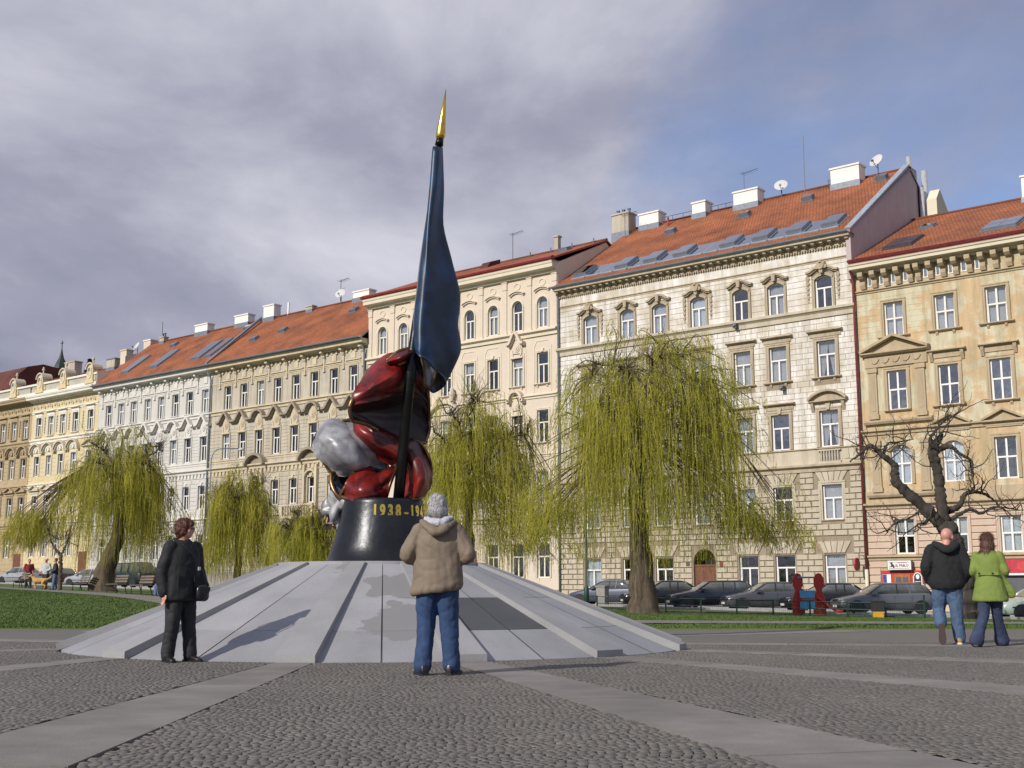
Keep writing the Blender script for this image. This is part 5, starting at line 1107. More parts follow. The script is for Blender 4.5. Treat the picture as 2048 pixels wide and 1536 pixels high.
mat('coat_black', (0.0105, 0.011, 0.0125), .8, var=.25, scale=5, bump=.6, bscale=10); mat('trousers_black', (0.016, 0.016, 0.018), .75, var=.25, scale=5, bump=.6, bscale=10); mat('hoodie_black', (0.012, 0.0125, 0.014), .9, var=.2, scale=6, bump=.5, bscale=14); mat('coat_green', (0.17, 0.225, 0.045), .85, var=.1, scale=5, bump=.35, bscale=10)
mat('shoe_black', (0.012, 0.012, 0.012), .35, bump=.1); mat('shoe_tan', (0.35, 0.17, 0.03), .6); mat('sole_dark', (0.07, 0.045, 0.04), .8); mat('sole_white', (0.6, 0.58, 0.52), .6); mat('lens', (0.02, 0.02, 0.02), .1); mat('leather', (0.012, 0.012, 0.013), .3); mat('cloth_pale', (0.45, 0.47, 0.48), .9); mat('cloth_red', (0.22, 0.03, 0.03), .9); mat('cloth_dark', (0.03, 0.03, 0.035), .9); mat('cloth_blue', (0.10, 0.15, 0.25), .9); mat('fur_tan', (0.50, 0.30, 0.11), .9, var=.3, scale=10, bump=.6)
def ell_ring(c, a, b, n=16): return [Vector(c) + Vector(a) * math.cos(2 * PI * k / n) + Vector(b) * math.sin(2 * PI * k / n) for k in range(n)]
def loft(mb, rings):
    n = len(rings[0]); vs = [v for r_ in rings for v in r_]
    fs = [(i * n + k, i * n + (k + 1) % n, (i + 1) * n + (k + 1) % n, (i + 1) * n + k) for i in range(len(rings) - 1) for k in range(n)]
    fs += [tuple(range(n))[::-1], tuple(range((len(rings) - 1) * n, len(rings) * n))]; mb.add(vs, fs)
def stack(mb, rows):
    """horizontal ellipses (z, cx, cy, rx, ry) joined bottom to top"""
    rows = smooth_line([tuple(map(float, r_)) for r_ in rows], 4)
    loft(mb, [ell_ring((cx_, cy_, z), (max(rx, .01), 0, 0), (0, max(ry, .01), 0), 20) for z, cx_, cy_, rx, ry in rows])
def limb(mb, pts_, rad, flat=1.0, side=None):
    """tapering limb through joints, round-ended"""
    P_ = smooth_line([tuple(map(float, (*p, r_))) for p, r_ in zip(pts_, rad)], 5) if len(pts_) > 1 else [(*pts_[0], rad[0])]
    P_ = [(Vector(p[:3]), p[3]) for p in P_]
    d0 = (P_[0][0] - P_[1][0]).normalized(); d1 = (P_[-1][0] - P_[-2][0]).normalized()
    seq = [(P_[0][0] + d0 * P_[0][1] * k, P_[0][1] * m_) for k, m_ in ((.95, .25), (.75, .65), (.4, .9))] + P_ + [(P_[-1][0] + d1 * P_[-1][1] * k, P_[-1][1] * m_) for k, m_ in ((.4, .9), (.75, .65), (.95, .25))]
    rings = []; prev = Vector(side) if side else Vector((1, 0.01, 0))
    for i, (p, r_) in enumerate(seq):
        t = (seq[min(i + 1, len(seq) - 1)][0] - seq[max(i - 1, 0)][0]).normalized(); a = (prev - t * prev.dot(t))
        a = a.normalized() if a.length > 1e-3 else Vector((0, 1, 0)); b = t.cross(a); prev = a; rings.append(ell_ring(p, a * r_, b * r_ * flat, 12))
    loft(mb, rings)
def ellip(mb, c, r_, rot=None):
    rings = []
    for i in range(1, 10):
        t = PI * i / 10; rings.append(ell_ring((0, 0, -math.cos(t) * r_[2]), (math.sin(t) * r_[0], 0, 0), (0, math.sin(t) * r_[1], 0), 16))
    mt = (rot or Matrix.Identity(3)).to_3x3(); rings = [[mt @ v + Vector(c) for v in rg] for rg in rings]; loft(mb, rings)
def blob(mb, name, matname, parent, voxel=.014, it=6, wr=0.0, wf=9.0, seed=0, post=None):
    """fuse overlapping closed shapes into one continuous surface; wr adds cloth folds"""
    me = mb.mesh(name, matname); o = bpy.data.objects.new(name, me); COL.objects.link(o)
    m1 = o.modifiers.new('r', 'REMESH'); m1.mode = 'VOXEL'; m1.voxel_size = voxel; m1.use_smooth_shade = True
    m2 = o.modifiers.new('s', 'SMOOTH'); m2.iterations = it; m2.factor = .5
    dg = bpy.context.evaluated_depsgraph_get(); new = bpy.data.meshes.new_from_object(o.evaluated_get(dg)); bpy.data.objects.remove(o); bpy.data.meshes.remove(me)
    if not new.materials: new.materials.append(M[matname])
    if wr or post:
        nv = len(new.vertices); co = np.empty(nv * 3, np.float32); no = np.empty(nv * 3, np.float32); new.vertices.foreach_get('co', co); new.vertices.foreach_get('normal', no); co = co.reshape(-1, 3); no = no.reshape(-1, 3)
        if wr:
            d = np.array([mnoise.noise(Vector((c[0] * wf + seed, c[1] * wf, c[2] * wf * .4 + .4 * c[0] * wf))) + .5 * mnoise.noise(Vector((c[0] * wf * 2.1, c[1] * wf * 2.1 + seed, c[2] * wf * 1.6))) for c in co])
            e2 = np.array([max(0, 1 - 3.2 * abs(mnoise.noise(Vector((c[0] * wf * .9 + c[2] * wf * .5, c[1] * wf * .9 + seed, c[2] * wf * .8 - c[0] * wf * .4))))) for c in co])
            co = co + no * (d * wr * .7 - e2 * wr * .55)[:, None]
        if post: co = post(co)
        new.vertices.foreach_set('co', co.ravel().astype(np.float32)); new.update()
    new.polygons.foreach_set('use_smooth', np.ones(len(new.polygons), bool))
    return ob(name, new, parent)
def strands(o, n, ln, wid, matname, comb=(0, 0, -1), seed=0, lift=.35):
    """loose hair over a hair mass: thin tapering locks that follow its surface"""
    me = o.data; nv = len(me.vertices); co = np.empty(nv * 3, np.float32); no = np.empty(nv * 3, np.float32); me.vertices.foreach_get('co', co); me.vertices.foreach_get('normal', no); co = co.reshape(-1, 3); no = no.reshape(-1, 3)
    r_ = np.random.default_rng(seed); i = r_.integers(0, nv, n); p = co[i]; nn = no[i]; t = np.array(comb)[None] + r_.normal(0, .45, (n, 3)); t -= nn * np.sum(t * nn, 1, keepdims=True); t /= np.linalg.norm(t, axis=1, keepdims=True) + 1e-6
    s_ = np.cross(nn, t) * wid; l_ = (ln * r_.uniform(.5, 1.2, n))[:, None]; k = 4; V = []
    for j in range(k):
        u_ = j / (k - 1); V.append(np.stack([p + t * l_ * u_ + nn * (.002 + lift * l_ * u_ * (1 - .8 * u_)) - s_ * (1 - u_ * .85), p + t * l_ * u_ + nn * (.002 + lift * l_ * u_ * (1 - .8 * u_)) + s_ * (1 - u_ * .85)], 1))
    V = np.stack(V, 1).reshape(-1, 3); base = (np.arange(n) * k * 2)[:, None]; j = np.arange(k - 1)[None] * 2; F = np.stack([base + j, base + j + 1, base + j + 3, base + j + 2], -1).reshape(-1, 4)
    return tag(ob('hair_strands', np_mesh('hair_strands', V, F, matname), o), kind='stuff')
def hand(mb, w_, d, side, k=1.0):
    """palm, four fingers of unequal length and a thumb; d: pointing direction, side: towards the thumb"""
    w_ = Vector(w_); d = Vector(d).normalized(); s_ = Vector(side); s_ = (s_ - d * s_.dot(d)).normalized(); up = d.cross(s_)
    limb(mb, [w_, w_ + d * .045 * k, w_ + d * .085 * k], [.026 * k, .038 * k, .036 * k], .5, s_)
    for i, ln in enumerate((.066, .076, .07, .054)):
        b = w_ + d * .09 * k + s_ * (.027 - .018 * i) * k
        limb(mb, [b, b + d * ln * .5 * k + up * .008, b + d * ln * .85 * k + up * .028], [.0095 * k, .009 * k, .0075 * k])
    b = w_ + d * .03 * k + s_ * .03 * k; limb(mb, [b, b + (d * .6 + s_ * .7) * .035 * k, b + (d + s_ * .35) * .06 * k], [.013 * k, .0115 * k, .009 * k])
def head_shapes(mb, c, yaw, pitch, k=1.0, neck=None):
    """skull, jaw, nose, lips, brow and ears; returns the head's rotation"""
    rot = Matrix.Rotation(yaw, 3, 'Z') @ Matrix.Rotation(pitch, 3, 'X'); c = Vector(c); L_ = lambda x, y, z: c + rot @ (Vector((x, y, z)) * k)
    def E(x, y, z, rx, ry, rz): ellip(mb, L_(x, y, z), (rx * k, ry * k, rz * k), rot)
    E(0, -.01, .025, .076, .097, .092); E(0, .028, -.045, .060, .066, .07); E(0, .055, -.085, .034, .03, .024); E(0, .05, .02, .062, .042, .05)
    limb(mb, [L_(0, .083, .02), L_(0, .105, -.012), L_(0, .098, -.03)], [.010 * k, .013 * k, .015 * k]); E(0, .082, -.058, .026, .012, .008); E(0, .081, -.068, .022, .011, .007); E(0, .082, .035, .048, .012, .01)
    for s_ in (-1, 1): E(s_ * .078, -.008, -.008, .011, .02, .032); E(s_ * .048, .062, -.02, .022, .02, .02)
    if neck: limb(mb, [neck, L_(0, -.02, -.07)], [.062 * k, .055 * k])
    return rot, L_
def shoe(parent, a, fwd, up, matname, sole, k=1.0):
    """a: under the ankle, fwd: toe direction, up: towards the shin"""
    a = Vector(a); f = Vector(fwd).normalized(); u_ = Vector(up); u_ = (u_ - f * u_.dot(f)).normalized(); s_ = f.cross(u_)
    mb = MB(); prof = [(-.09, .025, .030), (-.08, .036, .050), (-.03, .040, .058), (.04, .044, .046), (.11, .048, .033), (.165, .042, .026), (.195, .022, .018)]
    rings = []
    for t, hw, h in prof: rings.append([a + f * t * k + s_ * hw * k * math.cos(2 * PI * j / 12) + u_ * (h + h * math.sin(2 * PI * j / 12)) * k for j in range(12)])
    loft(mb, rings); o_ = blob(mb, 'shoe', matname, parent, .010, 3)
    mb = MB(); out = [(-.1, .03), (-.07, .044), (0, .043), (.06, .048), (.12, .052), (.17, .044), (.2, .02)]
    pts_ = [(t, w_) for t, w_ in out] + [(t, -w_) for t, w_ in out[::-1]]
    lo = [a + f * t * k + s_ * w_ * k for t, w_ in pts_]; hi = [p + u_ * .024 * k for p in lo]; n_ = len(lo)
    mb.add(lo + hi, [tuple(range(n_))[::-1], tuple(range(n_, 2 * n_))] + [(i, (i + 1) % n_, n_ + (i + 1) % n_, n_ + i) for i in range(n_)]); mb.build('sole', sole, o_)
    return o_
def legs(mb, J, rad, flare=None):
    for s_ in 'lr': limb(mb, [J['hip' + s_], ((Vector(J['hip' + s_]) + Vector(J['knee' + s_])) / 2), J['knee' + s_], (Vector(J['knee' + s_]) * .45 + Vector(J['ank' + s_]) * .55), J['ank' + s_]], rad)
def body_mesh(root, J, skin, k, yaw, pitch, vox=.011, handsdir=None):
    mb = MB(); nk = Vector(J['neck'])
    stack(mb, [(J['hipl'][2] - .06, 0, 0, .13, .09), (J['hipl'][2] + .08, 0, 0, .145, .1), (J['hipl'][2] + .22, 0, 0, .125, .085), (nk[2] - .22, 0, 0, .15, .095), (nk[2] - .08, 0, 0, .13, .075), (nk[2] + .01, nk[0], nk[1], .06, .055)])
    for s_ in 'lr':
        limb(mb, [J['sho' + s_], J['elb' + s_], J['wri' + s_]], [.05, .042, .028]); limb(mb, [J['hip' + s_], J['knee' + s_], J['ank' + s_]], [.075, .055, .04])
        d = Vector(J['wri' + s_]) - Vector(J['elb' + s_]); hd = (handsdir or {}).get(s_, d); hand(mb, J['wri' + s_], hd, (0, 1, 0) if abs(Vector(hd).normalized().y) < .8 else (0, 0, 1), k)
    rot, L_ = head_shapes(mb, J['head'], yaw, pitch, k, J['neck']); b = blob(mb, 'body', skin, root, vox, 3)
    for s_ in (-1, 1): ellip_o = MB(); ellip(ellip_o, L_(s_ * .031, .083, .016), (.012, .008, .009), rot); ellip_o.build('eye', 'lens', b, smooth=True)
    return rot, L_
def person(loc, face, label, group=None): return empty('person', loc, math.atan2(-face[0], face[1]), label=label, cat='person', group=group)

# ---- old man with grey hair, seen from behind
p = person((-0.745, 12.44, .0), (.02, 1), 'grey haired man in tan jacket and blue jeans, back turned, facing the monument')
J = dict(hipl=(-.10, 0, .90), hipr=(.10, 0, .90), kneel=(-.115, .03, .49), kneer=(.115, .03, .49), ankl=(-.14, -.02, .09), ankr=(.145, .03, .09), neck=(0, -.01, 1.50), shol=(-.185, 0, 1.42), shor=(.185, 0, 1.42), elbl=(-.31, -.04, 1.17), elbr=(.31, -.04, 1.17), wril=(-.15, .22, 1.12), wrir=(.15, .22, 1.12), head=(-.01, .015, 1.655))
rot, L_ = body_mesh(p, J, 'skin', 1.13, .1, -.05)
mb = MB(); stack(mb, [(.84, 0, 0, .16, .12), (.95, 0, 0, .175, .13), (1.08, 0, 0, .165, .12)]); legs(mb, J, [.118, .112, .098, .092, .094]); blob(mb, 'jeans', 'jeans', p, .013, 4, .010, 9, 3)
for s_, f in (('l', (-.35, 1, 0)), ('r', (.3, 1, 0))): shoe(p, (J['ank' + s_][0], J['ank' + s_][1], 0), f, (0, 0, 1), 'shoe_black', 'shoe_black', 1.1)
mb = MB(); stack(mb, [(.80, -.01, 0, .25, .165), (.84, -.01, 0, .272, .185), (.90, 0, 0, .262, .18), (1.02, 0, 0, .25, .172), (1.16, 0, 0, .238, .165), (1.30, 0, -.01, .232, .158), (1.40, 0, -.01, .212, .142), (1.47, 0, -.015, .155, .118), (1.52, 0, -.02, .10, .09)])
for s_ in 'lr': limb(mb, [J['sho' + s_], (Vector(J['sho' + s_]) + Vector(J['elb' + s_])) * .5, J['elb' + s_], (Vector(J['elb' + s_]) + Vector(J['wri' + s_])) * .5, J['wri' + s_]], [.09, .088, .08, .07, .055])
jk = blob(mb, 'jacket', 'jacket_tan', p, .012, 5, .011, 7, 5, post=lambda c: np.stack([c[:, 0], c[:, 1], np.where(c[:, 2] < .95, c[:, 2] + (c[:, 0]) * .13 * np.clip((.95 - c[:, 2]) / .12, 0, 1), c[:, 2])], 1))
mb = MB(); limb(mb, [(-.16, -.06, 1.51), (-.09, -.15, 1.45), (0, -.19, 1.40), (.09, -.15, 1.45), (.16, -.05, 1.51)], [.035, .05, .062, .05, .035], .8); blob(mb, 'hood', 'jacket_tan', jk, .011, 4, .008, 14)
mb = MB(); limb(mb, [(-.12, -.05, 1.535), (-.06, -.12, 1.51), (0.02, -.14, 1.49), (.09, -.11, 1.52), (.14, -.03, 1.55)], [.03, .045, .05, .045, .03], .8); blob(mb, 'hood_lining', 'lining_grey', jk, .010, 3, .012, 18)
mb = MB()
for x, y, z, a, b, c in ((0, -.028, .03, .088, .10, .098), (0, -.05, -.02, .084, .07, .085), (-.02, -.02, .075, .055, .065, .05), (.02, -.01, .075, .055, .065, .05), (0, -.07, .06, .06, .05, .05), (-.06, -.03, -.04, .032, .05, .05), (.06, -.03, -.04, .032, .05, .05)): ellip(mb, L_(x, y, z), (a * 1.06, b * 1.06, c * 1.06), rot)
strands(blob(mb, 'hair', 'hair_grey', p, .009, 3, .010, 26, 2), 1800, .045, .0022, 'hair_grey', seed=1)

# ---- woman in black, head in profile
p = person((-3.92, 14.72, .0), (.78, -.63), 'auburn haired woman in black coat and trousers with shoulder bag, looking aside')
J = dict(hipl=(-.09, 0, .86), hipr=(.09, 0, .86), kneel=(-.11, .02, .46), kneer=(.11, .01, .46), ankl=(-.13, .05, .08), ankr=(.13, -.03, .08), neck=(0, 0, 1.40), shol=(-.18, 0, 1.33), shor=(.18, 0, 1.33), elbl=(-.25, -.02, 1.06), elbr=(.25, -.04, 1.05), wril=(-.25, .08, .83), wrir=(.25, 0, .80), head=(0, .03, 1.545))
rot, L_ = body_mesh(p, J, 'skin_pink', .96, R(40), -.03)
mb = MB(); stack(mb, [(.80, 0, 0, .15, .11), (.92, 0, 0, .16, .12)]); legs(mb, J, [.11, .105, .09, .084, .082]); blob(mb, 'trousers', 'trousers_black', p, .013, 4, .009, 9, 1)
for s_, f in (('l', (-.1, 1, 0)), ('r', (.25, 1, 0))): shoe(p, (J['ank' + s_][0], J['ank' + s_][1], 0), f, (0, 0, 1), 'shoe_black', 'shoe_black', 1.0)
mb = MB(); stack(mb, [(.70, 0, 0, .235, .165), (.74, 0, 0, .255, .18), (.85, 0, 0, .245, .18), (1.0, 0, 0, .225, .165), (1.15, 0, .01, .215, .16), (1.27, 0, .01, .21, .145), (1.35, 0, 0, .18, .12), (1.42, 0, -.005, .095, .09)])
for s_ in 'lr': limb(mb, [J['sho' + s_], (Vector(J['sho' + s_]) + Vector(J['elb' + s_])) * .5, J['elb' + s_], J['wri' + s_]], [.088, .086, .08, .068])
jk = blob(mb, 'coat', 'coat_black', p, .012, 5, .011, 7, 8)
mb = MB(); limb(mb, [(-.09, -.02, 1.42), (-.05, -.08, 1.43), (.04, -.08, 1.43), (.09, -.02, 1.42), (.05, .08, 1.36), (0, .12, 1.29)], [.028] * 6, .7); limb(mb, [(-.09, -.02, 1.42), (-.05, .08, 1.36), (0, .12, 1.29)], [.028] * 3, .7); blob(mb, 'collar', 'coat_black', jk, .009, 3)
for z in (1.2, 1.07, .94): MB().lathe([(.012, -.004), (.012, .004)], 8).build('button', 'leather', jk, (.02, .168, z), rot=(PI / 2, 0, 0))
MB().box(-.16, -.04, .182, .192, .86, .99).build('pocket_flap', 'coat_black', jk); MB().box(.06, .18, .172, .182, .86, .99).build('pocket_flap', 'coat_black', jk)
mb = MB()
for x, y, z, a, b, c in ((0, -.02, .05, .092, .10, .088), (0, -.06, -.01, .09, .062, .085), (.05, -.02, .0, .045, .06, .08), (-.05, -.02, .0, .045, .06, .08), (0, .05, .085, .06, .045, .035), (.04, .06, .07, .035, .035, .03), (-.04, .06, .07, .035, .035, .03), (0, -.05, -.07, .07, .045, .04)): ellip(mb, L_(x, y, z), (a * 1.1, b * 1.1, c * 1.1), rot)
strands(blob(mb, 'hair', 'hair_auburn', p, .009, 2, .012, 22, 7), 1800, .032, .0022, 'hair_auburn', seed=2)
gl = MB()
for s_ in (-1, 1):
    ring_ = [L_(s_ * .034 + .024 * math.cos(t * PI / 6), .104, .012 + .018 * math.sin(t * PI / 6)) for t in range(13)]; gl.tube(ring_, .0025, 5, False); gl.tube([L_(s_ * .058, .103, .016), L_(s_ * .082, .03, .02), L_(s_ * .082, -.01, .01)], .0025, 5)
gl.tube([L_(-.01, .106, .016), L_(.01, .106, .016)], .0025, 5); tag(gl.build('glasses', 'lens', p), 'thin dark rimmed glasses')
bg_ = tag(ob('shoulder_bag', None, None, (-3.92, 14.72, 0), p.rotation_euler.z), 'small black leather shoulder bag hanging at the hip of the woman in black', 'bag')
mb = MB(); stack(mb, [(.70, -.14, .225, .05, .025), (.73, -.14, .225, .085, .04), (.80, -.14, .225, .09, .045), (.86, -.14, .22, .08, .04), (.89, -.14, .22, .05, .025)]); blob(mb, 'pouch', 'leather', bg_, .008, 4)
MB().prism_y([(-.21, .87), (-.215, .83), (-.19, .79), (-.09, .79), (-.065, .83), (-.07, .87)], .262, .272).build('flap', 'leather', bg_)
MB().tube(smooth_line([(-.22, .235, .88), (-.15, .215, 1.02), (-.05, .2, 1.18), (.06, .15, 1.32), (.11, .03, 1.42), (.1, -.1, 1.38), (-.05, -.18, 1.1), (-.2, -.1, .95), (-.24, .2, .88)], 4), .009, 6, False).build('strap', 'leather', bg_)
MB().box(-.10, -.07, .208, .222, 1.06, 1.10).build('buckle', 'steel', bg_)

# ---- bald man in a black hooded sweater, walking away
p = person((6.85, 19.55, .0), (.22, .97), 'bald man in black hooded sweater and faded jeans walking away', 'couple walking away')
J = dict(hipl=(-.10, -.0, .93), hipr=(.10, 0, .93), kneel=(-.13, .10, .50), kneer=(.12, .02, .50), ankl=(-.15, -.25, .33), ankr=(.15, .03, .09), neck=(.02, .02, 1.54), shol=(-.21, 0, 1.46), shor=(.21, 0, 1.46), elbl=(-.31, -.08, 1.17), elbr=(.33, -.06, 1.16), wril=(-.24, .12, .98), wrir=(.24, .13, .97), head=(.05, .055, 1.665))
rot, L_ = body_mesh(p, J, 'skin_pink', 1.2, R(-28), -.16)
mb = MB(); stack(mb, [(.86, 0, 0, .17, .13), (.98, 0, 0, .19, .145), (1.08, 0, 0, .18, .13)]); legs(mb, J, [.13, .12, .105, .1, .098]); blob(mb, 'jeans', 'jeans_faded', p, .013, 4, .012, 10, 4)
shoe(p, (.15, .03, 0), (.25, 1, 0), (0, 0, 1), 'shoe_tan', 'sole_white', 1.1); shoe(p, (-.155, -.40, .215), (.02, .12, -1), (0, 1, .12), 'shoe_tan', 'sole_dark', 1.08)
mb = MB(); stack(mb, [(.84, 0, 0, .225, .165), (.88, 0, 0, .26, .19), (.95, 0, 0, .285, .205), (1.1, 0, 0, .28, .195), (1.25, 0, 0, .28, .185), (1.38, 0, 0, .265, .165), (1.47, 0, 0, .2, .14), (1.54, .01, .01, .11, .10)])
for s_ in 'lr': limb(mb, [J['sho' + s_], (Vector(J['sho' + s_]) + Vector(J['elb' + s_])) * .5, J['elb' + s_], J['wri' + s_]], [.105, .1, .092, .08])
jk = blob(mb, 'hoodie', 'hoodie_black', p, .013, 5, .012, 8, 11)
mb = MB(); limb(mb, [(-.15, .04, 1.57), (-.11, -.11, 1.53), (.02, -.18, 1.46), (.14, -.1, 1.53), (.18, .04, 1.57)], [.05, .07, .085, .07, .05], .75); blob(mb, 'hood', 'hoodie_black', jk, .011, 4, .008, 12)

# ---- woman in a lime green coat
p = person((7.2, 18.72, .0), (.45, .89), 'woman in lime green coat and dark flared jeans walking away', 'couple walking away')
J = dict(hipl=(-.085, 0, .87), hipr=(.085, 0, .87), kneel=(-.10, -.06, .47), kneer=(.07, .12, .47), ankl=(-.20, -.28, .10), ankr=(.10, .28, .09), neck=(0, 0, 1.42), shol=(-.165, 0, 1.35), shor=(.165, 0, 1.35), elbl=(-.22, -.03, 1.10), elbr=(.24, .0, 1.10), wril=(-.17, .17, 1.03), wrir=(.18, .2, 1.06), head=(0, .03, 1.565))
rot, L_ = body_mesh(p, J, 'skin', .97, R(10), -.08)
mb = MB(); stack(mb, [(.80, 0, 0, .15, .11), (.92, 0, 0, .16, .12)]); legs(mb, J, [.11, .10, .082, .088, .115]); blob(mb, 'jeans', 'jeans_dark', p, .013, 4, .008, 11, 6)
for s_, f in (('l', (.05, 1, -.1)), ('r', (.3, 1, 0))): shoe(p, (J['ank' + s_][0], J['ank' + s_][1], 0.005), f, (0, 0, 1), 'shoe_black', 'shoe_black', .95)
mb = MB(); stack(mb, [(.66, .0, 0, .24, .17), (.70, .0, 0, .26, .185), (.84, .0, 0, .228, .172), (1.0, 0, 0, .195, .15), (1.08, 0, 0, .178, .138), (1.2, 0, 0, .192, .14), (1.32, 0, 0, .195, .13), (1.39, 0, 0, .14, .105), (1.45, 0, .0, .075, .075)])
limb(mb, [(.12, .02, 1.02), (.21, .06, .90), (.29, .08, .78)], [.08, .09, .075], .5)
for s_ in 'lr': limb(mb, [J['sho' + s_], (Vector(J['sho' + s_]) + Vector(J['elb' + s_])) * .5, J['elb' + s_], J['wri' + s_]], [.070, .067, .060, .052])
jk = blob(mb, 'coat', 'coat_green', p, .012, 5, .008, 8, 13)
MB().box(-.15, .15, -.155, -.14, 1.055, 1.10).build('half_belt', 'coat_green', jk)
for x in (-.12, .07): MB().lathe([(.016, -.006), (.016, .006)], 10).build('button', 'leather', jk, (x, -.16, 1.08), rot=(PI / 2, 0, 0))
mb = MB()
for x, y, z, a, b, c in ((0, -.02, .04, .092, .105, .095), (0, -.06, -.06, .095, .07, .11), (-.02, -.065, -.16, .085, .055, .08), (-.09, -.04, -.19, .045, .04, .055), (.06, -.02, -.08, .04, .06, .1), (-.06, -.02, -.08, .04, .06, .1)): ellip(mb, L_(x, y, z), (a * 1.07, b * 1.07, c * 1.07), rot)
strands(blob(mb, 'hair', 'hair_brown', p, .010, 3, .009, 20, 9), 2200, .09, .0025, 'hair_brown', seed=3, lift=.15)

# ---- people far off by the benches
def far_person(loc, face, label, top, bottom, hair, sit=False):
    p = person((*loc, terrain(*loc) + .03), face, label, 'people far off by the benches')
    J = dict(hipl=(-.09, 0, .9), hipr=(.09, 0, .9), kneel=(-.1, .05, .48), kneer=(.1, .0, .48), ankl=(-.12, .1, .07), ankr=(.12, -.08, .07), neck=(0, 0, 1.45), shol=(-.19, 0, 1.38), shor=(.19, 0, 1.38), elbl=(-.26, -.02, 1.1), elbr=(.26, -.02, 1.1), wril=(-.2, .2, .98), wrir=(.22, .18, .95), head=(0, .03, 1.6))
    if sit:
        J = {k_: (v[0], v[1], v[2] - .45) for k_, v in J.items()}; J.update(kneel=(-.13, .45, .47), kneer=(.13, .45, .47), ankl=(-.13, .42, .07), ankr=(.13, .48, .07))
    mb = MB(); nk = J['neck'][2]; hp = J['hipl'][2]
    limb(mb, [J['neck'], J['head']], [.06, .06]); ellip(mb, J['head'], (.08, .1, .12)); stack(mb, [(hp, 0, 0, .15, .1), (nk - .2, 0, 0, .16, .1), (nk, 0, 0, .08, .07)])
    for s_ in 'lr': hand(mb, J['wri' + s_], (0, .7, -.3), (1 if s_ == 'l' else -1, 0, 0)); limb(mb, [J['sho' + s_], J['elb' + s_], J['wri' + s_]], [.05, .04, .03]); limb(mb, [J['hip' + s_], J['knee' + s_], J['ank' + s_]], [.08, .06, .045])
    blob(mb, 'body', 'skin', p, .016, 2)
    mb = MB(); stack(mb, [(hp - .08, 0, 0, .2, .15), (hp + .1, 0, 0, .21, .16), (nk - .2, 0, 0, .22, .15), (nk - .04, 0, 0, .14, .11)])
    for s_ in 'lr': limb(mb, [J['sho' + s_], J['elb' + s_], J['wri' + s_]], [.085, .075, .055])
    blob(mb, 'coat', top, p, .022, 3, .01)
    mb = MB(); legs(mb, J, [.115, .105, .09, .085, .08]); stack(mb, [(hp - .05, 0, 0, .16, .12), (hp + .06, 0, 0, .17, .13)]); blob(mb, 'trousers', bottom, p, .022, 3)
    mb = MB(); ellip(mb, Vector(J['head']) + Vector((0, -.03, .04)), (.095, .105, .1)); blob(mb, 'hair', hair, p, .02, 2)
    for s_ in 'lr': shoe(p, (J['ank' + s_][0], J['ank' + s_][1], 0), (0, 1, 0), (0, 0, 1), 'shoe_black', 'shoe_black')
    return p
far_person((-25.95, 69.0), (-.3, -.9), 'person in a pale coat standing with a dog on a lead', 'cloth_pale', 'cloth_dark', 'sign_white'); far_person((-25.2, 68.4), (-.9, -.3), 'person in dark jacket and blue jeans beside the dog walker', 'cloth_dark', 'cloth_blue', 'hair_auburn'); far_person((-29.4, 75.4), (.5, -.8), 'person in a dark red top near the parked silver hatchback', 'cloth_red', 'cloth_dark', 'hair_brown')
dg_ = empty('dog', (-25.35, 66.6, terrain(-25.35, 66.6) + .05), R(78), label='tan furry dog on a lead by the path', cat='dog')
mb = MB(); limb(mb, [(0, -.33, .48), (0, -.12, .47), (0, .12, .46), (0, .3, .50)], [.12, .125, .15, .14]); limb(mb, [(0, .32, .54), (0, .45, .68)], [.10, .085]); ellip(mb, (0, .5, .72), (.085, .1, .085)); limb(mb, [(0, .54, .70), (0, .67, .67)], [.055, .04])
for s_ in (-1, 1):
    limb(mb, [(s_ * .06, .45, .79), (s_ * .095, .45, .72)], [.03, .025]); limb(mb, [(s_ * .09, .27, .42), (s_ * .09, .25 + .06 * s_, .22), (s_ * .09, .27 + .1 * s_, .04)], [.07, .045, .04]); limb(mb, [(s_ * .09, -.3, .42), (s_ * .1, -.22, .27), (s_ * .1, -.4, .17), (s_ * .1, -.38 - .05 * s_, .035)], [.095, .06, .04, .038])
limb(mb, [(0, -.42, .52), (0, -.6, .6), (0, -.7, .72)], [.05, .05, .03]); blob(mb, 'body', 'fur_tan', dg_, .016, 3, .012, 20)
MB().tube([(.0, .44, .62), (-.3, .9, .8), (-.9, 2.1, 1.0)], .008, 5).build('lead', 'leather', dg_)
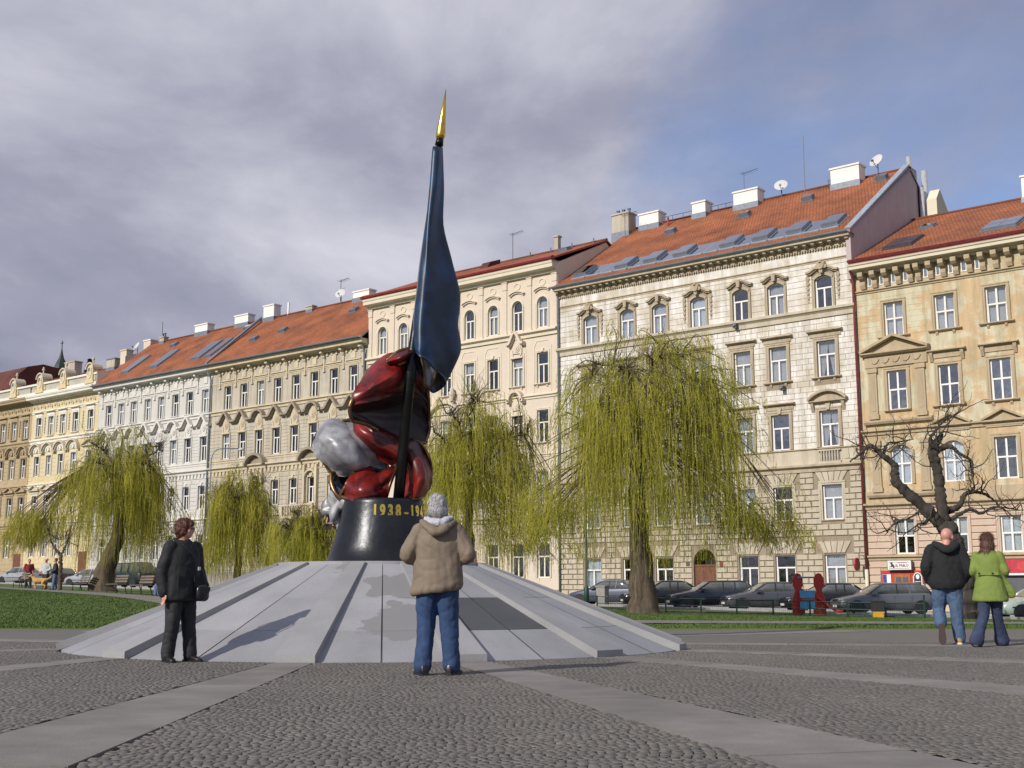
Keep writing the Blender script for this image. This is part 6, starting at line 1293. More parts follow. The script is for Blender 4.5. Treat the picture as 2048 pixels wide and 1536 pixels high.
# ------------------------------------------------------------ cars
def paint(name, col, rough=.3): return mat(name, col, rough, 0.25, var=.04, scale=2, coat=.6)
for nm, c in (('paint_navy', (.020, .024, .040)), ('paint_black', (.014, .014, .016)), ('paint_grey', (.13, .135, .15)), ('paint_slate', (.075, .078, .085)), ('paint_silver', (.40, .41, .43)), ('paint_bluegrey', (.075, .085, .12)), ('paint_green', (.006, .018, .012)), ('paint_pale', (.42, .5, .42))): paint(nm, c)
mat('tyre', (.012, .012, .012), .85); mat('rim', (.32, .32, .33), .35, .8); mat('plastic_dark', (.015, .015, .016), .6); mat('headlight', (.75, .78, .8), .1, .2); mat('taillight', (.30, .01, .01), .25); mat('plate', (.72, .72, .68), .5)
CARS = {'sedan': dict(L=4.45, belt=[(0, .56), (.06, .68), (.5, .78), (1.3, .92), (2.2, .95), (3.4, .97), (3.75, .98), (4.2, .96), (4.40, .82), (4.45, .60)], roof=[(1.22, .9), (1.95, 1.34), (2.3, 1.40), (3.0, 1.40), (3.3, 1.36), (3.95, .98)]),
        'wagon': dict(L=4.45, belt=[(0, .56), (.06, .68), (.5, .78), (1.3, .92), (2.2, .95), (3.4, .97), (4.2, .98), (4.38, .9), (4.45, .60)], roof=[(1.22, .9), (1.95, 1.36), (2.3, 1.42), (3.3, 1.43), (3.95, 1.39), (4.36, .97)]),
        'hatch': dict(L=4.0, belt=[(0, .55), (.06, .68), (.5, .78), (1.15, .92), (2.2, .95), (3.3, .98), (3.8, .96), (3.95, .8), (4.0, .6)], roof=[(1.05, .9), (1.8, 1.37), (2.2, 1.43), (2.9, 1.42), (3.3, 1.36), (3.85, .98)]),
        'van': dict(L=4.9, belt=[(0, .6), (.05, .8), (.35, .98), (.9, 1.16), (2.2, 1.2), (3.8, 1.2), (4.7, 1.2), (4.86, 1.0), (4.9, .6)], roof=[(.75, 1.12), (1.55, 1.86), (2.0, 1.94), (3.6, 1.95), (4.45, 1.92), (4.82, 1.2)])}
def make_car(kind, pm, label, loc, rz, rear=False):
    D = CARS[kind]; Ln = D['L']; e_ = empty('parked_car' if kind != 'van' else 'parked_van', loc, rz, label=label, cat='car' if kind != 'van' else 'van', group='vehicles parked along the street')
    van = kind == 'van'; HW = .86 if not van else .92
    def hw(x): return HW * (1 - .16 * (max(0, .55 - x) / .55) ** 2 - .12 * (max(0, x - Ln + .5) / .5) ** 2)
    X = [x - Ln / 2 for x, _ in D['belt']]
    st = smooth_line(D['belt'], 3); rings = []
    for x, z in st:
        w_ = hw(x); zs = .20 + (.12 if x < .1 or x > Ln - .1 else 0)
        half = [(w_ * .90, zs), (w_ * .985, zs + .08), (w_, zs + (z - zs) * .5), (w_ * .985, z - .10), (w_ * .95, z - .02), (w_ * .86, z + .012), (w_ * .45, z + .03)]
        rings.append([Vector((x - Ln / 2, y, zz)) for y, zz in half] + [Vector((x - Ln / 2, -y, zz)) for y, zz in half[::-1]])
    mb = MB(); loft(mb, rings); mb.build('body', pm, e_, smooth=True)
    rf = smooth_line(D['roof'], 4); zb = D['belt'][3][1] - .03; rings = []; gw = lambda z: HW * (.93 - .25 * max(0, z - .93) / .5 * (.5 if van else 1))
    for x, z in rf:
        zb_ = zb + .02; half = [(gw(zb_), zb_), (gw(z) if z - zb_ > .02 else gw(zb_), max(z - .05, zb_ + .005)), (gw(z) * .9, max(z - .005, zb_ + .01)), (gw(z) * .5, max(z + .012, zb_ + .015))]
        rings.append([Vector((x - Ln / 2, y, zz)) for y, zz in half] + [Vector((x - Ln / 2, -y, zz)) for y, zz in half[::-1]])
    mb = MB(); loft(mb, rings); mb.build('windows', 'car_glass_solid', e_, smooth=True)
    # painted roof and pillars
    r0, r1 = D['roof'][1], D['roof'][-2]; top = [p for p in rf if r0[0] - .02 <= p[0] <= r1[0] + .02]; mb = MB(); rings = []
    for x, z in top: rings.append([Vector((x - Ln / 2, y, zz)) for y, zz in [(gw(z) * 1.01, z - .055), (gw(z) * .92, z + .008), (gw(z) * .5, z + .03), (-gw(z) * .5, z + .03), (-gw(z) * .92, z + .008), (-gw(z) * 1.01, z - .055), (0, z - .05)]])
    loft(mb, rings); mb.build('roof', pm, e_, smooth=True)
    xs_ = [(D['roof'][0], r0), (r1, D['roof'][-1])]; mids = [.36, .68] if kind != 'van' else [.3, .6]
    for s_ in (-1, 1):
        for (xa, za), (xb, zb2) in xs_: MB().tube([(xa - Ln / 2, s_ * gw(zb) * .99, max(za, zb)), (xb - Ln / 2, s_ * gw(zb2) * .985, max(zb2, zb) - .03)], .04, 6).build('pillar', pm, e_, smooth=True)
        for m_ in mids:
            x = r0[0] + (r1[0] - r0[0]) * m_; MB().tube([(x - Ln / 2, s_ * gw(zb) * 1.0, zb), (x - Ln / 2 + .05, s_ * gw(1.4) * 1.0, (1.36 if not van else 1.88))], .032, 6).build('pillar', pm if m_ != .36 else 'plastic_dark', e_)
        for x in ((.35 + .28 if not van else .75), Ln - (.75 if not van else .9)):
            wr = .30 if not van else .32; xx = x + .1 - Ln / 2
            wh = MB().lathe([(wr * .72, -.10), (wr * .97, -.09), (wr, -.04), (wr, .04), (wr * .97, .09), (wr * .72, .10)], 20).build('wheel', 'tyre', e_, (xx, s_ * (HW - .10), wr), smooth=True, rot=(PI / 2, 0, 0))
            mb = MB(); mb.lathe([(wr * .7, -.02), (wr * .68, .03), (wr * .2, .06), (.02, .065)], 16)
            ob('rim', mb.mesh('rim', 'rim', True), wh, (0, 0, -.06 * s_ - .02), (0 if s_ < 0 else PI, 0, 0))
            MB().prism_y([((wr + .06) * math.cos(t * PI / 10) * 1.05, wr + (wr + .06) * math.sin(t * PI / 10)) for t in range(11)] + [(-.36, .2), (.36, .2)][::1], -.006, .006).build('wheel_arch', 'plastic_dark', e_, (xx, s_ * (HW + .004), 0))
        MB().cbox(-.14, .1, -.06, .06, -.07, .07, .02).build('mirror', pm, e_, (D['roof'][0][0] + .35 - Ln / 2, s_ * (HW + .08), zb + .08))
        h_ = D['belt'][1][1]; MB().add([(-Ln / 2 - .012 + .01, s_ * .36, h_ - .06), (-Ln / 2 + .06, s_ * .68, h_ - .04), (-Ln / 2 + .12, s_ * .69, h_ + .04), (-Ln / 2 + .05, s_ * .36, h_ + .03)] + [(-Ln / 2 + .2, s_ * .36, h_ - .06), (-Ln / 2 + .2, s_ * .66, h_ - .06), (-Ln / 2 + .25, s_ * .66, h_ + .03), (-Ln / 2 + .25, s_ * .36, h_ + .03)], [(0, 1, 2, 3), (0, 4, 5, 1), (1, 5, 6, 2), (2, 6, 7, 3), (3, 7, 4, 0), (4, 7, 6, 5)]).build('headlight', 'headlight', e_)
        MB().box(Ln / 2 - .1, Ln / 2 + .006, min(s_ * .46, s_ * .72), max(s_ * .46, s_ * .72), .68, .86).build('taillight', 'taillight', e_)
        for m_ in (.12, .5, .9):
            x = D['roof'][0][0] + .25 + (Ln - 1.9) * m_ * .82 - Ln / 2; MB().box(x - .006, x + .006, s_ * HW * .99 - .008, s_ * HW * .99 + .008, .33, zb - .05).build('door_seam', 'plastic_dark', e_)
        MB().box(-Ln * .42, Ln * .42, s_ * HW - .012, s_ * HW + .014, .5, .55).build('rub_strip', 'plastic_dark', e_)
    MB().cbox(-.3, .3, -.03, .03, -.05, .05, .01).build('grille', 'plastic_dark', e_, (-Ln / 2 - .005, 0, D['belt'][1][1] - .02), rot=-PI / 2)
    MB().box(-Ln / 2 - .03, -Ln / 2 + .05, -.72, .72, .27, .42).build('bumper', pm if pm != 'paint_grey' else 'plastic_dark', e_); MB().box(Ln / 2 - .05, Ln / 2 + .03, -.74, .74, .30, .48).build('bumper', pm if pm != 'paint_grey' else 'plastic_dark', e_)
    MB().box(-Ln / 2 - .045, -Ln / 2 - .03, -.26, .26, .33, .44).build('number_plate', 'plate', e_); MB().box(Ln / 2 + .006, Ln / 2 + .02, -.26, .26, .62, .73).build('number_plate', 'plate', e_)
    return e_
mat('car_glass_solid', (.11, .12, .115), .05, 0.0, var=.35, scale=1.5, coat=1.0)
for kind, pm, s, q, dr, lb in (('wagon', 'paint_grey', -4.9, 10.0, 45, 'grey estate car parked in front of the restaurant entrance'), ('sedan', 'paint_black', -1.5, 8.6, 45, 'black car half hidden behind the red playground panels'), ('sedan', 'paint_slate', 1.35, 9.4, 45, 'dark grey saloon to the left of the red playground panels'),
        ('wagon', 'paint_navy', 4.5, 9.6, 48, 'dark navy estate car with clear headlights, nearest to the thick willow trunk'), ('sedan', 'paint_black', 7.9, 8.8, 45, 'dark saloon partly hidden right behind the thick willow trunk'), ('sedan', 'paint_bluegrey', 11.8, 8.2, 12, 'blue grey saloon by the lamp post, just above the cone edge'),
        ('hatch', 'paint_pale', -12.0, 10.0, 45, 'pale car cut off at the right edge by the shop'), ('hatch', 'paint_silver', 73.6, 9.6, 8, 'silver hatchback parked at the far left by the benches'), ('wagon', 'paint_navy', 75.2, 5.2, 0, 'dark estate car behind the silver hatchback'), ('sedan', 'paint_silver', 62.4, 9.6, 12, 'silver saloon with its bonnet showing left of the tree trunk'), ('van', 'paint_green', 57.0, 9.6, 4, 'dark green van behind the benches')):
    make_car(kind, pm, lb, street(s, q, terrain(*street(s, q)[:2]) + .04), HROT + R(dr))

# ------------------------------------------------------------ park furniture
mat('bench_wood', (.17, .13, .10), .8, var=.25, scale=4, stretch=(.5, 6, 6)); mat('iron', (.02, .022, .022), .55); mat('green_paint', (.015, .05, .035), .5); mat('play_red', (.50, .028, .022), .4, var=.08); mat('play_orange', (.48, .11, .02), .4); mat('play_blue', (.08, .38, .70), .4); mat('bin_yellow', (.55, .30, .02), .5); mat('concrete', (.28, .26, .24), .9, var=.15, bump=.4)
def bench(loc, rz, label):
    e_ = empty('park_bench', (*loc, terrain(*loc) + .02), rz, label=label, cat='bench', group='benches along the path')
    me = cached('slat', lambda: MB().cbox(-.9, .9, -.045, .045, -.02, .02, .008).mesh('slat', 'bench_wood'))
    for k in range(4): ob('seat_slat', me, e_, (0, -.18 + .115 * k, .45))
    for k in range(3): ob('back_slat', me, e_, (0, .24 + .035 * k, .58 + .13 * k), (R(78), 0, 0))
    for s_ in (-1, 1): MB().tube([(s_ * .7, -.22, 0), (s_ * .7, -.2, .42), (s_ * .7, .2, .42), (s_ * .7, .38, .92)], .025, 6).tube([(s_ * .7, .3, 0), (s_ * .7, .18, .42)], .025, 6).build('leg_frame', 'iron', e_)
    return e_
pth = math.atan2(12, -8.5)
for x, y, lb in ((-29.0, 73.2, 'leftmost wooden bench, in front of the silver hatchback'), (-24.2, 69.6, 'wooden bench right of the tan dog'), (-19.2, 60.2, 'wooden bench at the foot of the leaning willow trunk'), (-17.1, 57.2, 'wooden bench in front of the dark green van'), (-15.15, 54.2, 'wooden bench with a person sitting on it')): bench((x, y), pth + PI + R(0), lb)
far_person((-15.05, 54.25), (-.8, -.6), 'person in dark clothes sitting on a bench behind the woman in black', 'cloth_dark', 'cloth_blue', 'hair_brown', True)
# low green railing
fr = empty('park_fence', (15.3, 46.2, 0), 0, label='low dark green railing between the lawn and the parked cars', cat='fence')
A_, B_ = (15.3, 46.2), (3.4, 49.7); npz = 9
for k in range(npz + 1):
    t = k / npz; x = A_[0] + (B_[0] - A_[0]) * t; y = A_[1] + (B_[1] - A_[1]) * t; z = terrain(x, y); h_ = .9 if k == 0 else .62
    MB().box(-.03, .03, -.03, .03, -.1, h_).build('post', 'green_paint', fr, (x - 15.3, y - 46.2, z))
    if k < npz:
        t2 = (k + 1) / npz; x2 = A_[0] + (B_[0] - A_[0]) * t2; y2 = A_[1] + (B_[1] - A_[1]) * t2; z2 = terrain(x2, y2)
        for hh in (.58, .32, .08): MB().tube([(x - 15.3, y - 46.2, z + hh), (x2 - 15.3, y2 - 46.2, z2 + hh)], .018, 6).build('rail', 'green_paint', fr)
        mb = MB()
        for i in range(1, 18): a = i / 18; mb.tube([(x - 15.3 + (x2 - x) * a, y - 46.2 + (y2 - y) * a, z + .06), (x - 15.3 + (x2 - x) * a, y - 46.2 + (y2 - y) * a, z + .58)], .0045, 4)
        tag(mb.build('mesh_wires', 'green_paint', fr), kind='stuff')
# red figure-shaped climbing frame with a slide
pg = empty('playground_slide', (11.55, 48.4, terrain(11.55, 48.4)), R(-14), label='red figure shaped playground frame with blue panels and slide', cat='slide')
fig = [(-.24, 0), (-.23, .62), (-.13, .92), (-.1, 1.02), (-.19, 1.2), (-.19, 1.45), (-.1, 1.62), (0, 1.66), (.1, 1.62), (.19, 1.45), (.19, 1.2), (.1, 1.02), (.13, .92), (.23, .62), (.24, 0)]
for x, y in ((-.40, .05), (.40, -.12)):
    f_ = MB().prism_y([(a, b) for a, b in fig], -.025, .025).build('figure_panel', 'play_red', pg, (x, y, 0), rot=R(16))
    MB().tube([(a * 1.0, -.0, b) for a, b in fig[:15]], .016, 5).build('panel_edge', 'play_orange', f_)
    for i in range(7): MB().lathe([(.018, 0), (.012, .012)], 8).build('bolt', 'rim', f_, (-.12 + .24 * (i % 2), -.026, .5 + .16 * (i // 2)), rot=(PI / 2, 0, 0))
for z0, z1 in ((.72, 1.0), (.28, .58)): MB().box(-.33, .24, -.03, 0, z0, z1).build('blue_panel', 'play_blue', pg, (0, -.16, 0), rot=R(-8))
MB().tube([(-.40, .05, 1.5), (.40, -.12, 1.5)], .035, 8).build('crossbar', 'play_blue', pg); MB().box(-.3, .25, -.2, .3, .64, .68).build('platform', 'play_orange', pg)
mb = MB(); sl_ = smooth_line([(.3, -.1, .72), (.6, -.18, .5), (.95, -.26, .2), (1.25, -.33, .14)], 4)
for a, b in zip(sl_[:-1], sl_[1:]): mb.add([(a[0], a[1] - .2, a[2]), (a[0], a[1] + .2, a[2]), (b[0], b[1] + .2, b[2]), (b[0], b[1] - .2, b[2]), (a[0], a[1] - .2, a[2] + .12), (b[0], b[1] - .2, b[2] + .12), (a[0], a[1] + .2, a[2] + .12), (b[0], b[1] + .2, b[2] + .12)], [(0, 1, 2, 3), (0, 3, 5, 4), (1, 6, 7, 2)])
mb.build('chute', 'play_red', pg)
bn = empty('litter_bin', (13.55, 46.1, terrain(13.55, 46.1)), R(-10), label='black litter bin with yellow lower panel on the railing', cat='bin'); MB().cbox(-.23, .23, -.16, .16, .26, .62, .02).build('box', 'plastic_dark', bn); MB().cbox(-.19, .19, -.17, .15, .02, .25, .02).build('lower_panel', 'bin_yellow', bn); MB().box(-.25, .25, -.18, .18, .62, .65).build('lid', 'iron', bn)
cb_ = empty('utility_cabinet', street(10.4, 10.9), HROT, label='grey concrete utility box beside the blue grey saloon', cat='cabinet'); MB().cbox(-.28, .28, -.2, .2, 0, 1.05, .02).build('box', 'concrete', cb_); MB().box(-.32, .32, -.24, .24, 1.05, 1.12).build('cap', 'concrete', cb_)
def lamp(name, loc, h, arm, label, hd):
    z = terrain(*loc); e_ = empty(name, (*loc, z), hd, label=label, cat='street lamp'); MB().tube([(0, 0, 0), (0, 0, .9), (0, 0, 1.0), (0, 0, h)], [.10, .10, .055, .04], 10).build('post', 'green_paint' if arm < 1 else 'zinc', e_, smooth=True)
    pts_ = smooth_line([(0, 0, h - .05), (.15, 0, h + .45), (.6, 0, h + .75), (arm, 0, h + .8)], 5); MB().tube(pts_, .04, 8).build('arm', 'green_paint' if arm < 1 else 'zinc', e_, smooth=True)
    MB().lathe([(.04, .1), (.12, .06), (.2, -.02), (.22, -.08), (.05, -.12)], 12).build('lamp_head', 'dish', e_, (arm + .1, 0, h + .76), smooth=True)
    return e_
lamp('street_lamp', (3.0, 50.0), 7.2, .9, 'dark green lamp post standing left of the biggest willow', R(200)); lamp('street_lamp', street(45.3, 10.9)[:2], 9.6, 2.0, 'tall curved arm street lamp in front of the ochre grey house', R(10)); lamp('street_lamp', street(75.5, 12.2)[:2], 7.4, 1.6, 'grey street lamp post at the far left edge', R(150))
# ------------------------------------------------------------ roof aerials and dishes
def dish(s, dep, z, r_, label, az=0):
    x, y, _ = street(s, -dep, 0); e_ = empty('satellite_dish', (x, y, z), HROT + az, label=label, cat='satellite dish')
    MB().tube([(0, 0, -1.4), (0, 0, 0)], .035, 6).build('mast', 'antenna', e_)
    prof = [(r_ * t / 6, .22 * r_ * (t / 6) ** 2) for t in range(7)]; mb = MB(); mb.lathe(prof + [(r_ * .98, .24 * r_), (.01, .03)], 20); mb.build('dish', 'dish', e_, (0, -.08, .1), rot=(R(62), 0, 0), smooth=True)
    MB().tube([(0, -.1, -.1 - r_ * .5), (.03, -.75 * r_ - .2, .02)], .02, 5).box(-.04, .1, -.8 * r_ - .26, -.8 * r_ - .14, -.03, .09).build('feed_arm', 'antenna', e_)
def aerial(s, dep, z, h, label, kind=0):
    x, y, _ = street(s, -dep, 0); e_ = empty('roof_aerial', (x, y, z), HROT, label=label, cat='aerial'); MB().tube([(0, 0, -.6), (0, 0, h)], .03, 6).build('mast', 'antenna', e_)
    if kind:
        MB().tube([(-.2, 0, h - .15), (1.2, -.2, h - .05)], .018, 5).build('boom', 'antenna', e_)
        for k in range(6): MB().tube([(-.1 + .22 * k, -.4 + .03 * k, h - .13 + .012 * k), (-.1 + .22 * k, .4 - .03 * k, h - .13 + .012 * k)], .01, 4).build('element', 'antenna', e_)
        if kind > 1: MB().tube([(-.7, .1, h - .9), (.7, -.1, h - .85)], .016, 5).build('lower_boom', 'antenna', e_)
dish(9.0, 9.2, 28.5, .48, 'round satellite dish beside the widest middle chimney of the patchy white house', R(15)); dish(2.0, 9.2, 28.7, .5, 'round satellite dish right of the highest white chimney', R(-15)); dish(49.6, 5.4, 26.4, .5, 'large pale satellite dish on the ochre grey house roof', R(20)); dish(82.0, 6.5, 26.0, .5, 'dish on the ridge above the yellow house', R(-10))
aerial(11.9, 9.2, 27.9, 2.4, 'thin forked aerial behind the middle chimneys of the patchy white house', 1); aerial(7.3, 9.3, 27.9, 4.0, 'tall whip aerial on the ridge of the patchy white house', 0); aerial(49.9, 5.6, 25.9, 2.0, 'branched television aerial over the large pale dish', 2); aerial(21.0, 7.5, 26.8, 1.8, 'short aerial by the tan chimney', 1); aerial(30.6, 6, 27.0, 1.6, 'thin aerial on the pink house roof beside the flag', 1); aerial(77.0, 6, 25.8, 2.2, 'aerial beside the cream chimney on the pale grey house', 0)
# far turret with a green copper cap beyond the yellow house
tw = empty('turret_spire', street(144.6, -34, 0), HROT, label='slender turret with dark copper cap and cross beyond the yellow house', cat='turret')
MB().box(-.45, .45, -.45, .45, 10, 34.2).build('shaft', 'r_white', tw); mat('copper_dark', (.03, .04, .035), .6, .3, var=.3)
MB().lathe([(.5, 34.2), (.3, 34.4), (.28, 34.9), (.8, 34.95), (1.05, 34.8), (.95, 35.4), (.65, 36.0), (.4, 36.5), (.2, 37.3), (.05, 38.2)], 8).build('cap', 'copper_dark', tw); MB().tube([(0, 0, 38), (0, 0, 39.3)], .07, 5).tube([(-.45, 0, 38.9), (.45, 0, 38.9)], .06, 5).build('cross', 'copper_dark', tw)
# ------------------------------------------------------------ trees
mat('bark', (.10, .075, .05), .95, var=.45, scale=5, bump=1.0, bscale=14, stretch=(1, 1, .2)); mat('bark_dark', (.055, .045, .036), .95, var=.45, scale=5, bump=1.0, bscale=14, stretch=(1, 1, .2)); mat('twig', (.10, .075, .045), .9, var=.3)
leafmat('willow_leaf', (.40, .385, .06), (.56, .52, .11), .5); leafmat('spruce', (.012, .024, .014), (.022, .036, .02), .1)
def strands_mesh(S, wd, name, matname, leaves, leaf_len=.10, leaf_w=.02):
    """S: (n,k,3) hanging shoots -> narrow ribbons, plus small leaves along them"""
    n, k, _ = S.shape; a = rng.uniform(0, 2 * PI, n); side = np.stack([np.cos(a), np.sin(a), np.zeros(n)], 1)[:, None, :] * (wd * np.linspace(1, .4, k))[None, :, None]
    V = np.stack([S - side, S + side], 2).reshape(-1, 3); base = (np.arange(n) * k * 2)[:, None]; j = np.arange(k - 1)[None] * 2
    F = np.stack([base + j, base + j + 1, base + j + 3, base + j + 2], -1).reshape(-1, 4); tri = np.concatenate([F[:, [0, 1, 2]], F[:, [0, 2, 3]]])
    if leaves:
        t = rng.uniform(.12, 1, (n, leaves)) * (k - 1.001); i = t.astype(int); f = (t - i)[..., None]; ar = np.arange(n)[:, None]
        P_ = S[ar, i] * (1 - f) + S[ar, i + 1] * f; b = rng.uniform(0, 2 * PI, (n, leaves)); d = np.stack([np.cos(b) * .55, np.sin(b) * .55, -rng.uniform(.3, 1.1, (n, leaves))], -1); d *= leaf_len * rng.uniform(.6, 1.2, (n, leaves, 1)); c = b + PI / 2 + rng.normal(0, .5, (n, leaves)); w_ = np.stack([np.cos(c), np.sin(c), np.zeros_like(c)], -1) * leaf_w
        LV = np.stack([P_ - w_ * .4, P_ + w_ * .4 + d * .15, P_ + d], 2).reshape(-1, 3); LF = np.arange(len(LV)).reshape(-1, 3) + len(V); V = np.concatenate([V, LV]); tri = np.concatenate([tri, LF])
    return np_mesh(name, V, tri, matname)
def grow(start, d, ln, n, wob, up, r_):
    p = Vector(start); d = Vector(d).normalized(); pts_ = [p.copy()]
    for i in range(n):
        d = (d + Vector((r_.normal(0, wob), r_.normal(0, wob), r_.normal(0, wob) + up))).normalized(); p = p + d * ln / n; pts_.append(p.copy())
    return pts_
def willow(loc, label, H, trunk, rad, limbs, spread, nclump, nstr, zmin, seed, bias=(0, 0), wd=.009, bark='bark', low=()):
    """trunk, arching limbs, secondary boughs, and curtains of hanging shoots that start all over a domed crown"""
    r_ = np.random.default_rng(seed); z0 = terrain(*loc); e_ = empty('willow_tree', (*loc, z0), 0, label=label, cat='tree', group='weeping willows on the lawn')
    mb = MB(); tp = smooth_line([tuple(map(float, (*p, q))) for p, q in zip(trunk, rad)], 4); mb.tube([(p[0] + .03 * math.sin(i * 1.7), p[1], p[2]) for i, p in enumerate(tp)], [p[3] * (1 + .06 * math.sin(i * 2.3)) for i, p in enumerate(tp)], 14); mb.build('trunk', bark, e_, smooth=True)
    top = Vector(trunk[-1]); S = []; brs = MB(); nodes = []
    for k in range(limbs):
        t = r_.uniform(.72, 1.0); b = Vector(tp[int(t * (len(tp) - 1))][:3]); az = 2 * PI * k / limbs + r_.normal(0, .3); out = spread * r_.uniform(.35, .72); hz = H * r_.uniform(.70, .90)
        ox, oy = math.cos(az) * out + bias[0] * .7, math.sin(az) * out + bias[1] * .7
        pts_ = smooth_line([tuple(b), tuple(b + Vector((ox * .3, oy * .3, (hz - b.z) * .5))), tuple(b + Vector((ox * .65, oy * .65, (hz - b.z) * .9))), tuple(b + Vector((ox, oy, (hz - b.z) * 1.0)))], 5)
        pts_ = [(p[0] + r_.normal(0, .07), p[1] + r_.normal(0, .07), p[2] + r_.normal(0, .06)) for p in pts_]; r0 = rad[-1] * r_.uniform(.3, .5)
        brs.tube(pts_, list(np.linspace(r0, .03, len(pts_))), 7); nodes += [Vector(p) for p in pts_[4:]]
    NA = np.array(nodes); clumps = []
    for c in range(nclump):
        az = r_.uniform(0, 2 * PI); el = math.asin(r_.uniform(.02, 1)); rr_ = r_.uniform(.25, 1.12) ** .5
        zc = H * .46; p = Vector((top.x * .6 + bias[0] + math.cos(az) * math.cos(el) * spread * rr_, top.y * .6 + bias[1] + math.sin(az) * math.cos(el) * spread * rr_, zc + (H - zc) * math.sin(el) * rr_ * r_.uniform(.85, 1.02))); clumps.append((p, az, 1.0 if r_.uniform() < .55 else .32))
    for (lx, ly, lz, lr, cnt) in low:
        for c in range(cnt): clumps.append((Vector((lx + r_.normal(0, lr), ly + r_.normal(0, lr), lz + r_.normal(0, lr * .5))), math.atan2(ly, lx), .45))
    for p, az, lf in clumps:
        i = int(np.argmin(np.sum((NA - np.array(p)) ** 2, 1))); q = nodes[i]; mid = (q + p) / 2 + Vector((r_.normal(0, .1), r_.normal(0, .1), .15 + abs(r_.normal(0, .15)))); sec = smooth_line([tuple(q), tuple(mid), tuple(p)], 4); brs.tube(sec, list(np.linspace(.03, .010, len(sec))), 4, False)
        low_ = lf == .45; drop = min(p.z - zmin, r_.gamma(4.0, 1.15) + .9) * lf; dens = int(nstr * 1.8 * r_.uniform(.35, 1.5)); ca_ = az + r_.normal(0, .6)
        for m_ in range(dens):
            a3 = ca_ + r_.normal(0, 1.0); hv = r_.uniform(.1, .75); st = Vector(sec[r_.integers(len(sec) - 2 if low_ else 3, len(sec))]) + Vector((r_.normal(0, .1), r_.normal(0, .1), r_.normal(0, .08))); zend = max(zmin * r_.uniform(.75, 1.5), st.z - drop * r_.uniform(.55, 1.2))
            kk = 11; u_ = np.linspace(0, 1, kk); hor = hv * (1 - np.exp(-3.2 * u_)); rise = .4 * hv * np.sin(np.minimum(u_ * 6, PI)); ph = r_.uniform(0, 6, 2); sw = r_.normal(0, .10)
            x = st.x + math.cos(a3) * hor + .07 * np.sin(u_ * 7 + ph[0]) * (u_ + .2) + sw * u_ ** 2; y = st.y + math.sin(a3) * hor + .07 * np.cos(u_ * 6 + ph[1]) * (u_ + .2); z = st.z + rise - max(.2, st.z - zend) * u_ ** 1.25
            S.append(np.stack([x, y, z], 1))
    tag(brs.build('branches', bark, e_, smooth=True), kind='stuff')
    S = np.array(S); me = strands_mesh(S, wd, 'crown', 'willow_leaf', 34, .10, .026); tag(ob('crown', me, e_), kind='stuff')
    T_ = []
    for q in nodes:       # bare shoots bristling inside the crown
        for j in range(12): T_.append([tuple(v) for v in grow(q, (r_.normal(0, 1), r_.normal(0, 1), r_.uniform(-.3, 1.2)), r_.uniform(.5, 1.6), 10, .2, .02, r_)])
    tag(ob('twigs', strands_mesh(np.array(T_), .012, 'twigs', 'twig', 0), e_), kind='stuff')
    return e_
willow((4.75, 45.0), 'biggest weeping willow with the thickest trunk, right of the monument', 11.0, [(0, 0, -.2), (0, 0, .4), (-.05, 0, 1.6), (-.12, 0, 3.4), (-.15, 0, 4.8), (.05, .1, 6.0)], [.74, .54, .44, .34, .30, .22], 12, 4.2, 215, 10, 1.4, 21, (.45, 0), low=((-.5, -1.6, 4.6, .8, 10), (1.2, -1.2, 4.4, .7, 8), (3.8, 0, 3.6, .8, 18), (5.2, .3, 3.0, .5, 9), (-3.0, -.3, 4.0, .9, 20), (-3.8, 0, 3.2, .5, 8)))
willow((-2.0, 54.0), 'weeping willow right behind the monument and the grey haired man', 10.0, [(0, 0, -.2), (0, 0, .8), (.1, 0, 2.6), (.05, 0, 4.0), (.2, 0, 5.2)], [.5, .34, .26, .22, .15], 10, 3.4, 165, 10, 1.2, 33, (.35, 0), low=((2.8, 0, 3.2, .9, 18), (-2.4, 0, 3.2, .8, 10)))
willow((-15.8, 71.0), 'small weeping willow between the woman in black and the monument', 7.5, [(0, 0, -.2), (.05, 0, .6), (.1, 0, 1.7), (.15, 0, 2.8)], [.34, .24, .2, .14], 8, 2.3, 105, 10, .8, 45, wd=.013, low=((-1.6, 0, 2.4, .7, 10), (1.7, 0, 2.2, .7, 10)))
willow((-11.2, 67.0), 'lowest weeping willow peeping out left of the monument pedestal', 5.2, [(0, 0, -.2), (0, 0, .6), (.1, 0, 1.8)], [.3, .22, .14], 8, 2.2, 90, 10, .5, 52, wd=.013)
willow((-23.1, 70.0), 'weeping willow with leaning forked trunk on the left lawn', 9.5, [(0, 0, -.2), (.0, 0, .5), (.25, 0, 1.6), (.7, 0, 3.0), (.85, 0, 5.0), (.8, .1, 6.6)], [.95, .66, .52, .38, .32, .2], 11, 3.6, 155, 10, 1.0, 61, (0, 0), wd=.013, low=((-3.6, 0, 4.0, 1.0, 34), (-4.6, .2, 3.0, .5, 12), (3.0, 0, 3.8, .9, 20)))
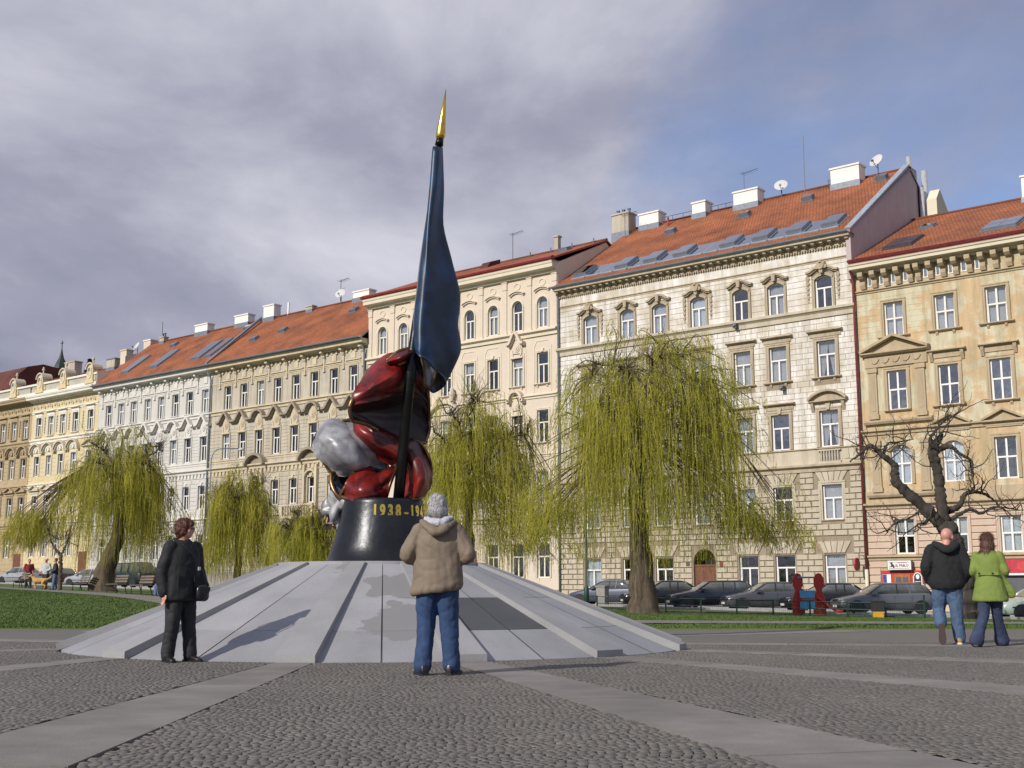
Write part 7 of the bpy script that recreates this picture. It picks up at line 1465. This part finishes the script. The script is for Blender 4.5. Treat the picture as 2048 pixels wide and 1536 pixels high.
# ---- bare gnarled tree at the right
def bare_tree(loc, label, limbs, ntw, seed, scale=1.0, bark='bark_dark', tw=.011):
    r_ = np.random.default_rng(seed); e_ = empty('bare_tree', (*loc, terrain(*loc)), 0, label=label, cat='tree'); T_ = []; mb = MB(); first = None
    for li, (pts_, ra) in enumerate(limbs):
        p = smooth_line([(*map(float, q), float(a)) for q, a in zip(pts_, ra)], 4); m2 = MB(); p = smooth_line(p, 3); m2.tube([(q[0] + r_.normal(0, .02), q[1] + r_.normal(0, .02), q[2]) for q in p], [max(q[3], .012) * r_.uniform(.86, 1.16) for q in p], 12); m2.build('trunk' if li == 0 else 'limb', bark, e_, smooth=True)
        if li == 0: continue
        ll = sum(math.dist(pts_[i], pts_[i + 1]) for i in range(len(pts_) - 1))
        for j in range(int(ntw * min(1.4, .25 + ll / 3.2))):
            t = r_.uniform(.35, 1) ** .8; q = p[min(len(p) - 1, int(t * len(p)))]; q = Vector(q[:3])
            d = Vector((r_.normal(0, 1), r_.normal(0, .8), r_.normal(.25, .8))); b = grow(q, d, r_.uniform(.7, 1.7) * scale, 10, .22, .03, r_); mb.tube([tuple(v) for v in b], list(np.linspace(.026, .008, len(b))), 4, False)
            for m_ in range(10):
                q2 = b[r_.integers(3, len(b))]; T_.append([tuple(v) for v in grow(q2, Vector((r_.normal(0, 1), r_.normal(0, 1), r_.normal(.1, .7))), r_.uniform(.25, .75) * scale, 6, .25, .02, r_)])
    tag(mb.build('branches', bark, e_), kind='stuff'); tag(ob('twigs', strands_mesh(np.array(T_), tw, 'twigs', 'twig', 0), e_), kind='stuff')
def bp(px, py, dy=0): return ((px - 1935) / 55.2, dy, (1229 - py) / 54.6)
bare_tree((16.45, 45.0), 'gnarled bare tree with twisted limbs behind the walking couple', [
    ([bp(1935, 1236), bp(1935, 1215), bp(1932, 1150), bp(1922, 1090), bp(1902, 1040)], [.62, .46, .36, .32, .33]),
    ([bp(1904, 1048), bp(1889, 1037), bp(1844, 996, -.2), bp(1802, 957, -.3), bp(1799, 924, -.3), bp(1772, 903, -.4), bp(1751, 885, -.4), bp(1727, 903, -.5), bp(1706, 918, -.5)], [.26, .24, .2, .17, .13, .1, .075, .05, .02]),
    ([bp(1900, 1045), bp(1895, 985), bp(1893, 935, .1), bp(1886, 892, .1), bp(1902, 868, .2), bp(1912, 850, .2)], [.24, .2, .18, .19, .1, .03]),
    ([bp(1893, 893, .1), bp(1918, 884, 0), bp(1938, 902, -.2), bp(1955, 915, -.3), bp(1958, 945, -.3)], [.13, .09, .06, .04, .015]),
    ([bp(1888, 895, .1), bp(1880, 870, 0), bp(1900, 840, -.2), bp(1925, 825, -.3)], [.1, .06, .04, .015]),
    ([bp(1905, 1015), bp(1938, 1002, .3), bp(1955, 978, .5), bp(1985, 973, .7), bp(2015, 985, .8), bp(2050, 1020, .9)], [.14, .1, .08, .06, .04, .015]),
    ([bp(1910, 1032), bp(1945, 1012, -.3), bp(1965, 1020, -.4), bp(1990, 1008, -.6), bp(2035, 1015, -.8)], [.09, .06, .05, .04, .015]),
    ([bp(1865, 1030, -.1), bp(1850, 1040, -.5), bp(1833, 1042, -.7), bp(1820, 1062, -.8)], [.06, .04, .03, .012]),
    ([bp(1855, 1010, -.1), bp(1825, 1028, -.3), bp(1790, 1040, -.5), bp(1770, 1062, -.6)], [.05, .035, .025, .012]),
    ([bp(1775, 905, -.4), bp(1790, 880, -.2), bp(1815, 875, 0), bp(1850, 868, .1)], [.06, .04, .03, .012])], 10, 5, tw=.013)
bare_tree((-23.9, 65.5), 'thin bare young tree beside the dog walker', [([(0, 0, -.1), (.05, 0, .8), (0, 0, 1.9)], [.13, .11, .09]), ([(0, 0, 1.85), (-.5, 0, 2.5), (-.8, 0, 3.3)], [.08, .05, .02]), ([(0, 0, 1.85), (.3, 0, 2.6), (.4, .1, 3.4)], [.07, .045, .02])], 9, 8, 1.0, 'bark', .014)
# ---- conifers far beyond the roofs, on the rising ground behind
def spruce(loc, z0, h_, r0, label, seed):
    r_ = np.random.default_rng(seed); e_ = empty('spruce_tree', (*loc, z0), 0, label=label, cat='tree', group='conifers beyond the roofs'); MB().tube([(0, 0, -16), (0, 0, h_)], [.35, .05], 7).build('trunk', 'bark', e_)
    V = []; F = []
    for i in range(1500):
        t = r_.uniform(0, 1) ** .7; a = r_.uniform(0, 2 * PI); rr_ = r0 * (1 - t) * r_.uniform(.35, 1.1) + .1; z = t * h_ - .12 * rr_; s_ = .35 * (1 - .5 * t); o_ = len(V)
        c = np.array([math.cos(a) * rr_, math.sin(a) * rr_, z]); d = np.array([math.cos(a), math.sin(a), -.5]) * s_; w_ = np.array([-math.sin(a), math.cos(a), r_.normal(0, .3)]) * s_ * .4
        V += [c - w_, c + w_, c + d * 1.6]; F.append((o_, o_ + 1, o_ + 2))
    tag(ob('crown', np_mesh('crown', V, F, 'spruce'), e_), kind='stuff')
for s, dep, z0, h_, r0, lb, sd_ in ((136.5, 34, 29.5, 6.0, 1.6, 'pointed dark conifer between the two right oval dormers', 1), (148.0, 34, 29.5, 6.2, 1.7, 'dark conifer just left of the copper capped turret', 2), (150.6, 36, 29.0, 6.4, 1.8, 'broader dark conifer further left of the turret', 3), (155.1, 34, 28.5, 5.8, 1.8, 'leftmost dark conifer above the tawny house', 4)):
    spruce(street(s, -dep)[:2], z0, h_, r0, lb, sd_)
